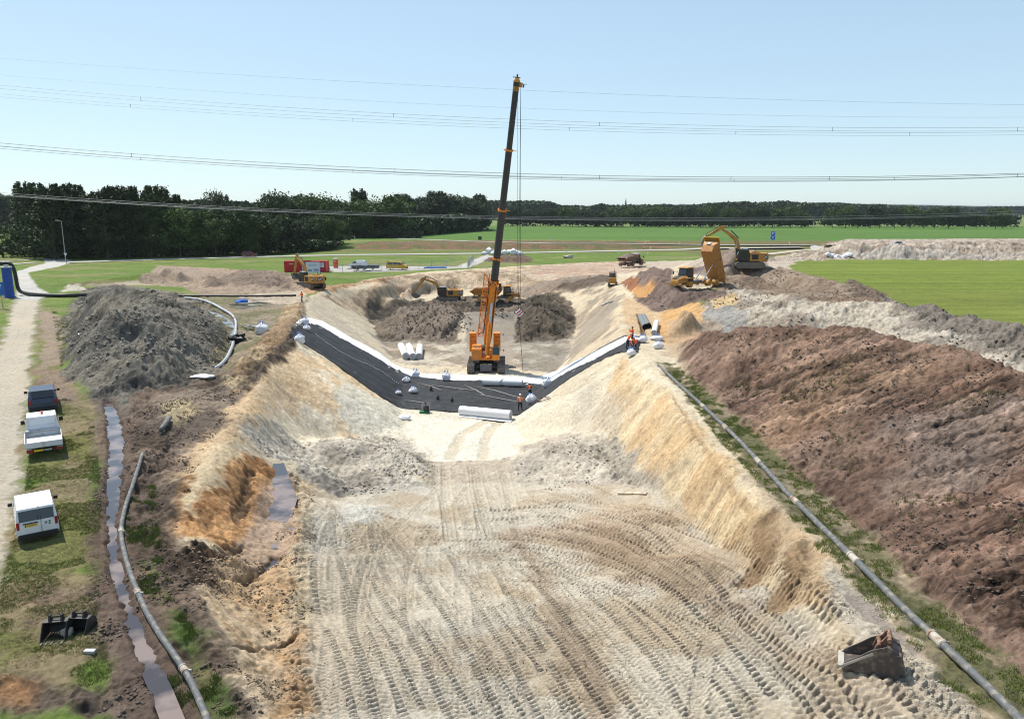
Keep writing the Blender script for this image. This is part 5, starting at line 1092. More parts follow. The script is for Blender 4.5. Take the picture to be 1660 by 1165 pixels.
FAR_E = [(474, 532), (497, 524), (515, 527), (560, 552), (610, 580), (648, 602), (668, 611), (720, 616), (800, 619), (884, 622), (905, 612), (960, 585), (1000, 563), (1022, 553), (1040, 549)]
NEAR_E = [(468, 552), (486, 553), (520, 575), (560, 603), (605, 636), (645, 660), (668, 664), (740, 668), (800, 671), (838, 674), (860, 660), (905, 627), (960, 592), (1000, 573), (1034, 572)]
OUT_E = [(492, 517), (505, 516), (524, 521), (570, 548), (620, 575), (660, 599), (684, 605), (730, 608), (800, 610), (872, 612), (896, 603), (950, 578), (996, 555), (1016, 546), (1030, 543)]
sheet('geotextile_strip', 'white geotextile edge showing along the far side of the black liner', 'geotextile', OUT_E, [(x, y + 3) for x, y in FAR_E], 'roll', lift=.035, m=16, wr=.01)
liner = sheet('black_liner', 'black pit liner draped down the left slope, across the floor and up the right slope', 'pit liner', FAR_E, NEAR_E, 'liner')
def on(px, py, dz=.1): x, y = hit(px, py); return Vector((x, y, max(float(H0(x, y)), gz(x, y)) + dz))
m = MB()
for i in range(44):
    t = i / 43; px = 512 + t * (645 - 512); py = 544 + t * (625 - 544) + 4 * math.sin(t * 6); c = on(px, py, .16); c2 = on(px + 1.2, py + .75, .16); m.tube([c, c2], .045, n=4)
m.build('seam_marks', 'bagwhite', liner)
m = MB()
for q in ([(676, 622), (700, 628), (718, 635)], [(690, 624), (740, 631), (775, 636)], [(770, 628), (800, 634), (830, 643), (862, 650)], [(752, 625), (775, 636), (790, 645)], [(770, 640), (820, 650), (850, 654)], [(655, 650), (700, 657)]):
    pts = []
    for a, b in zip(q, q[1:]):
        for k in range(8): pts.append(on(a[0] + (b[0] - a[0]) * k / 8, a[1] + (b[1] - a[1]) * k / 8, .10))
    m.tube(pts, [.02 + .09 * math.sin(math.pi * i / len(pts)) for i in range(len(pts))], n=6)
m.build('dusty_fold', M('dustfold', (.22, .21, .20), .8), liner)
m = MB()
for q in ([(870, 651), (880, 646), (890, 645)], [(872, 655), (884, 650), (893, 648)], [(868, 648), (876, 652)]): m.tube([on(*k, .15) for k in q], .05, n=5)
tag(m.build('rust_red_rope', 'rust', None), 'reddish rope heap lying on the black liner at the foot of the right slope', 'rope')

# ---------------------------------------------------------------- rolls, pipes
def roll(label, a, b, r, mat='roll', name='fabric_roll', group=None, straps=0, wrap=False):
    a = Vector(a); b = Vector(b); d = (b - a).normalized(); L_ = (b - a).length; m = MB(); n = 24; k = 12; secs = []
    u = d.orthogonal().normalized(); w = d.cross(u)
    for i in range(k + 1):
        q = a.lerp(b, i / k); rr = r * (1 + .02 * math.sin(i * 2.1)); secs.append([q + (u * math.cos(t) + w * math.sin(t)) * rr * (1 + .03 * mnoise.noise(Vector((i * .6, math.cos(t) * 1.5, math.sin(t) * 1.5)))) for t in (2 * math.pi * j / n for j in range(n))])
    m.hull(secs, cap=False); o = m.build(name, mat, None, smooth=True); tag(o, label, 'roll', group)
    m = MB()
    for q, e in ((a, -d), (b, d)):
        for j, rr in enumerate((1, .8, .6, .4)): m.cyl(q - e * .02, q + e * (.005 + .012 * (j % 2)), r * rr, n=20)
        m.cyl(q - e * .02, q + e * .03, r * .2, n=12)
    m.build('wound_end', M('rollend', (.40, .42, .45), .8, scale=9) if mat == 'roll' else mat, o)
    if straps:
        m = MB()
        for i in range(straps):
            c = a.lerp(b, .47 + .045 * i); m.tube([c + (u * math.cos(t) + w * math.sin(t)) * (r * 1.04) + d * (.12 * math.sin(t * 2 + i)) for t in (2 * math.pi * j / 20 for j in range(21))], .022, n=5)
        m.build('strap', 'black', o)
    return o
for i, (p, q) in enumerate((((658, 584), (650, 566)), ((669, 584), (663, 566)), ((679, 583), (681, 567)))):
    roll(['left one of three white fabric rolls lying side by side on the pit floor', 'middle one of three white fabric rolls lying side by side on the pit floor', 'right one of three white fabric rolls lying side by side on the pit floor'][i], on(*p, .5), on(*q, .5), .5, group='three white rolls on the pit floor')
roll('long white roll with black straps on the liner edge before the crane', on(783, 625, .5), on(847, 627.5, .5), .44, straps=2)
roll('long white roll lying on a sheet at the near edge of the black liner', on(746, 672, .45), on(828, 680, .45), .5)
b = sheet('white_sheet', 'flat white sheet spread under the near long white roll', 'sheet', [(741, 672), (830, 681)], [(741, 675), (829, 685)], 'roll', lift=.05, n=24, m=8, wr=.01)
roll('short white roll pointing up the right crest beside the dark pipe', on(1060, 544, .32), on(1064, 527, .32), .32, name='fabric_roll')
for i, (p, q) in enumerate((((1051, 534), (1043, 517)), ((1046, 534.5), (1038, 518)))):
    a, b2 = on(*p, .36), on(*q, .36); m = MB(); m.tube([a, b2], .36, n=18, cap=False); m.tube([b2, a], .33, n=18, cap=False); tag(m.build('drain_pipe', 'pipe_dark', None), ['dark grey pipe length lying on the right crest, the right one of two', 'dark grey pipe length lying on the right crest, the left one of two'][i], 'pipe', 'dark pipes on the right crest')
def pipeline(name, label, pts, r, mat, cps=(), dz=0, smooth_=True, cw=.32):
    q = [hit(*p) for p in pts]; c = cr(q, .6) if smooth_ else np.array(q); z = terrain(c[:, 0], c[:, 1])[0] if True else 0
    z = np.convolve(np.pad(z, 6, mode='edge'), np.ones(13) / 13, 'valid') + r * .85 + dz
    P_ = [Vector((a, b, k)) for (a, b), k in zip(c, z)]; o = MB().tube(P_, r, n=16).build(name, mat, None, smooth=True); tag(o, label, 'pipeline')
    for cp in cps:
        w = np.array(hit(*cp)); i = int(np.argmin(np.linalg.norm(c - w, axis=1))); i = min(max(i, 1), len(P_) - 2); d = (P_[i + 1] - P_[i - 1]).normalized(); m = MB()
        m.cyl(P_[i] - d * cw, P_[i] + d * cw, r * 1.12, n=16); m.cyl(P_[i] - d * cw * 1.25, P_[i] - d * cw * .95, r * 1.3, n=16); m.cyl(P_[i] + d * cw * .55, P_[i] + d * cw * .9, r * 1.28, n=16); m.box(tuple(P_[i] + d * cw * .7 + Vector((r * 1.3, 0, .03))), (.1, .06, .12)); m.build('coupling', 'coupling', o)
    return o
pipeline('steel_pipeline', 'long grey pipeline with couplings running along the foot of the big brown heap', [(1067, 594), (1100, 625), (1180, 700), (1230, 752), (1290, 816), (1385, 912), (1450, 978), (1520, 1044), (1590, 1110), (1660, 1180), (1780, 1300)], .135, 'pipe_grey', [(1140, 663), (1178, 697), (1232, 753), (1290, 817), (1388, 914), (1516, 1042)], dz=.0)
pipeline('steel_pipeline', 'grey pipeline curving beside the water filled ditch in the near left corner', [(232, 744), (216, 790), (203, 830), (197, 868), (203, 905), (215, 945), (236, 995), (262, 1040), (290, 1082), (310, 1115), (332, 1165), (360, 1240)], .1, 'pipe_grey', [(197, 866), (224, 968), (303, 1100)], dz=.12, cw=.16)
pipeline('steel_pipeline', 'short grey pipe end sticking out of the dark soil above the ditch', [(262, 706), (270, 694), (276, 686)], .16, 'pipe_grey', dz=.15)
pipeline('steel_pipeline', 'grey pipe bending round the right foot of the grey heap', [(300, 486), (330, 491), (362, 504), (380, 517), (382, 535), (374, 565), (362, 588), (350, 600)], .17, 'galv', [(380, 518)], dz=.1)
pipeline('flexible_hose', 'thin white pipe lying down the right sand bank', [(1012, 477), (1000, 483), (985, 496), (976, 505)], .16, 'galv', dz=.12)
q0 = Vector(P(52, 479)); q0.z = .3; p1 = on(28, 476, .3); pth = [Vector(P(-40, 470)) + Vector((0, 0, 5.3)), on(-10, 478, 5.3), on(14, 478, 5.35), on(22, 478, 5.3), on(27, 478, 4.6), on(29, 478, 3.2), on(30, 478, 1.6), on(33, 478, .7), on(42, 479, .35), on(60, 481, .3), on(100, 482, .3), on(140, 481.5, .3)]
c = cr([tuple(v) for v in pth], .4) if False else None
m = MB(); out = []
for i in range(1, len(pth) - 2):
    a, b, c, d = pth[i - 1:i + 3]
    for k in range(6): t = k / 6; out.append(.5 * ((2 * b) + (c - a) * t + (2 * a - 5 * b + 4 * c - d) * t * t + (3 * b - a - 3 * c + d) * t ** 3))
m.tube([pth[0]] + out + [pth[-1]], .3, n=12); tag(m.build('black_pipe', 'pipe_black', None, smooth=True), 'thick black pipe rising beside the blue column and running behind the grey heap', 'pipe')
pipeline('black_pipe', 'thin black pipe lying on the grass right of the grey heap', [(290, 481), (340, 481.5), (400, 481.5), (480, 481)], .16, 'pipe_black', dz=.1)
x, y = hit(16, 482); m = MB(); m.cyl((0, 0, .1), (0, 0, 4.9), .72, n=28); m.cyl((0, 0, 0), (0, 0, .12), .9, n=28); o = m.build('blue_column', 'blue', None, smooth=False); o.location = (x, y, 0); tag(o, 'tall blue steel column carrying the thick black pipe', 'column')
MB().cyl((0, 0, 4.9), (0, 0, 5.05), .86, n=24).cyl((0, 0, 5.05), (0, 0, 5.3), .35, n=16).build('column_cap', 'galv', o)
x, y = hit(5, 500); t = thing('site_sign', 'blue notice board on a post at the left edge beside the sandy road', 'sign', (x, y, 0)); MB().box((0, 0, 1.2), (.1, .1, 2.4)).build('post', 'wood', t); bb = MB().box((-.35, -.08, 2.9), (1.7, .06, 1.9)).build('board', 'signblue', t); MB().box((-.1, -.115, 3.4), (.6, .01, .2)).box((-.1, -.115, 3.1), (.4, .01, .08)).build('marking', 'white_paint', bb)
# water
def water(name, pts, hw, z, label=None):
    q = ribbon(pts, hw); n = len(q) // 2; b = MB(); b.v = [(x, y, z) for x, y in q]; b.f = [(i, i + 1, 2 * n - 2 - i, 2 * n - 1 - i) for i in range(n - 1)]; b.mi = [0] * len(b.f)
    o = b.build(name, WAT, None); o["kind"] = "structure"; return o
WAT = bpy.data.materials.new('ditch_water'); WAT.use_nodes = True; nt = WAT.node_tree; bs = nt.nodes["Principled BSDF"]; bs.inputs["Base Color"].default_value = (.075, .058, .05, 1); bs.inputs["Roughness"].default_value = .06; bs.inputs["Specular IOR Level"].default_value = .8
n3 = nt.nodes.new("ShaderNodeTexNoise"); n3.inputs["Scale"].default_value = .55; n3.inputs["Detail"].default_value = 7; g3 = nt.nodes.new("ShaderNodeNewGeometry"); nt.links.new(g3.outputs["Position"], n3.inputs["Vector"]); r3 = nt.nodes.new("ShaderNodeValToRGB"); r3.color_ramp.elements[0].position = .46; r3.color_ramp.elements[0].color = (.045, .035, .036, 1); r3.color_ramp.elements[1].position = .60; r3.color_ramp.elements[1].color = (.22, .165, .14, 1); nt.links.new(n3.outputs["Fac"], r3.inputs[0]); nt.links.new(r3.outputs[0], bs.inputs["Base Color"])
nz = nt.nodes.new("ShaderNodeTexNoise"); nz.inputs["Scale"].default_value = 9; bp = nt.nodes.new("ShaderNodeBump"); bp.inputs["Strength"].default_value = .08; bp.inputs["Distance"].default_value = .02; nt.links.new(nz.outputs["Fac"], bp.inputs["Height"]); nt.links.new(bp.outputs[0], bs.inputs["Normal"])
wd = [.3, .48, .48, .4, .3, .22, .22, .27, .3, .3, .3, .3, .3]
water('ditch_water', DITCH, wd, -.16); water('ditch_water', DITCH2, .6, -.2)
water('puddle_water', [(452, 760), (452, 790), (450, 815), (447, 845), (440, 872), (428, 900), (408, 935)], [.35, .7, 1.1, .8, 1.5, 1.0, 1.7], -2.36)

# ---------------------------------------------------------------- big bags
BAGS = {}
def bag_mesh(kind, seed):
    key = (kind, seed)
    if key in BAGS: return BAGS[key]
    n, k = 20, 12; vs = []; fs = []
    for j in range(k + 1):
        h = j / k; 
        for i in range(n):
            a = 2 * math.pi * i / n; ca, sa = math.cos(a), math.sin(a)
            pw = .55 if kind != 'slump' else .8; rx = math.copysign(abs(ca) ** pw, ca); ry = math.copysign(abs(sa) ** pw, sa)
            if kind == 'full': w = (.82 + .2 * math.sin(math.pi * min(1, h * 1.25))) if h < .66 else 1.0 * (1 - (h - .66) / .34) ** 1.1 * .92 + .06; z = h * 1.1
            elif kind == 'bale': w = math.sin(math.pi * (.12 + .76 * h)) ** .4; z = h * 1.05
            else: w = math.sin(math.pi * (.08 + .86 * h)) ** .6 * (1.1 - .3 * h); z = h * .72
            f = 1 + .30 * mnoise.noise(Vector((ca * 1.6 + seed, sa * 1.6, h * 2.4 + seed * .3))) + .16 * mnoise.noise(Vector((ca * 5 + seed, sa * 5, h * 7)))
            vs.append((rx * .52 * w * f, ry * .52 * w * f, z + .05 * mnoise.noise(Vector((ca * 2, sa * 2, seed)))))
    for j in range(k):
        for i in range(n): fs.append((j * n + i, j * n + (i + 1) % n, (j + 1) * n + (i + 1) % n, (j + 1) * n + i))
    fs += [tuple(range(n - 1, -1, -1)), tuple(range(k * n, (k + 1) * n))]
    BAGS[key] = (vs, fs); return BAGS[key]
def bag(label, px, py, s=1.0, kind='full', seed=0, mat='bagwhite', dz=-.03, rot=0, group='white bulk bags around the liner', loops=True, sq=(1, 1, 1)):
    vs, fs = bag_mesh(kind, seed); x, y = hit(px, py); m = MB(); s = s * (.84 if group.endswith('liner') else 1); m.add([(a * s * sq[0], b * s * sq[1], c * s * sq[2]) for a, b, c in vs], fs)
    o = m.build('bulk_bag', mat, None, smooth=True); o.location = (x, y, gz(x, y) + dz); o.rotation_euler = (0, 0, rot); tag(o, label, 'bulk bag', group)
    if loops and kind != 'bale':
        m = MB(); h = (1.1 if kind == 'full' else .66) * s * sq[2]
        for i in range(4):
            a = math.pi / 4 + i * math.pi / 2; c = Vector((math.cos(a) * .3 * s, math.sin(a) * .3 * s, h * .85)); m.tube([c, c + Vector((-.05, 0, .3 * s)), c + Vector((-.16 * math.cos(a), -.16 * math.sin(a), .34 * s)), c + Vector((-.2 * math.cos(a), -.2 * math.sin(a), .0))], .028, n=5)
        m.build('lifting_loop', 'bagblue', o)
    return o
bag('full bulk bag nearest the camera on the left crest beside the liner', 486, 556, 1.15, seed=1)
bag('bulk bag slumped on the left crest where the liner is folded over', 497, 536, 1.1, 'slump', 2)
bag('bulk bag standing highest on the left crest above the liner end', 494, 527, 1.0, seed=3)
bag('lone bulk bag on the grass between the debris and the left berm', 425, 542, 1.45, seed=4)
bag('round bulk bag on the liner at the foot of the left slope', 659, 620, 1.15, 'slump', 5, dz=.06)
bag('bulk bag standing behind the liner edge at the foot of the left slope', 674, 612, 1.15, seed=6)
bag('bulk bag sitting on the black liner below the other two at the left slope foot', 670, 638, 1.15, 'slump', 7, dz=.06)
bag('small tilted white bag low on the left side of the liner', 646, 640, .75, 'slump', 8, dz=.06)
bag('crumpled white bag on bare sand below the near left corner of the liner', 655, 680, 1.2, 'slump', 9, loops=False, sq=(1.3, 1, .8))
bag('bulk bag standing on the white strip left of the crane', 724, 617, 1.15, seed=10, dz=.05)
bag('bulk bag on the white strip at the foot of the right slope', 887, 627, 1.15, seed=11, dz=.05)
bag('open slack bulk bag between the two workers on the pit floor', 861, 655, 1.3, 'slump', 12, dz=.06, sq=(1, 1, 1.3))
bag('white bag in front of the crouching worker on the crest', 1023, 577, 1.1, 'slump', 13, dz=.06)
bag('white bag behind the crouching worker at the top end of the liner', 1042, 556, 1.2, 'slump', 14, dz=.05)
bag('low white bag furthest right on the right crest', 1066, 551, 1.15, 'slump', 15, sq=(1.5, 1, .7))
bag('large bluish white bag at the corner of the right crest above the brown heap', 1067, 565, 1.25, 'slump', 16)
bag('flat empty white bag lying on bare soil below the grey heap', 329, 615, 1.5, 'slump', 17, loops=False, sq=(1.5, .8, .35))
for i, (px, py, s) in enumerate(((785, 413, 1.5), (793, 411.5, 2.1), (800, 413, 1.7), (806, 411, 2.0), (811, 413, 1.8), (818, 413, 1.6), (826, 411.5, 2.0), (832, 413, 2.0), (838, 412, 1.9), (843, 414, 1.4))):
    bag('white bag in the clustered heap of bags beside the far road behind the boom', px, py, s, 'full' if i % 2 else 'slump', 20 + i, group='white bags beside the far road', loops=False)
for i in range(10):
    bag('white bag in the low row at the foot of the distant sand heaps', 1342 + i * 3.9, 418.5 - (i % 3) * .6, 1.5 + .2 * (i % 2), 'slump', 40 + i % 4, group='white bags before the distant sand heaps', loops=False)

# ---------------------------------------------------------------- loose buckets
def big_bucket(px, py):
    x, y = hit(px, py); t = thing('digging_bucket', 'large rusty mud caked digging bucket lying on its back beside the haul ramp', 'digger bucket', (x, y, gz(x, y) - .12), rz=R(-24), scale=.82)
    # local: mouth towards -x, width along y, shell bulging +x
    W = .5; o0 = []
    for i in range(13): a = R(-118 + 200 * i / 12); o0.append((.55 + .72 * math.cos(a), .70 + .70 * math.sin(a)))
    lip_lo = (-.85, .22); lip_up = (.22, 1.12); prof = [lip_lo] + o0
    m = MB(); n = len(prof)
    for s in (-1, 1): m.prism([(-.85, .22), (-.75, .42), (-.25, .80), (.15, 1.15)] + o0[::-1], s * W - .025, s * W + .025)
    for a, b in zip(prof, prof[1:]):
        ca = (.55, .62); ia = (a[0] * .95 + ca[0] * .05, a[1] * .95 + ca[1] * .05); ib = (b[0] * .95 + ca[0] * .05, b[1] * .95 + ca[1] * .05); m.prism([a, b, ib, ia], -W, W)
    sh = m.build('shell', 'bucket_steel', t)
    m = MB(); m.box((-.86, 0, .24), (.22, 1.1, .07), Matrix.Identity(4))
    for s in (-1, 1): bar(m, (-.85, s * (W + .03), .25), (-.2, s * (W + .03), .73), .05, .09); bar(m, (-.2, s * (W + .03), .73), (.2, s * (W + .03), 1.02), .05, .09)
    m.build('cutting_edge', 'worn_edge', sh)
    MB().box((-.35, 0, .33), (.8, .92, .05), Matrix.Rotation(R(-9), 4, 'Y')).build('wear_plate', 'bucket_steel', sh)
    m = MB()
    for s in (-1, 1): m.prism([(.2, .95), (.75, .95), (.95, 1.15), (.8, 1.62), (.62, 1.70), (.45, 1.45), (.30, 1.30)], s * .24 - .04, s * .24 + .04)
    m.cyl((.72, -.42, 1.60), (.72, .42, 1.60), .085, n=14); m.cyl((.40, -.36, 1.30), (.40, .36, 1.30), .075, n=14); m.build('hinge_bracket', 'rust', t, bevel=.015)
    m = MB(); m.box((.95, .45, 1.15), (.35, .3, .12)); m.build('lug_plate', 'bucket_steel', t); MB().box((1.0, -.42, 1.1), (.3, .3, .12)).build('lug_plate', 'bucket_steel', t)
    return t
big_bucket(1402, 1082)
def small_bucket(px, py, rz, label, slots):
    x, y = hit(px, py); t = thing('digging_bucket', label, 'digger bucket', (x, y, gz(x, y)), rz=rz, scale=.74); m = MB(); W = .5
    ol = [(.45, .05), (.62, .3), (.55, .62), (.28, .8), (-.02, .78)]
    for s in (-1, 1): m.prism([(-.5, .06)] + ol, s * W - .02, s * W + .02)
    for a, b in zip([(-.5, .06)] + ol, ol):
        c = (.1, .4); q = lambda p: (p[0] * .94 + c[0] * .06, p[1] * .94 + c[1] * .06)
        if slots and a[0] < .3 and b[0] > .3:
            for k in range(9): yy = -W + (k + .5) * 2 * W / 9; m.prism([a, b, q(b), q(a)], yy - .03, yy + .03)
        else: m.prism([a, b, q(b), q(a)], -W, W)
    sh = m.build('shell', 'cat_black', t)
    m = MB()
    for yy in (-.25, .25): m.prism([(.0, .75), (.4, .72), (.3, 1.02), (.1, 1.05)], yy - .03, yy + .03)
    m.cyl((.2, -.3, .95), (.2, .3, .95), .04); m.build('hinge_bracket', 'cat_black', t)
    m = MB()
    for k in range(5): m.box((-.58, -.42 + k * .21, .06), (.2, .06, .04))
    m.build('teeth', 'steel_dirty', sh)
small_bucket(92, 1034, R(100), 'black slotted bucket, the left of two lying on the verge', True)
small_bucket(128, 1026, R(88), 'black solid bucket, the right of two lying on the verge', False)
tag(MB().ball((0, 0, .12), .2, n=7, jit=.5).build('stone', 'stone', None), 'pale rock lying between the two black buckets', 'rock').location = P(110, 1030)
tag(MB().box((0, 0, .06), (.35, .16, .1)).build('concrete_block', 'galv', None), 'small pale block on the soil below the black buckets', 'block').location = P(146, 1058)
m = MB(); bar(m, on(1002, 801, .09), on(1048, 802, .09), .18, .12); tag(m.build('timber_beam', 'wood', None), 'pale timber beam lying at the right upper edge of the ramp', 'beam')
# pump on the floor
x, y = hit(690, 669); t = thing('water_pump', 'small black engine pump on a green base beside the near edge of the liner', 'pump', (x, y, -6.98)); MB().box((-.1, 0, .12), (1.1, .7, .14), bev=.05).build('base', 'green', t); m = MB(); m.box((.1, 0, .5), (.6, .5, .5), bev=.08); m.cyl((.0, 0, .75), (.0, 0, 1.15), .1); m.cyl((.1, -.4, .45), (.1, .4, .45), .2, n=14); m.build('engine', 'black', t)
m = MB()
for sx in (-.35, .45):
    for sy in (-.3, .3): m.cyl((sx, sy, .1), (sx, sy, .95), .025, n=6)
for sy in (-.3, .3): m.cyl((-.35, sy, .95), (.45, sy, .95), .025, n=6)
m.build('frame', 'galv', t)
for i, (px, py) in enumerate(((733, 652), (710, 649), (699, 634))): tag(MB().box((0, 0, .22), (.32, .3, .42), bev=.06).cyl((0, 0, .4), (0, 0, .55), .09).build('jerrycan', 'cat_black', None), ['small black canister standing in the middle of the liner', 'small black canister lying left of the middle of the liner', 'small black canister in the shade of the white bags on the liner'][i], 'canister').location = on(px, py, .05)
# loose pipes and debris near the grey heap
rng = random.Random(3)
for i in range(14):
    px, py = rng.uniform(385, 432), rng.uniform(486, 500); a = on(px - 14, py, .12 + .06 * (i % 3)); b = on(px + 14, py + rng.uniform(-2, 2), .12 + .06 * (i % 3))
    tag(MB().tube([a, b], .06, n=6).build('loose_pipe', ['galv', 'pipe_dark', 'pipe_grey'][i % 3], None), 'thin loose pipe in the scattered bundle on the grass right of the grey heap', 'pipe', 'loose pipes right of the grey heap')
x, y = hit(393, 492); tag(MB().ball((0, 0, .3), .8, n=8, sq=(1.4, .8, .5), jit=.4).build('blue_tarp', 'signblue', None), 'crumpled blue tarpaulin among the loose pipes', 'tarpaulin').location = (x, y, 0)
for i in range(9):
    a = on(382 + rng.uniform(0, 22), 530 + rng.uniform(0, 18), .15 + rng.uniform(0, .4)); b = a + Vector((rng.uniform(1.5, 3.2), rng.uniform(-1.6, 1.2), rng.uniform(-.1, .3))); m = MB(); bar(m, a, b, .2, .05)
    tag(m.build('wooden_board', 'wood' if i % 3 else 'galv', None), 'weathered board in the debris pile beside the lone bulk bag', 'board', 'boards in the debris pile')
x, y = hit(387, 551); tag(MB().ball((0, 0, .3), .8, n=12, sq=(1.3, .8, .5), jit=.9).build('black_tarp', 'black', None), 'black tarpaulin heap in the debris beside the bent pipe', 'tarpaulin').location = (x, y, 0)
for i in range(7):
    a = on(1050 + i * 4, 478 + i * 4 + rng.uniform(-2, 2), .2); b = a + Vector((rng.uniform(2, 3), rng.uniform(-3, -1), .1)); m = MB(); m.tube([a, b], .07, n=6); tag(m.build('loose_pipe', 'pipe_grey', None), 'grey pipe end in the tangle below the brown heap on the right crest', 'pipe', 'pipes below the right brown heap')
# ---------------------------------------------------------------- containers, yard
def container(label, c, rz, L_=6.06, banner=None, small=None):
    t = thing('shipping_container', label, 'container', c, rz=rz, group='red site containers'); m = MB(); m.box((0, 0, 1.3), (L_ - .1, 2.34, 2.5)); n = int(L_ / .28)
    for i in range(n):
        for s in (-1, 1): m.box((-L_ / 2 + .25 + i * (L_ - .5) / (n - 1), s * 1.19, 1.3), (.13, .05, 2.2))
    b = m.build('body', 'red_box', t); m = MB()
    for sx in (-1, 1):
        for sy in (-1, 1): m.box((sx * (L_ / 2 - .06), sy * 1.18, 1.3), (.14, .14, 2.6))
    for sy in (-1, 1): m.box((0, sy * 1.18, 2.55), (L_ - .26, .13, .12)); m.box((0, sy * 1.18, .08), (L_ - .26, .13, .14))
    m.build('corner_frame', 'red_box', t); m = MB()
    for y in (-.6, -.2, .2, .6): m.cyl((-L_ / 2 - .02, y, .2), (-L_ / 2 - .02, y, 2.4), .025, n=6)
    m.build('door_bar', 'galv', t)
    if banner:
        bn = MB().box((banner[1], -1.24, 1.72), (banner[2], .03, 1.0)).build('banner', 'banner', t); MB().box((banner[1] - banner[2] * .36, -1.262, 1.85), (.7, .012, .34)).build('emblem', 'text_dark', bn); text_mesh(banner[0], .46, 'text_dark', frame((banner[1] + .45, -1.26, 1.85), (1, 0, 0), (0, 0, 1)), 'lettering', bn, .008)
        MB().box((banner[1] + .4, -1.262, 1.5), (banner[2] * .6, .012, .06)).build('rule_line', 'text_dark', bn)
    if small: text_mesh(small, .42, 'white_paint', frame((-1.4, -1.235, 2.0), (1, 0, 0), (0, 0, 1)), 'lettering', b, .006)
    return t
x, y = hit(471, 441); container('red container at the left, its bright side lettered in white', (x + 1.6, y + 1, 0), R(8), small='Boels')
x, y = hit(505, 441); container('long red container with the pale company banner', (x, y + .5, 0), R(-4), L_=7.4, banner=('BOUWMATEN', 1.2, 4.2))
x, y = hit(510, 443.5); t = thing('notice_board', 'tall pale site notice board standing before the red containers', 'notice board', (x, y - 1.2, 0)); bd = MB().box((0, 0, 1.55), (3.2, .06, 2.4)).build('board', 'banner', t); m = MB()
for k in range(3): m.box((0, -.035, 2.45 - k * .28), (2.6 - .4 * k, .01, .09))
m.box((.7, -.035, 1.0), (1.1, .01, .5)); m.box((-.7, -.035, .9), (.9, .01, .5)); m.build('printed_lines', M('printgrey', (.3, .36, .5), .6), bd)
m = MB(); 
for sx in (-1.62, 1.62): m.box((sx, 0, 1.4), (.08, .1, 2.8))
m.build('post', 'blue', t)
x, y = hit(544.5, 434.5); t = thing('portable_toilet', 'orange red portable toilet with white roof beside the containers', 'portable toilet', (x, y, 0), rz=.25); m = MB(); m.box((0, 0, 1.15), (1.15, 1.15, 2.1)); b = m.build('cabin', 'toilet_orange', t, bevel=.04)
m = MB(); m.hull([[(-.62, -.62, 2.2), (.62, -.62, 2.2), (.62, .62, 2.2), (-.62, .62, 2.2)], [(-.5, -.5, 2.42), (.5, -.5, 2.42), (.5, .5, 2.42), (-.5, .5, 2.42)]]); m.build('roof', 'white_paint', t)
m = MB(); m.box((0, -.59, 1.15), (.8, .02, 1.9)); d = m.build('door', 'toilet_orange', t); MB().box((.3, -.61, 1.15), (.08, .03, .16)).build('handle', 'black', d); MB().box((-.15, -.605, 1.75), (.3, .012, .2)).build('door_sign', 'white_paint', d); MB().box((.59, 0, 1.75), (.012, .4, .12)).box((.59, 0, 1.5), (.012, .4, .06)).build('side_sign', 'white_paint', b)
def trailer(label, px, py, L_, rz, mat):
    x, y = hit(px, py); t = thing('trailer', label, 'trailer', (x, y, .05), rz=rz, group='trailers in front of the white van'); m = MB(); m.hull([[(-L_ / 2, -.8, .55), (L_ / 2, -.8, .55), (L_ / 2, .8, .55), (-L_ / 2, .8, .55)], [(-L_ / 2 - .15, -.95, 1.3), (L_ / 2 + .15, -.95, 1.3), (L_ / 2 + .15, .95, 1.3), (-L_ / 2 - .15, .95, 1.3)]]); m.build('box_body', mat, t)
    m = MB(); bar(m, (-L_ / 2, 0, .5), (-L_ / 2 - 1.3, 0, .45), .12, .12); m.build('drawbar', 'black', t)
    for s in (-1, 1): wheel((.2, s * .95, .33), .33, .2, t)
trailer('black trailer in front of the white van', 579, 439.5, 2.2, .1, 'cat_black'); trailer('dark blue trailer next to the black one', 589, 439.5, 2.0, .0, 'darkblue'); trailer('grey skip trailer right of the dark blue trailer', 603, 438.5, 3.4, .05, 'weight_grey')
x, y = hit(530, 440); tag(MB().ball((0, 0, .7), .75, n=12).cyl((-.5, 0, 0), (-.5, 0, .5), .06).cyl((.5, 0, 0), (.5, 0, .5), .06).build('round_tank', 'black', None), 'round black tank on legs right of the notice board', 'tank').location = (x, y, 0)
x, y = hit(524, 440.5); tag(MB().box((0, 0, .5), (1.2, .8, 1.0), bev=.08).build('storage_box', 'galv', None), 'small grey box between the containers and the black tank', 'storage box').location = (x, y, 0)
for i in range(5):
    a = on(687 + i * 4, 435 - (i % 2) * .6, .15); b = on(716 + i * 2, 434.5 - (i % 2) * .5, .15); tag(MB().tube([a, b], .15, n=8).build('blue_pipe', 'signblue', None), 'blue pipe in the flat stack lying on the paved yard', 'pipe', 'blue pipes on the yard')
def fence_panel(a, b, i, label):
    a = Vector(a); b = Vector(b); d = b - a; t = thing('fence_panel', label, 'fence panel', a, fwd=(d.x, d.y), group='wire fence panels round the yard'); L_ = d.length; m = MB()
    for q in ((0, 0, 0, 0, 0, 2), (L_, 0, 0, L_, 0, 2), (0, 0, .15, L_, 0, .15), (0, 0, 2, L_, 0, 2)): m.cyl(q[:3], q[3:], .03, n=5)
    m.build('frame', 'galv', t); m = MB()
    for k in range(1, int(L_ / .25)): m.cyl((k * .25, 0, .15), (k * .25, 0, 2), .008, n=3, cap=False)
    for k in range(1, 6): m.cyl((0, 0, k * .33), (L_, 0, k * .33), .008, n=3, cap=False)
    m.build('wire_mesh', 'galv', t)
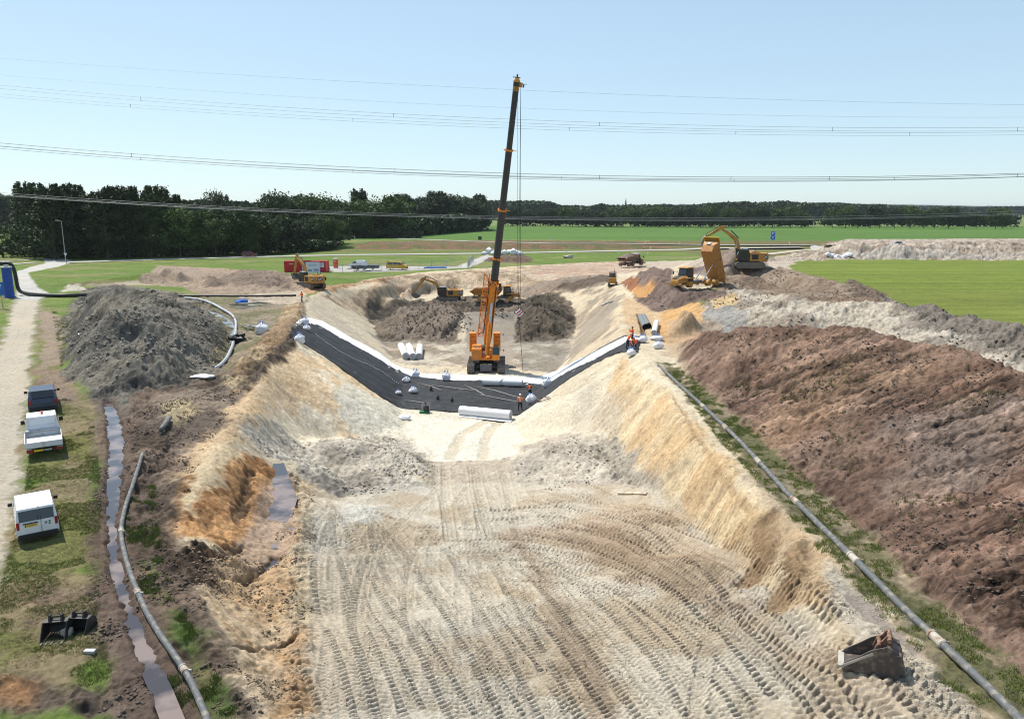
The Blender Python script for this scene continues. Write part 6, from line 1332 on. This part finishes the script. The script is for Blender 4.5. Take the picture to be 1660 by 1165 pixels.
fp = [hit(*p) for p in ((534, 443), (556, 443), (578, 442), (600, 441), (655, 438), (678, 437), (700, 436), (724, 435), (748, 434))]; fi = 0
for a, b in zip(fp, fp[1:]):
    a = Vector((*a, 0)); b = Vector((*b, 0)); k = max(1, round((b - a).length / 3.5))
    for j in range(k):
        fence_panel(a.lerp(b, j / k), a.lerp(b, (j + 1) / k - .02), fi, 'wire mesh fence panel in the row along the front of the paved yard'); fi += 1
fp = [hit(*p) for p in ((758, 436), (762, 430), (768, 424))]
for a, b in zip(fp, fp[1:]): fence_panel(Vector((*a, 0)), Vector((*b, 0)), 0, 'wire mesh fence panel in the short run beside the yard entrance')
fp = [hit(*p) for p in ((728, 421), (736, 421))]; fence_panel(Vector((*fp[0], 0)), Vector((*fp[1], 0)), 0, 'lone pair of stacked fence panels on the grass by the far road')
# ---------------------------------------------------------------- far roads
def strip(name, pts, w, mat, z=.1):
    q = [np.array(hit(*p)) for p in pts]; q = res(q, 80); l = []; r = []
    for i, p in enumerate(q):
        d = q[min(i + 1, 79)] - q[max(i - 1, 0)]; d = d / np.linalg.norm(d); n = np.array((-d[1], d[0])) * w / 2; l.append(p + n); r.append(p - n)
    b = MB(); zz = lambda p: gz(*p) + z
    b.v = [(p[0], p[1], max(zz(p), zz(s)) ) for p, s in zip(l, r)] + [(p[0], p[1], max(zz(p), zz(s))) for p, s in zip(r, l)]
    b.f = [(i, 80 + i, 81 + i, i + 1) for i in range(79)]; b.mi = [0] * 79; o = b.build(name, mat, None); o["kind"] = "structure"; return o
M('asphalt', (.40, .385, .36), .9, scale=.3, dirt=(.34, .32, .29)); M('concrete', (.45, .43, .39), .9, scale=.4)
strip('road', ROAD1, 5.5, 'asphalt', .12)
strip('road', ROAD2, 3.6, 'asphalt', .12)
strip('path', [(-60, 425), (0, 424), (60, 421), (80, 420)], 2, 'concrete', .1); strip('path', [(-60, 433), (0, 430), (30, 428), (60, 426)], 2.4, 'concrete', .12)
strip('path', [(1240, 413), (1290, 407), (1340, 401)], 4, M('sandtrack', (.45, .38, .30), .9), .12)
# signs, lamp, marker posts
x, y = hit(107, 426); t = thing('street_lamp', 'tall thin street lamp standing before the dark woods at the left', 'street lamp', (x, y, 0)); MB().cyl((0, 0, 0), (0, 0, 11.2), .12, .07, n=8).cyl((0, 0, 11.2), (-1.0, 0, 11.5), .05, n=6).build('pole', 'galv', t); MB().box((-1.2, 0, 11.5), (.8, .28, .14), bev=.05).build('lamp_head', 'white_dirty', t)
x, y = hit(108, 428); t = thing('road_sign', 'white triangular give way sign at the foot of the street lamp', 'road sign', (x, y, 0)); MB().cyl((0, 0, 0), (0, 0, 2.4), .04, n=6).build('pole', 'black', t); MB().add([(-.45, -.06, 2.9), (.45, -.06, 2.9), (0, -.06, 2.1), (-.45, -.03, 2.9), (.45, -.03, 2.9), (0, -.03, 2.1)], [(0, 2, 1), (3, 4, 5), (0, 1, 4, 3), (1, 2, 5, 4), (2, 0, 3, 5)]).build('plate', 'white_paint', t)
x, y = hit(62, 416); t = thing('road_sign', 'blue sign on a thin post before the woods left of the street lamp', 'road sign', (x, y, 0)); MB().cyl((0, 0, 0), (0, 0, 1.6), .04, n=6).build('pole', 'galv', t); MB().cyl((0, -.06, 2.0), (0, -.02, 2.0), .5, n=16).build('plate', 'signblue', t)
x, y = hit(1252, 398); t = thing('road_sign', 'stacked pair of blue signs on a post between the far road and the green field', 'road sign', (x, y, gz(x, y))); MB().cyl((0, 0, 0), (0, 0, 3), .06, n=6).build('pole', 'galv', t)
sg = MB().box((0, -.08, 4.6), (1.6, .06, 1.5)).build('upper_plate', 'signblue', t); MB().box((0, -.12, 4.9), (.9, .01, .25)).box((-.2, -.12, 4.4), (.3, .01, .4)).build('marking', 'white_paint', sg); sg = MB().cyl((0, -.11, 3.0), (0, -.05, 3.0), .95, n=20).build('lower_plate', 'signblue', t); MB().box((0, -.13, 3.0), (.15, .01, 1.0)).box((0, -.13, 3.2), (.6, .01, .15)).build('marking', 'white_paint', sg)
for i, (px, py) in enumerate(((892, 390), (1046, 396), (1102, 396), (1003, 412), (1050, 414), (918, 411), (1055, 405), (663, 396), (575, 387), (1280, 397))):
    x, y = hit(px, py); tag(MB().box((0, 0, .6), (.25, .2, 1.2)).build('marker_post', 'white_paint', None), 'white marker post along the far roads and verges', 'marker post', 'white marker posts by the far roads').location = (x, y, gz(x, y))
x, y = hit(778, 389); tag(MB().box((0, 0, .8), (1.6, .8, 1.6), bev=.08).build('utility_box', M('utilgreen', (.05, .09, .06), .6), None), 'dark green utility box at the edge of the green field', 'utility box').location = (x, y, gz(x, y))
x, y = hit(922, 418.5); t = tag(MB().ball((0, 0, .4), 1.0, n=10, sq=(1.6, .8, .6), jit=.5).build('stone', 'stone', None), 'low heap of rubble on the grass beyond the pit', 'rubble heap'); t.location = (x, y, 0)
x, y = hit(1073, 438.5); t = tag(MB().ball((0, 0, .4), 1.1, n=10, sq=(1.8, .8, .7), jit=.7).build('orange_rubble', 'rust', None), 'small rust orange heap on the dirt track', 'rubble heap'); t.location = (x, y, 0)
# church
x, y = atY(1014, 345, 2600)[:2]; t = thing('church_tower', 'far church steeple rising over the tree line', 'church', (x, y, 0)); MB().box((0, 0, 14), (8, 8, 28)).build('tower', 'brickred', t); MB().box((12, 0, 7), (18, 11, 14)).build('nave', 'brickred', t); MB().add([(-4.6, -4.6, 28), (4.6, -4.6, 28), (4.6, 4.6, 28), (-4.6, 4.6, 28), (-2.6, -2.6, 38), (2.6, -2.6, 38), (2.6, 2.6, 38), (-2.6, 2.6, 38), (0, 0, 58)], [(0, 1, 5, 4), (1, 2, 6, 5), (2, 3, 7, 6), (3, 0, 4, 7), (4, 5, 8), (5, 6, 8), (6, 7, 8), (7, 4, 8)]).build('spire', 'slate', t)
# ---------------------------------------------------------------- overhead lines
def wires(label, pts, Y, k=2, gap=(.0, .45), r=.03, spacers=()):
    """pts: photo points the line passes; Y: distance at the two ends"""
    t = thing('power_line', label, 'power line', (0, 0, 0), group='overhead power lines'); xs = np.array([p[0] for p in pts], float); ys = np.array([p[1] for p in pts], float)
    co = np.polyfit(xs, ys, min(2, len(xs) - 1)); X = np.linspace(-700, 2400, 70)
    def w(x, a): Yk = Y[0] + (Y[1] - Y[0]) * (x + 700) / 3100; p = Vector(atY(x, np.polyval(co, x), Yk)); return p + Vector((0, a[0], a[1]))
    offs = [(0, 0)] if k == 1 else [(0, 0), (0, -gap[1])] if k == 2 else [(0, 0), (0, -gap[1]), (gap[0], 0), (gap[0], -gap[1])]
    for a in offs: MB().tube([w(x, a) for x in X], r * .62, n=5).build('wire', 'wiremat', t, smooth=True)
    for sx in spacers:
        m = MB(); p = w(sx, (0, 0)); q = w(sx, (0, -gap[1])); m.cyl(p, q, .035, n=5); m.box(tuple(p), (.2, .06, .06)); m.box(tuple(q), (.2, .06, .06)); m.build('spacer', 'cat_black', t)
M('wiremat', (.34, .35, .37), .5, metal=.2)
wires('topmost thin single overhead wire', [(0, 95), (500, 127), (830, 147), (1660, 170)], (150, 150), 1, r=.028)
wires('second thin single overhead wire just above the double lines', [(0, 122), (500, 157), (830, 176), (1660, 190)], (170, 170), 1, r=.028)
wires('upper double overhead line crossing the crane boom', [(0, 140), (228, 155), (830, 193), (1088, 204), (1660, 206)], (150, 150), 2, (0, .62), .04, (228, 638, 972, 1350, 1650))
wires('lower double overhead line just below the upper double line', [(0, 154), (211, 167), (830, 205), (1195, 213), (1660, 214)], (160, 160), 2, (0, .55), .038, (211, 572, 923, 1193, 1475))
wires('thicker bundled overhead line below the middle of the boom', [(0, 234), (213, 247), (500, 264), (830, 283), (1100, 288), (1400, 286), (1660, 280)], (150, 150), 4, (1.5, .62), .042, (213, 640, 972, 1185, 1345, 1650))
wires('bundled overhead line just under the thicker one', [(0, 239), (228, 252), (572, 273), (830, 288), (1185, 291), (1450, 288), (1660, 282)], (165, 165), 4, (1.5, .5), .038, (228, 572, 910, 1190, 1450))
wires('lowest overhead line crossing the dark woods', [(0, 315), (200, 324), (400, 334), (620, 346), (830, 352), (1100, 355), (1660, 341)], (165, 165), 2, (1.5, .5), .045, ())
wires('second lowest overhead line crossing the dark woods', [(0, 317), (200, 327), (400, 337), (620, 348), (830, 354), (1100, 357), (1660, 345)], (175, 175), 2, (1.5, .3), .04, ())
# ---------------------------------------------------------------- trees
def leafmat(name, a, b):
    m = bpy.data.materials.new(name); m.use_nodes = True; nt = m.node_tree; bs = nt.nodes["Principled BSDF"]; g = nt.nodes.new("ShaderNodeNewGeometry"); r = nt.nodes.new("ShaderNodeValToRGB"); oi = nt.nodes.new("ShaderNodeObjectInfo"); ad = nt.nodes.new("ShaderNodeMath"); ad.operation = 'MULTIPLY_ADD'; ad.inputs[1].default_value = .6; ml = nt.nodes.new("ShaderNodeMath"); ml.operation = 'MULTIPLY'; ml.inputs[1].default_value = .4
    nt.links.new(oi.outputs["Random"], ml.inputs[0]); nt.links.new(g.outputs["Random Per Island"], ad.inputs[0]); nt.links.new(ml.outputs[0], ad.inputs[2]); nt.links.new(ad.outputs[0], r.inputs[0]); r.color_ramp.elements[0].color = (*a, 1); r.color_ramp.elements[1].color = (*b, 1); nt.links.new(r.outputs[0], bs.inputs["Base Color"]); bs.inputs["Roughness"].default_value = .65; bs.inputs["Specular IOR Level"].default_value = .25; MATS[name] = m
leafmat('leaf_dark', (.008, .016, .005), (.055, .088, .022)); leafmat('leaf_mid', (.025, .048, .010), (.10, .15, .03)); leafmat('leaf_light', (.03, .045, .02), (.09, .11, .05))
rs = np.random.RandomState(5)
def tree_proto(kind, seed):
    rs_ = np.random.RandomState(seed); h = 1.0; cl = []
    if kind == 'poplar':
        for _ in range(150): z = .05 + .90 * rs_.rand() ** .9; R_ = .19 * (1 - abs((z - .45) / .62) ** 2.2) + .02; a = rs_.rand() * 6.28; q = R_ * math.sqrt(rs_.rand()); cl.append((q * math.cos(a), q * math.sin(a), z, .035 + .02 * rs_.rand()))
        for _ in range(12):
            a = rs_.rand() * 6.28; q = .17 * rs_.rand() ** .6; z0 = .72 + .15 * rs_.rand(); cl += [(q * math.cos(a), q * math.sin(a), z0 + .025 * k, .034 - .003 * k) for k in range(7)]
    elif kind == 'round':
        lob = [(rs_.uniform(-.26, .26), rs_.uniform(-.26, .26), rs_.uniform(.26, .80), rs_.uniform(.13, .22)) for _ in range(17)] + [(0, 0, .82, .15)]
        for c in lob:
            for _ in range(13): d = rs_.normal(size=3); d /= np.linalg.norm(d); q = c[3] * (.55 + .5 * rs_.rand()); cl.append((c[0] + d[0] * q, c[1] + d[1] * q, c[2] + d[2] * q * .8, .05 + .03 * rs_.rand()))
    elif kind == 'bush':
        for _ in range(90): d = rs_.normal(size=3); d /= np.linalg.norm(d); q = .42 * rs_.rand() ** .4; cl.append((d[0] * q, d[1] * q, .42 + d[2] * q * .9, .09))
    cl = np.array(cl); n = {'poplar': 26, 'round': 24, 'bush': 22}[kind]; sz = {'poplar': .014, 'round': .021, 'bush': .045}[kind]
    P_ = np.repeat(cl[:, :3], n, 0) + rs_.normal(size=(len(cl) * n, 3)) * np.repeat(cl[:, 3:4], n, 0) * .62
    a = rs_.normal(size=P_.shape); a /= np.linalg.norm(a, axis=1)[:, None]; b = np.cross(a, rs_.normal(size=P_.shape)); b /= np.linalg.norm(b, axis=1)[:, None]; s = sz * (.6 + .9 * rs_.rand(len(P_), 1))
    v = np.stack([P_ - a * s, P_ - b * s * .6, P_ + a * s, P_ + b * s * .6], 1).reshape(-1, 3); me = bpy.data.meshes.new('crown'); nq = len(P_)
    me.vertices.add(len(v)); me.vertices.foreach_set("co", v.astype(np.float32).ravel()); me.loops.add(nq * 4); me.loops.foreach_set("vertex_index", np.arange(nq * 4, dtype=np.int32)); me.polygons.add(nq); me.polygons.foreach_set("loop_start", np.arange(0, nq * 4, 4, dtype=np.int32)); me.update(calc_edges=True)
    m = MB(); 
    if kind != 'bush':
        m.tube([(0, 0, 0), (.005, .003, .2), (-.004, .004, .5), (0, 0, .85)], [.018, .014, .009, .003], n=7)
        for _ in range(9): z = rs_.uniform(.2, .65); a = rs_.rand() * 6.28; q = .12 if kind == 'poplar' else .25; m.tube([(0, 0, z), (q * .5 * math.cos(a), q * .5 * math.sin(a), z + .07), (q * math.cos(a), q * math.sin(a), z + .17)], [.008, .005, .002], n=5)
    else: m.tube([(0, 0, 0), (0, 0, .4)], [.02, .01], n=5)
    tm = bpy.data.meshes.new('trunk'); tm.from_pydata(m.v, [], m.f); tm.materials.append(MATS['bark']); return me, tm
# distant woods: unbroken masses far off
def mass(name, pts, depth, h, mat, n, seed):
    rs_ = np.random.RandomState(seed); q = res([np.array(p, float) for p in pts], 300); ii = rs_.randint(0, 300, n); c = np.empty((n, 3)); c[:, :2] = q[ii] + rs_.uniform(-4, 4, (n, 2)); c[:, 1] += rs_.rand(n) ** 2 * depth; hh = h * (.5 + .35 * vnoise(c[:, 0] / (h * 1.1), c[:, 1] / 60) + .4 * vnoise(c[:, 0] / (h * 6), c[:, 1] / 200 + 7)); c[:, 2] = rs_.rand(n) ** .45 * hh + H0(c[:, 0], c[:, 1])
    a = rs_.normal(size=c.shape); a /= np.linalg.norm(a, axis=1)[:, None]; b = np.cross(a, rs_.normal(size=c.shape)); b /= np.linalg.norm(b, axis=1)[:, None]; s = h * .085 * (.6 + rs_.rand(n, 1)); v = np.stack([c - a * s, c - b * s, c + a * s, c + b * s], 1).reshape(-1, 3)
    me = bpy.data.meshes.new(name); me.vertices.add(len(v)); me.vertices.foreach_set("co", v.astype(np.float32).ravel()); me.loops.add(n * 4); me.loops.foreach_set("vertex_index", np.arange(n * 4, dtype=np.int32)); me.polygons.add(n); me.polygons.foreach_set("loop_start", np.arange(0, n * 4, 4, dtype=np.int32)); me.update(calc_edges=True); me.materials.append(MATS[mat]); o = bpy.data.objects.new(name, me); COL.objects.link(o); o["kind"] = "stuff"; o["label"] = "unbroken distant woodland on the horizon" if name[0] == "d" else "dense undergrowth beneath the woods"; return o
PROT = {}
def tree(x, y, h, kind, leaf, label, group, wide=1.0, name='tree', base=None):
    s = rs.randint(4); key = (kind, s, leaf)
    if key not in PROT:
        c, t_ = tree_proto(kind, s * 13 + len(kind)); c.materials.append(MATS[leaf]); PROT[key] = (c, t_)
    c, t_ = PROT[key]; z = base if base is not None else (float(H0(x, y)) - .2); o = thing(name, label, 'tree' if kind != 'bush' else 'bush', (x, y, z), rz=rs.rand() * 6.28, group=group); o.scale = (h * wide, h * wide, h)
    for nm, me in (('crown' if kind != 'bush' else 'foliage', c), ('trunk' if kind != 'bush' else 'stem', t_)): k = bpy.data.objects.new(nm, me); COL.objects.link(k); k.parent = o
    return o
def wood(pts, rows, gap, hgt, kinds, label, group, jit=3, back=7, wide=1.0, name='tree', ph=None):
    """rows of trees along the base line given by photo points on the ground; hgt a function of position 0..1"""
    q = res([np.array(at(p[0], p[1], 0)[:2]) for p in pts], 200); d = np.concatenate([[0], np.cumsum(np.linalg.norm(np.diff(q, axis=0), axis=1))])
    for r in range(rows):
        s = rs.rand() * gap
        while s < d[-1]:
            i = np.searchsorted(d, s); i = min(i, 199); p = q[i]; t = s / d[-1]; k, lf = kinds[rs.randint(len(kinds))]
            tree(p[0] + rs.uniform(-jit, jit) * .5, p[1] + r * back + rs.uniform(-jit, jit), hgt(t) * rs.uniform(.80, 1.12), k, lf, label, group, wide * rs.uniform(.9, 1.25), name); s += gap * rs.uniform(.75, 1.3)
wood([(48, 418), (120, 420), (250, 418)], 3, 5.5, lambda t: 19.8, [('poplar', 'leaf_dark'), ('poplar', 'leaf_dark')], 'tall dark poplar in the dense stand at the left behind the road', 'tall poplars behind the road at the left', wide=1.15)
wood([(250, 418), (330, 416), (440, 413)], 3, 6, lambda t: 16.3 - 2 * t, [('round', 'leaf_dark'), ('poplar', 'leaf_mid'), ('round', 'leaf_mid')], 'dark broadleaf tree in the woods between the poplars and the red containers', 'woods between the poplars and the containers', wide=1.0)
wood([(440, 411), (480, 409), (530, 404)], 3, 7, lambda t: 13.5 - 3 * t, [('round', 'leaf_dark'), ('round', 'leaf_mid')], 'dark tree at the end of the woods behind the red containers', 'end of the woods behind the containers', wide=1.0)
wood([(-260, 412), (-60, 412), (10, 413)], 2, 10, lambda t: 11, [('round', 'leaf_mid'), ('round', 'leaf_dark')], 'green broadleaf tree at the far left edge beyond the black pipe', 'trees at the far left edge', wide=1.1)
wood([(440, 393), (540, 390), (640, 388)], 2, 11, lambda t: 20, [('round', 'leaf_dark'), ('round', 'leaf_mid')], 'tree in the wood behind the brown road bank', 'wood behind the brown road bank', back=14, wide=1.1)
wood([(640, 381), (700, 378), (782, 375)], 3, 12, lambda t: 25 - 3 * abs(t - .3), [('round', 'leaf_dark'), ('poplar', 'leaf_dark')], 'tall dark tree in the wood just left of the crane boom', 'wood just left of the crane boom', back=12, wide=1.15)
p = at(437, 392, 0); tree(p[0], p[1] - 60, 21, 'round', 'leaf_light', 'pale airy tree standing above the woods behind the red containers', None, .7)
p = at(577, 388, 0); tree(p[0], p[1] + 10, 24, 'poplar', 'leaf_dark', 'single dark tall tree rising above the wood behind the white van', None, 1.3)
for i, (px, s) in enumerate(((592, 4.5), (601, 5), (612, 5.5), (622, 5), (634, 8), (664, 5), (679, 4.5))):
    p = at(px, 384, 1.5); tree(p[0], p[1], s, 'bush', 'leaf_mid' if i < 4 else 'leaf_light', 'round green bush along the top of the brown road bank', 'bushes along the top of the brown bank', 1.2, 'bush', base=.8)
mass('undergrowth', [at(5, 417)[:2], at(250, 416)[:2], at(440, 412)[:2], at(530, 406)[:2]], 30, 4.2, 'leaf_dark', 26000, 8)
mass('undergrowth', [at(440, 392)[:2], at(640, 387)[:2], at(784, 375)[:2]], 60, 11, 'leaf_dark', 20000, 9)
for a_, b_ in ((815, 1010), (1024, 1180), (1184, 1316), (1334, 1530), (1535, 1646)): mass('undergrowth', [at(a_, 367.5)[:2], at(b_, 368)[:2]], 12, 10, 'leaf_dark', 6000, a_)
g = 'rows of trees beyond the bright green field'; lb = 'dark round tree in the row beyond the bright green field'
for a, b, hh in ((812, 1010, 17), (1022, 1180, 18), (1182, 1316, 18.5), (1332, 1530, 18.5), (1533, 1646, 17), (1700, 1900, 17)):
    wood([(a, 367.5 + (a - 830) * .004), (b, 368 + (b - 830) * .004)], 1, 10.5, lambda t: hh, [('round', 'leaf_dark'), ('round', 'leaf_mid')], lb, g, jit=3, wide=1.0)
mass('distant_wood', [(-60, 1150), (200, 1120), (420, 1150), (650, 1250)], 200, 24, 'leaf_dark', 60000, 1)
mass('distant_wood', [(500, 1700), (900, 1750), (1600, 1800)], 200, 22, 'leaf_dark', 40000, 2)
mass('distant_wood', [(-2600, 2300), (-900, 2300), (600, 2500), (2600, 2700)], 250, 26, 'leaf_dark', 90000, 3)
mass('distant_wood', [(-700, 620), (-330, 560), (-160, 600)], 120, 22, 'leaf_dark', 40000, 5)
mass('distant_wood', [(-4000, 4300), (0, 4400), (4500, 4600)], 300, 34, 'leaf_dark', 60000, 4)
hl = MB(); n = 60; pts = [(1000 + 9000 * i / n, 8200 - 500 * math.sin(i / 9)) for i in range(n + 1)]
secs = []
for j, (dy, zz) in enumerate(((-900, -20), (-500, 20), (0, 75), (600, 90), (1500, -20))): secs.append([(x, y + dy, -20 if zz < 0 else zz * (.55 + .45 * math.sin(.6 + i / 14)) + 8 * mnoise.noise(Vector((i * .35, j, 0)))) for i, (x, y) in enumerate(pts)])
vs = [p for s in secs for p in s]; hl.add(vs, [(j * (n + 1) + i, j * (n + 1) + i + 1, (j + 1) * (n + 1) + i + 1, (j + 1) * (n + 1) + i) for j in range(4) for i in range(n)]); o = hl.build('hills', M('hillgreen', (.035, .055, .03), .9, scale=.01), None, smooth=True); o["kind"] = "structure"
# ---------------------------------------------------------------- clods, stones, grass
def scatter(name, label, P_, size, mat, seed, flat=.6):
    rs_ = np.random.RandomState(seed); n = len(P_); t = np.array([(1, 0, 0), (-1, 0, 0), (0, 1, 0), (0, -1, 0), (0, 0, 1), (0, 0, -.6)], float); F = np.array([(0, 2, 4), (2, 1, 4), (1, 3, 4), (3, 0, 4), (2, 0, 5), (1, 2, 5), (3, 1, 5), (0, 3, 5)])
    z = terrain(P_[:, 0], P_[:, 1])[0]; s = size * (.35 + 1.3 * rs_.rand(n) ** 2.5)
    th = rs_.rand(n) * 6.28; c, sn = np.cos(th), np.sin(th); v = t[None] * (1 + .5 * (rs_.rand(n, 6, 3) - .5)); v = v + .35 * (rs_.rand(n, 6, 3) - .5)
    x = (v[..., 0] * c[:, None] - v[..., 1] * sn[:, None]) * s[:, None]; y = (v[..., 0] * sn[:, None] + v[..., 1] * c[:, None]) * s[:, None]; zz = v[..., 2] * s[:, None] * flat
    V = np.stack([x + P_[:, 0:1], y + P_[:, 1:2], zz + z[:, None] + s[:, None] * .1], -1).reshape(-1, 3); Fa = (F[None] + 6 * np.arange(n)[:, None, None]).reshape(-1, 3)
    me = bpy.data.meshes.new(name); me.vertices.add(len(V)); me.vertices.foreach_set("co", V.astype(np.float32).ravel()); me.loops.add(Fa.size); me.loops.foreach_set("vertex_index", Fa.ravel().astype(np.int32)); me.polygons.add(len(Fa)); me.polygons.foreach_set("loop_start", np.arange(0, Fa.size, 3, dtype=np.int32)); me.update(calc_edges=True); me.materials.append(MATS[mat]); o = bpy.data.objects.new(name, me); COL.objects.link(o); o["kind"] = "stuff"; o["label"] = label; return o
M('clod_pale', (.42, .37, .30), .95, scale=1.5, dirt=(.3, .26, .21)); M('clod_dark', (.10, .072, .055), .95, scale=1.5, dirt=(.16, .12, .09)); M('clod_grey', (.26, .23, .19), .95, scale=1.5, dirt=(.17, .15, .125)); M('clod_sand', (.30, .22, .14), .95, scale=1.5, dirt=(.2, .14, .09))
def inpoly(pl, n, seed, w=False, clump=None):
    P_ = np.array(pl if w else poly(pl)); rs_ = np.random.RandomState(seed); lo, hi = P_.min(0), P_.max(0); out = np.empty((0, 2))
    while len(out) < n:
        q = lo + (hi - lo) * rs_.rand(n * 3, 2); q = q[seg_sd(P_, q[:, 0], q[:, 1]) < 0]
        if clump: q = q[fbm(q[:, 0], q[:, 1], clump[0], seed=seed, oct=3) > clump[1]]
        out = np.concatenate([out, q]) if len(q) else out
        if len(q) == 0: break
    return out[:n]
scatter('clods', 'dark soil clods strewn over the big brown heap', inpoly([(15.8, 8), (15.8, 66), (24, 80), (31, 74), (31, 8)], 8000, 1, True, (1.6, .57)), .075, 'clod_dark', 1)
scatter('clods', 'fine crumbs over the big brown heap', inpoly([(15.8, 8), (15.8, 66), (24, 80), (31, 74), (31, 8)], 9000, 2, True), .04, 'clod_dark', 2)
scatter('clods', 'soil clods in the ditch country at the left', inpoly([(150, 700), (300, 640), (400, 620), (330, 740), (285, 860), (335, 985), (435, 1165), (150, 1165)], 7000, 3, clump=(1.6, .52)), .055, 'clod_dark', 3)
scatter('clods', 'grey lumps over the grey heap', inpoly([(104, 560), (130, 480), (300, 480), (370, 540), (350, 600), (160, 640)], 9000, 4, clump=(3, .45)), .13, 'clod_grey', 4)
scatter('rubble', 'grey lumps along the ramp edge mounds', inpoly([(400, 700), (530, 712), (600, 706), (670, 720), (705, 755), (690, 800), (520, 800), (500, 860), (450, 760)], 1200, 5, clump=(1.6, .6)), .09, 'clod_pale', 5)
scatter('rubble', 'grey lumps along the right ramp mound', inpoly([(815, 752), (885, 705), (930, 700), (985, 715), (1050, 780), (1000, 800), (830, 790)], 700, 6, clump=(1.6, .6)), .08, 'clod_pale', 6)
scatter('clods', 'sand lumps in the orange trench area', inpoly([(300, 880), (440, 880), (510, 800), (515, 1165), (430, 1165), (335, 985)], 2200, 7, clump=(1.5, .56)), .06, 'clod_sand', 7)
scatter('gravel', 'small stones on the haul ramp and the shelf', inpoly([(520, 830), (1000, 800), (1250, 960), (1450, 1165), (520, 1165)], 5000, 8, clump=(3, .5)), .028, 'clod_grey', 8)
scatter('gravel', 'pale gravel round the rusty bucket', inpoly([(1335, 905), (1385, 950), (1590, 1165), (1440, 1165), (1340, 980)], 3500, 9, clump=(1.5, .45)), .025, 'clod_pale', 9)
scatter('clods', 'clods on the far pit mounds', inpoly([(600, 500), (760, 480), (900, 475), (915, 545), (860, 552), (700, 552), (640, 548)], 3500, 10, clump=(3, .52)), .15, 'clod_dark', 10)
scatter('clods', 'clods on the light heaps and the ridge behind', inpoly([(35, 50), (47, 50), (48, 130), (38, 140), (24, 120), (26, 92)], 2500, 11, True, (2.5, .6)), .12, 'clod_dark', 11)
leafmat('grass_blade', (.09, .12, .025), (.24, .28, .07)); leafmat('dry_blade', (.14, .12, .05), (.30, .26, .12))
def grass(name, label, P_, h, mat, seed, per=9):
    rs_ = np.random.RandomState(seed); n = len(P_); P_ = np.repeat(P_, per, 0) + rs_.normal(size=(n * per, 2)) * h * .45; n = len(P_); z = terrain(P_[:, 0], P_[:, 1])[0] - .02; th = rs_.rand(n) * 6.28; w = h * .09 * (.6 + rs_.rand(n)); hh = h * (.4 + .8 * rs_.rand(n)); lx, ly = np.cos(th), np.sin(th); le = hh * .6 * rs_.rand(n); ph = rs_.rand(n) * 6.28
    a = np.stack([P_[:, 0] - lx * w, P_[:, 1] - ly * w, z], 1); b = np.stack([P_[:, 0] + lx * w, P_[:, 1] + ly * w, z], 1); c = np.stack([P_[:, 0] + np.cos(ph) * le, P_[:, 1] + np.sin(ph) * le, z + hh], 1)
    V = np.stack([a, b, c], 1).reshape(-1, 3); me = bpy.data.meshes.new(name); me.vertices.add(len(V)); me.vertices.foreach_set("co", V.astype(np.float32).ravel()); me.loops.add(3 * n); me.loops.foreach_set("vertex_index", np.arange(3 * n, dtype=np.int32)); me.polygons.add(n); me.polygons.foreach_set("loop_start", np.arange(0, 3 * n, 3, dtype=np.int32)); me.update(calc_edges=True); me.materials.append(MATS[mat]); o = bpy.data.objects.new(name, me); COL.objects.link(o); o["kind"] = "stuff"; o["label"] = label; return o
grass('grass', 'green grass and weeds beside the long pipeline', inpoly([(13.1, 14), (15.4, 14), (15.6, 45), (14.9, 68), (13.7, 68), (12.9, 45)], 8000, 21, True, (.7, .5)), .12, 'grass_blade', 21)
grass('grass', 'patchy grass on the verge around the parked vehicles', inpoly([(60, 640), (150, 655), (165, 800), (160, 950), (180, 1100), (0, 1165), (0, 950), (40, 790)], 12000, 22, clump=(2.2, .52)), .08, 'grass_blade', 22)
grass('grass', 'dry grass on the verge around the parked vehicles', inpoly([(60, 640), (150, 655), (165, 800), (160, 950), (180, 1100), (0, 1165), (0, 950), (40, 790)], 12000, 23, clump=(1.2, .45)), .06, 'dry_blade', 23)
grass('grass', 'weeds between the ditch and the near left pipeline', inpoly([(195, 800), (250, 780), (262, 905), (300, 1000), (395, 1165), (300, 1165), (230, 1000)], 1800, 24, clump=(.8, .56)), .12, 'grass_blade', 24)
grass('grass', 'sparse tufts growing on the big brown heap', inpoly([(17, 12), (17, 60), (26, 60), (28, 12)], 500, 25, True, (3, .62)), .16, 'dry_blade', 25, per=30)
grass('grass', 'taller grass in the meadow at the left', inpoly([(84, 500), (128, 510), (108, 560), (100, 600)], 900, 26, clump=(1.5, .5)), .14, 'grass_blade', 26)

# ---------------------------------------------------------------- haze
hz = MB().box((0, 4500, 40 - 21), (26000, 12000, 84)).build('haze', 'bark', None); hz.data.materials.clear(); hm = bpy.data.materials.new('haze'); hm.use_nodes = True; nt = hm.node_tree
for nd in list(nt.nodes):
    if nd.type != 'OUTPUT_MATERIAL': nt.nodes.remove(nd)
pv = nt.nodes.new("ShaderNodeVolumePrincipled"); pv.inputs["Color"].default_value = (.80, .88, .96, 1); pv.inputs["Density"].default_value = .00005; pv.inputs["Anisotropy"].default_value = .2
nt.links.new(pv.outputs[0], nt.nodes["Material Output"].inputs["Volume"]); hz.data.materials.append(hm); hz["kind"] = "stuff"; hz["label"] = "thin bluish summer haze over the whole site"
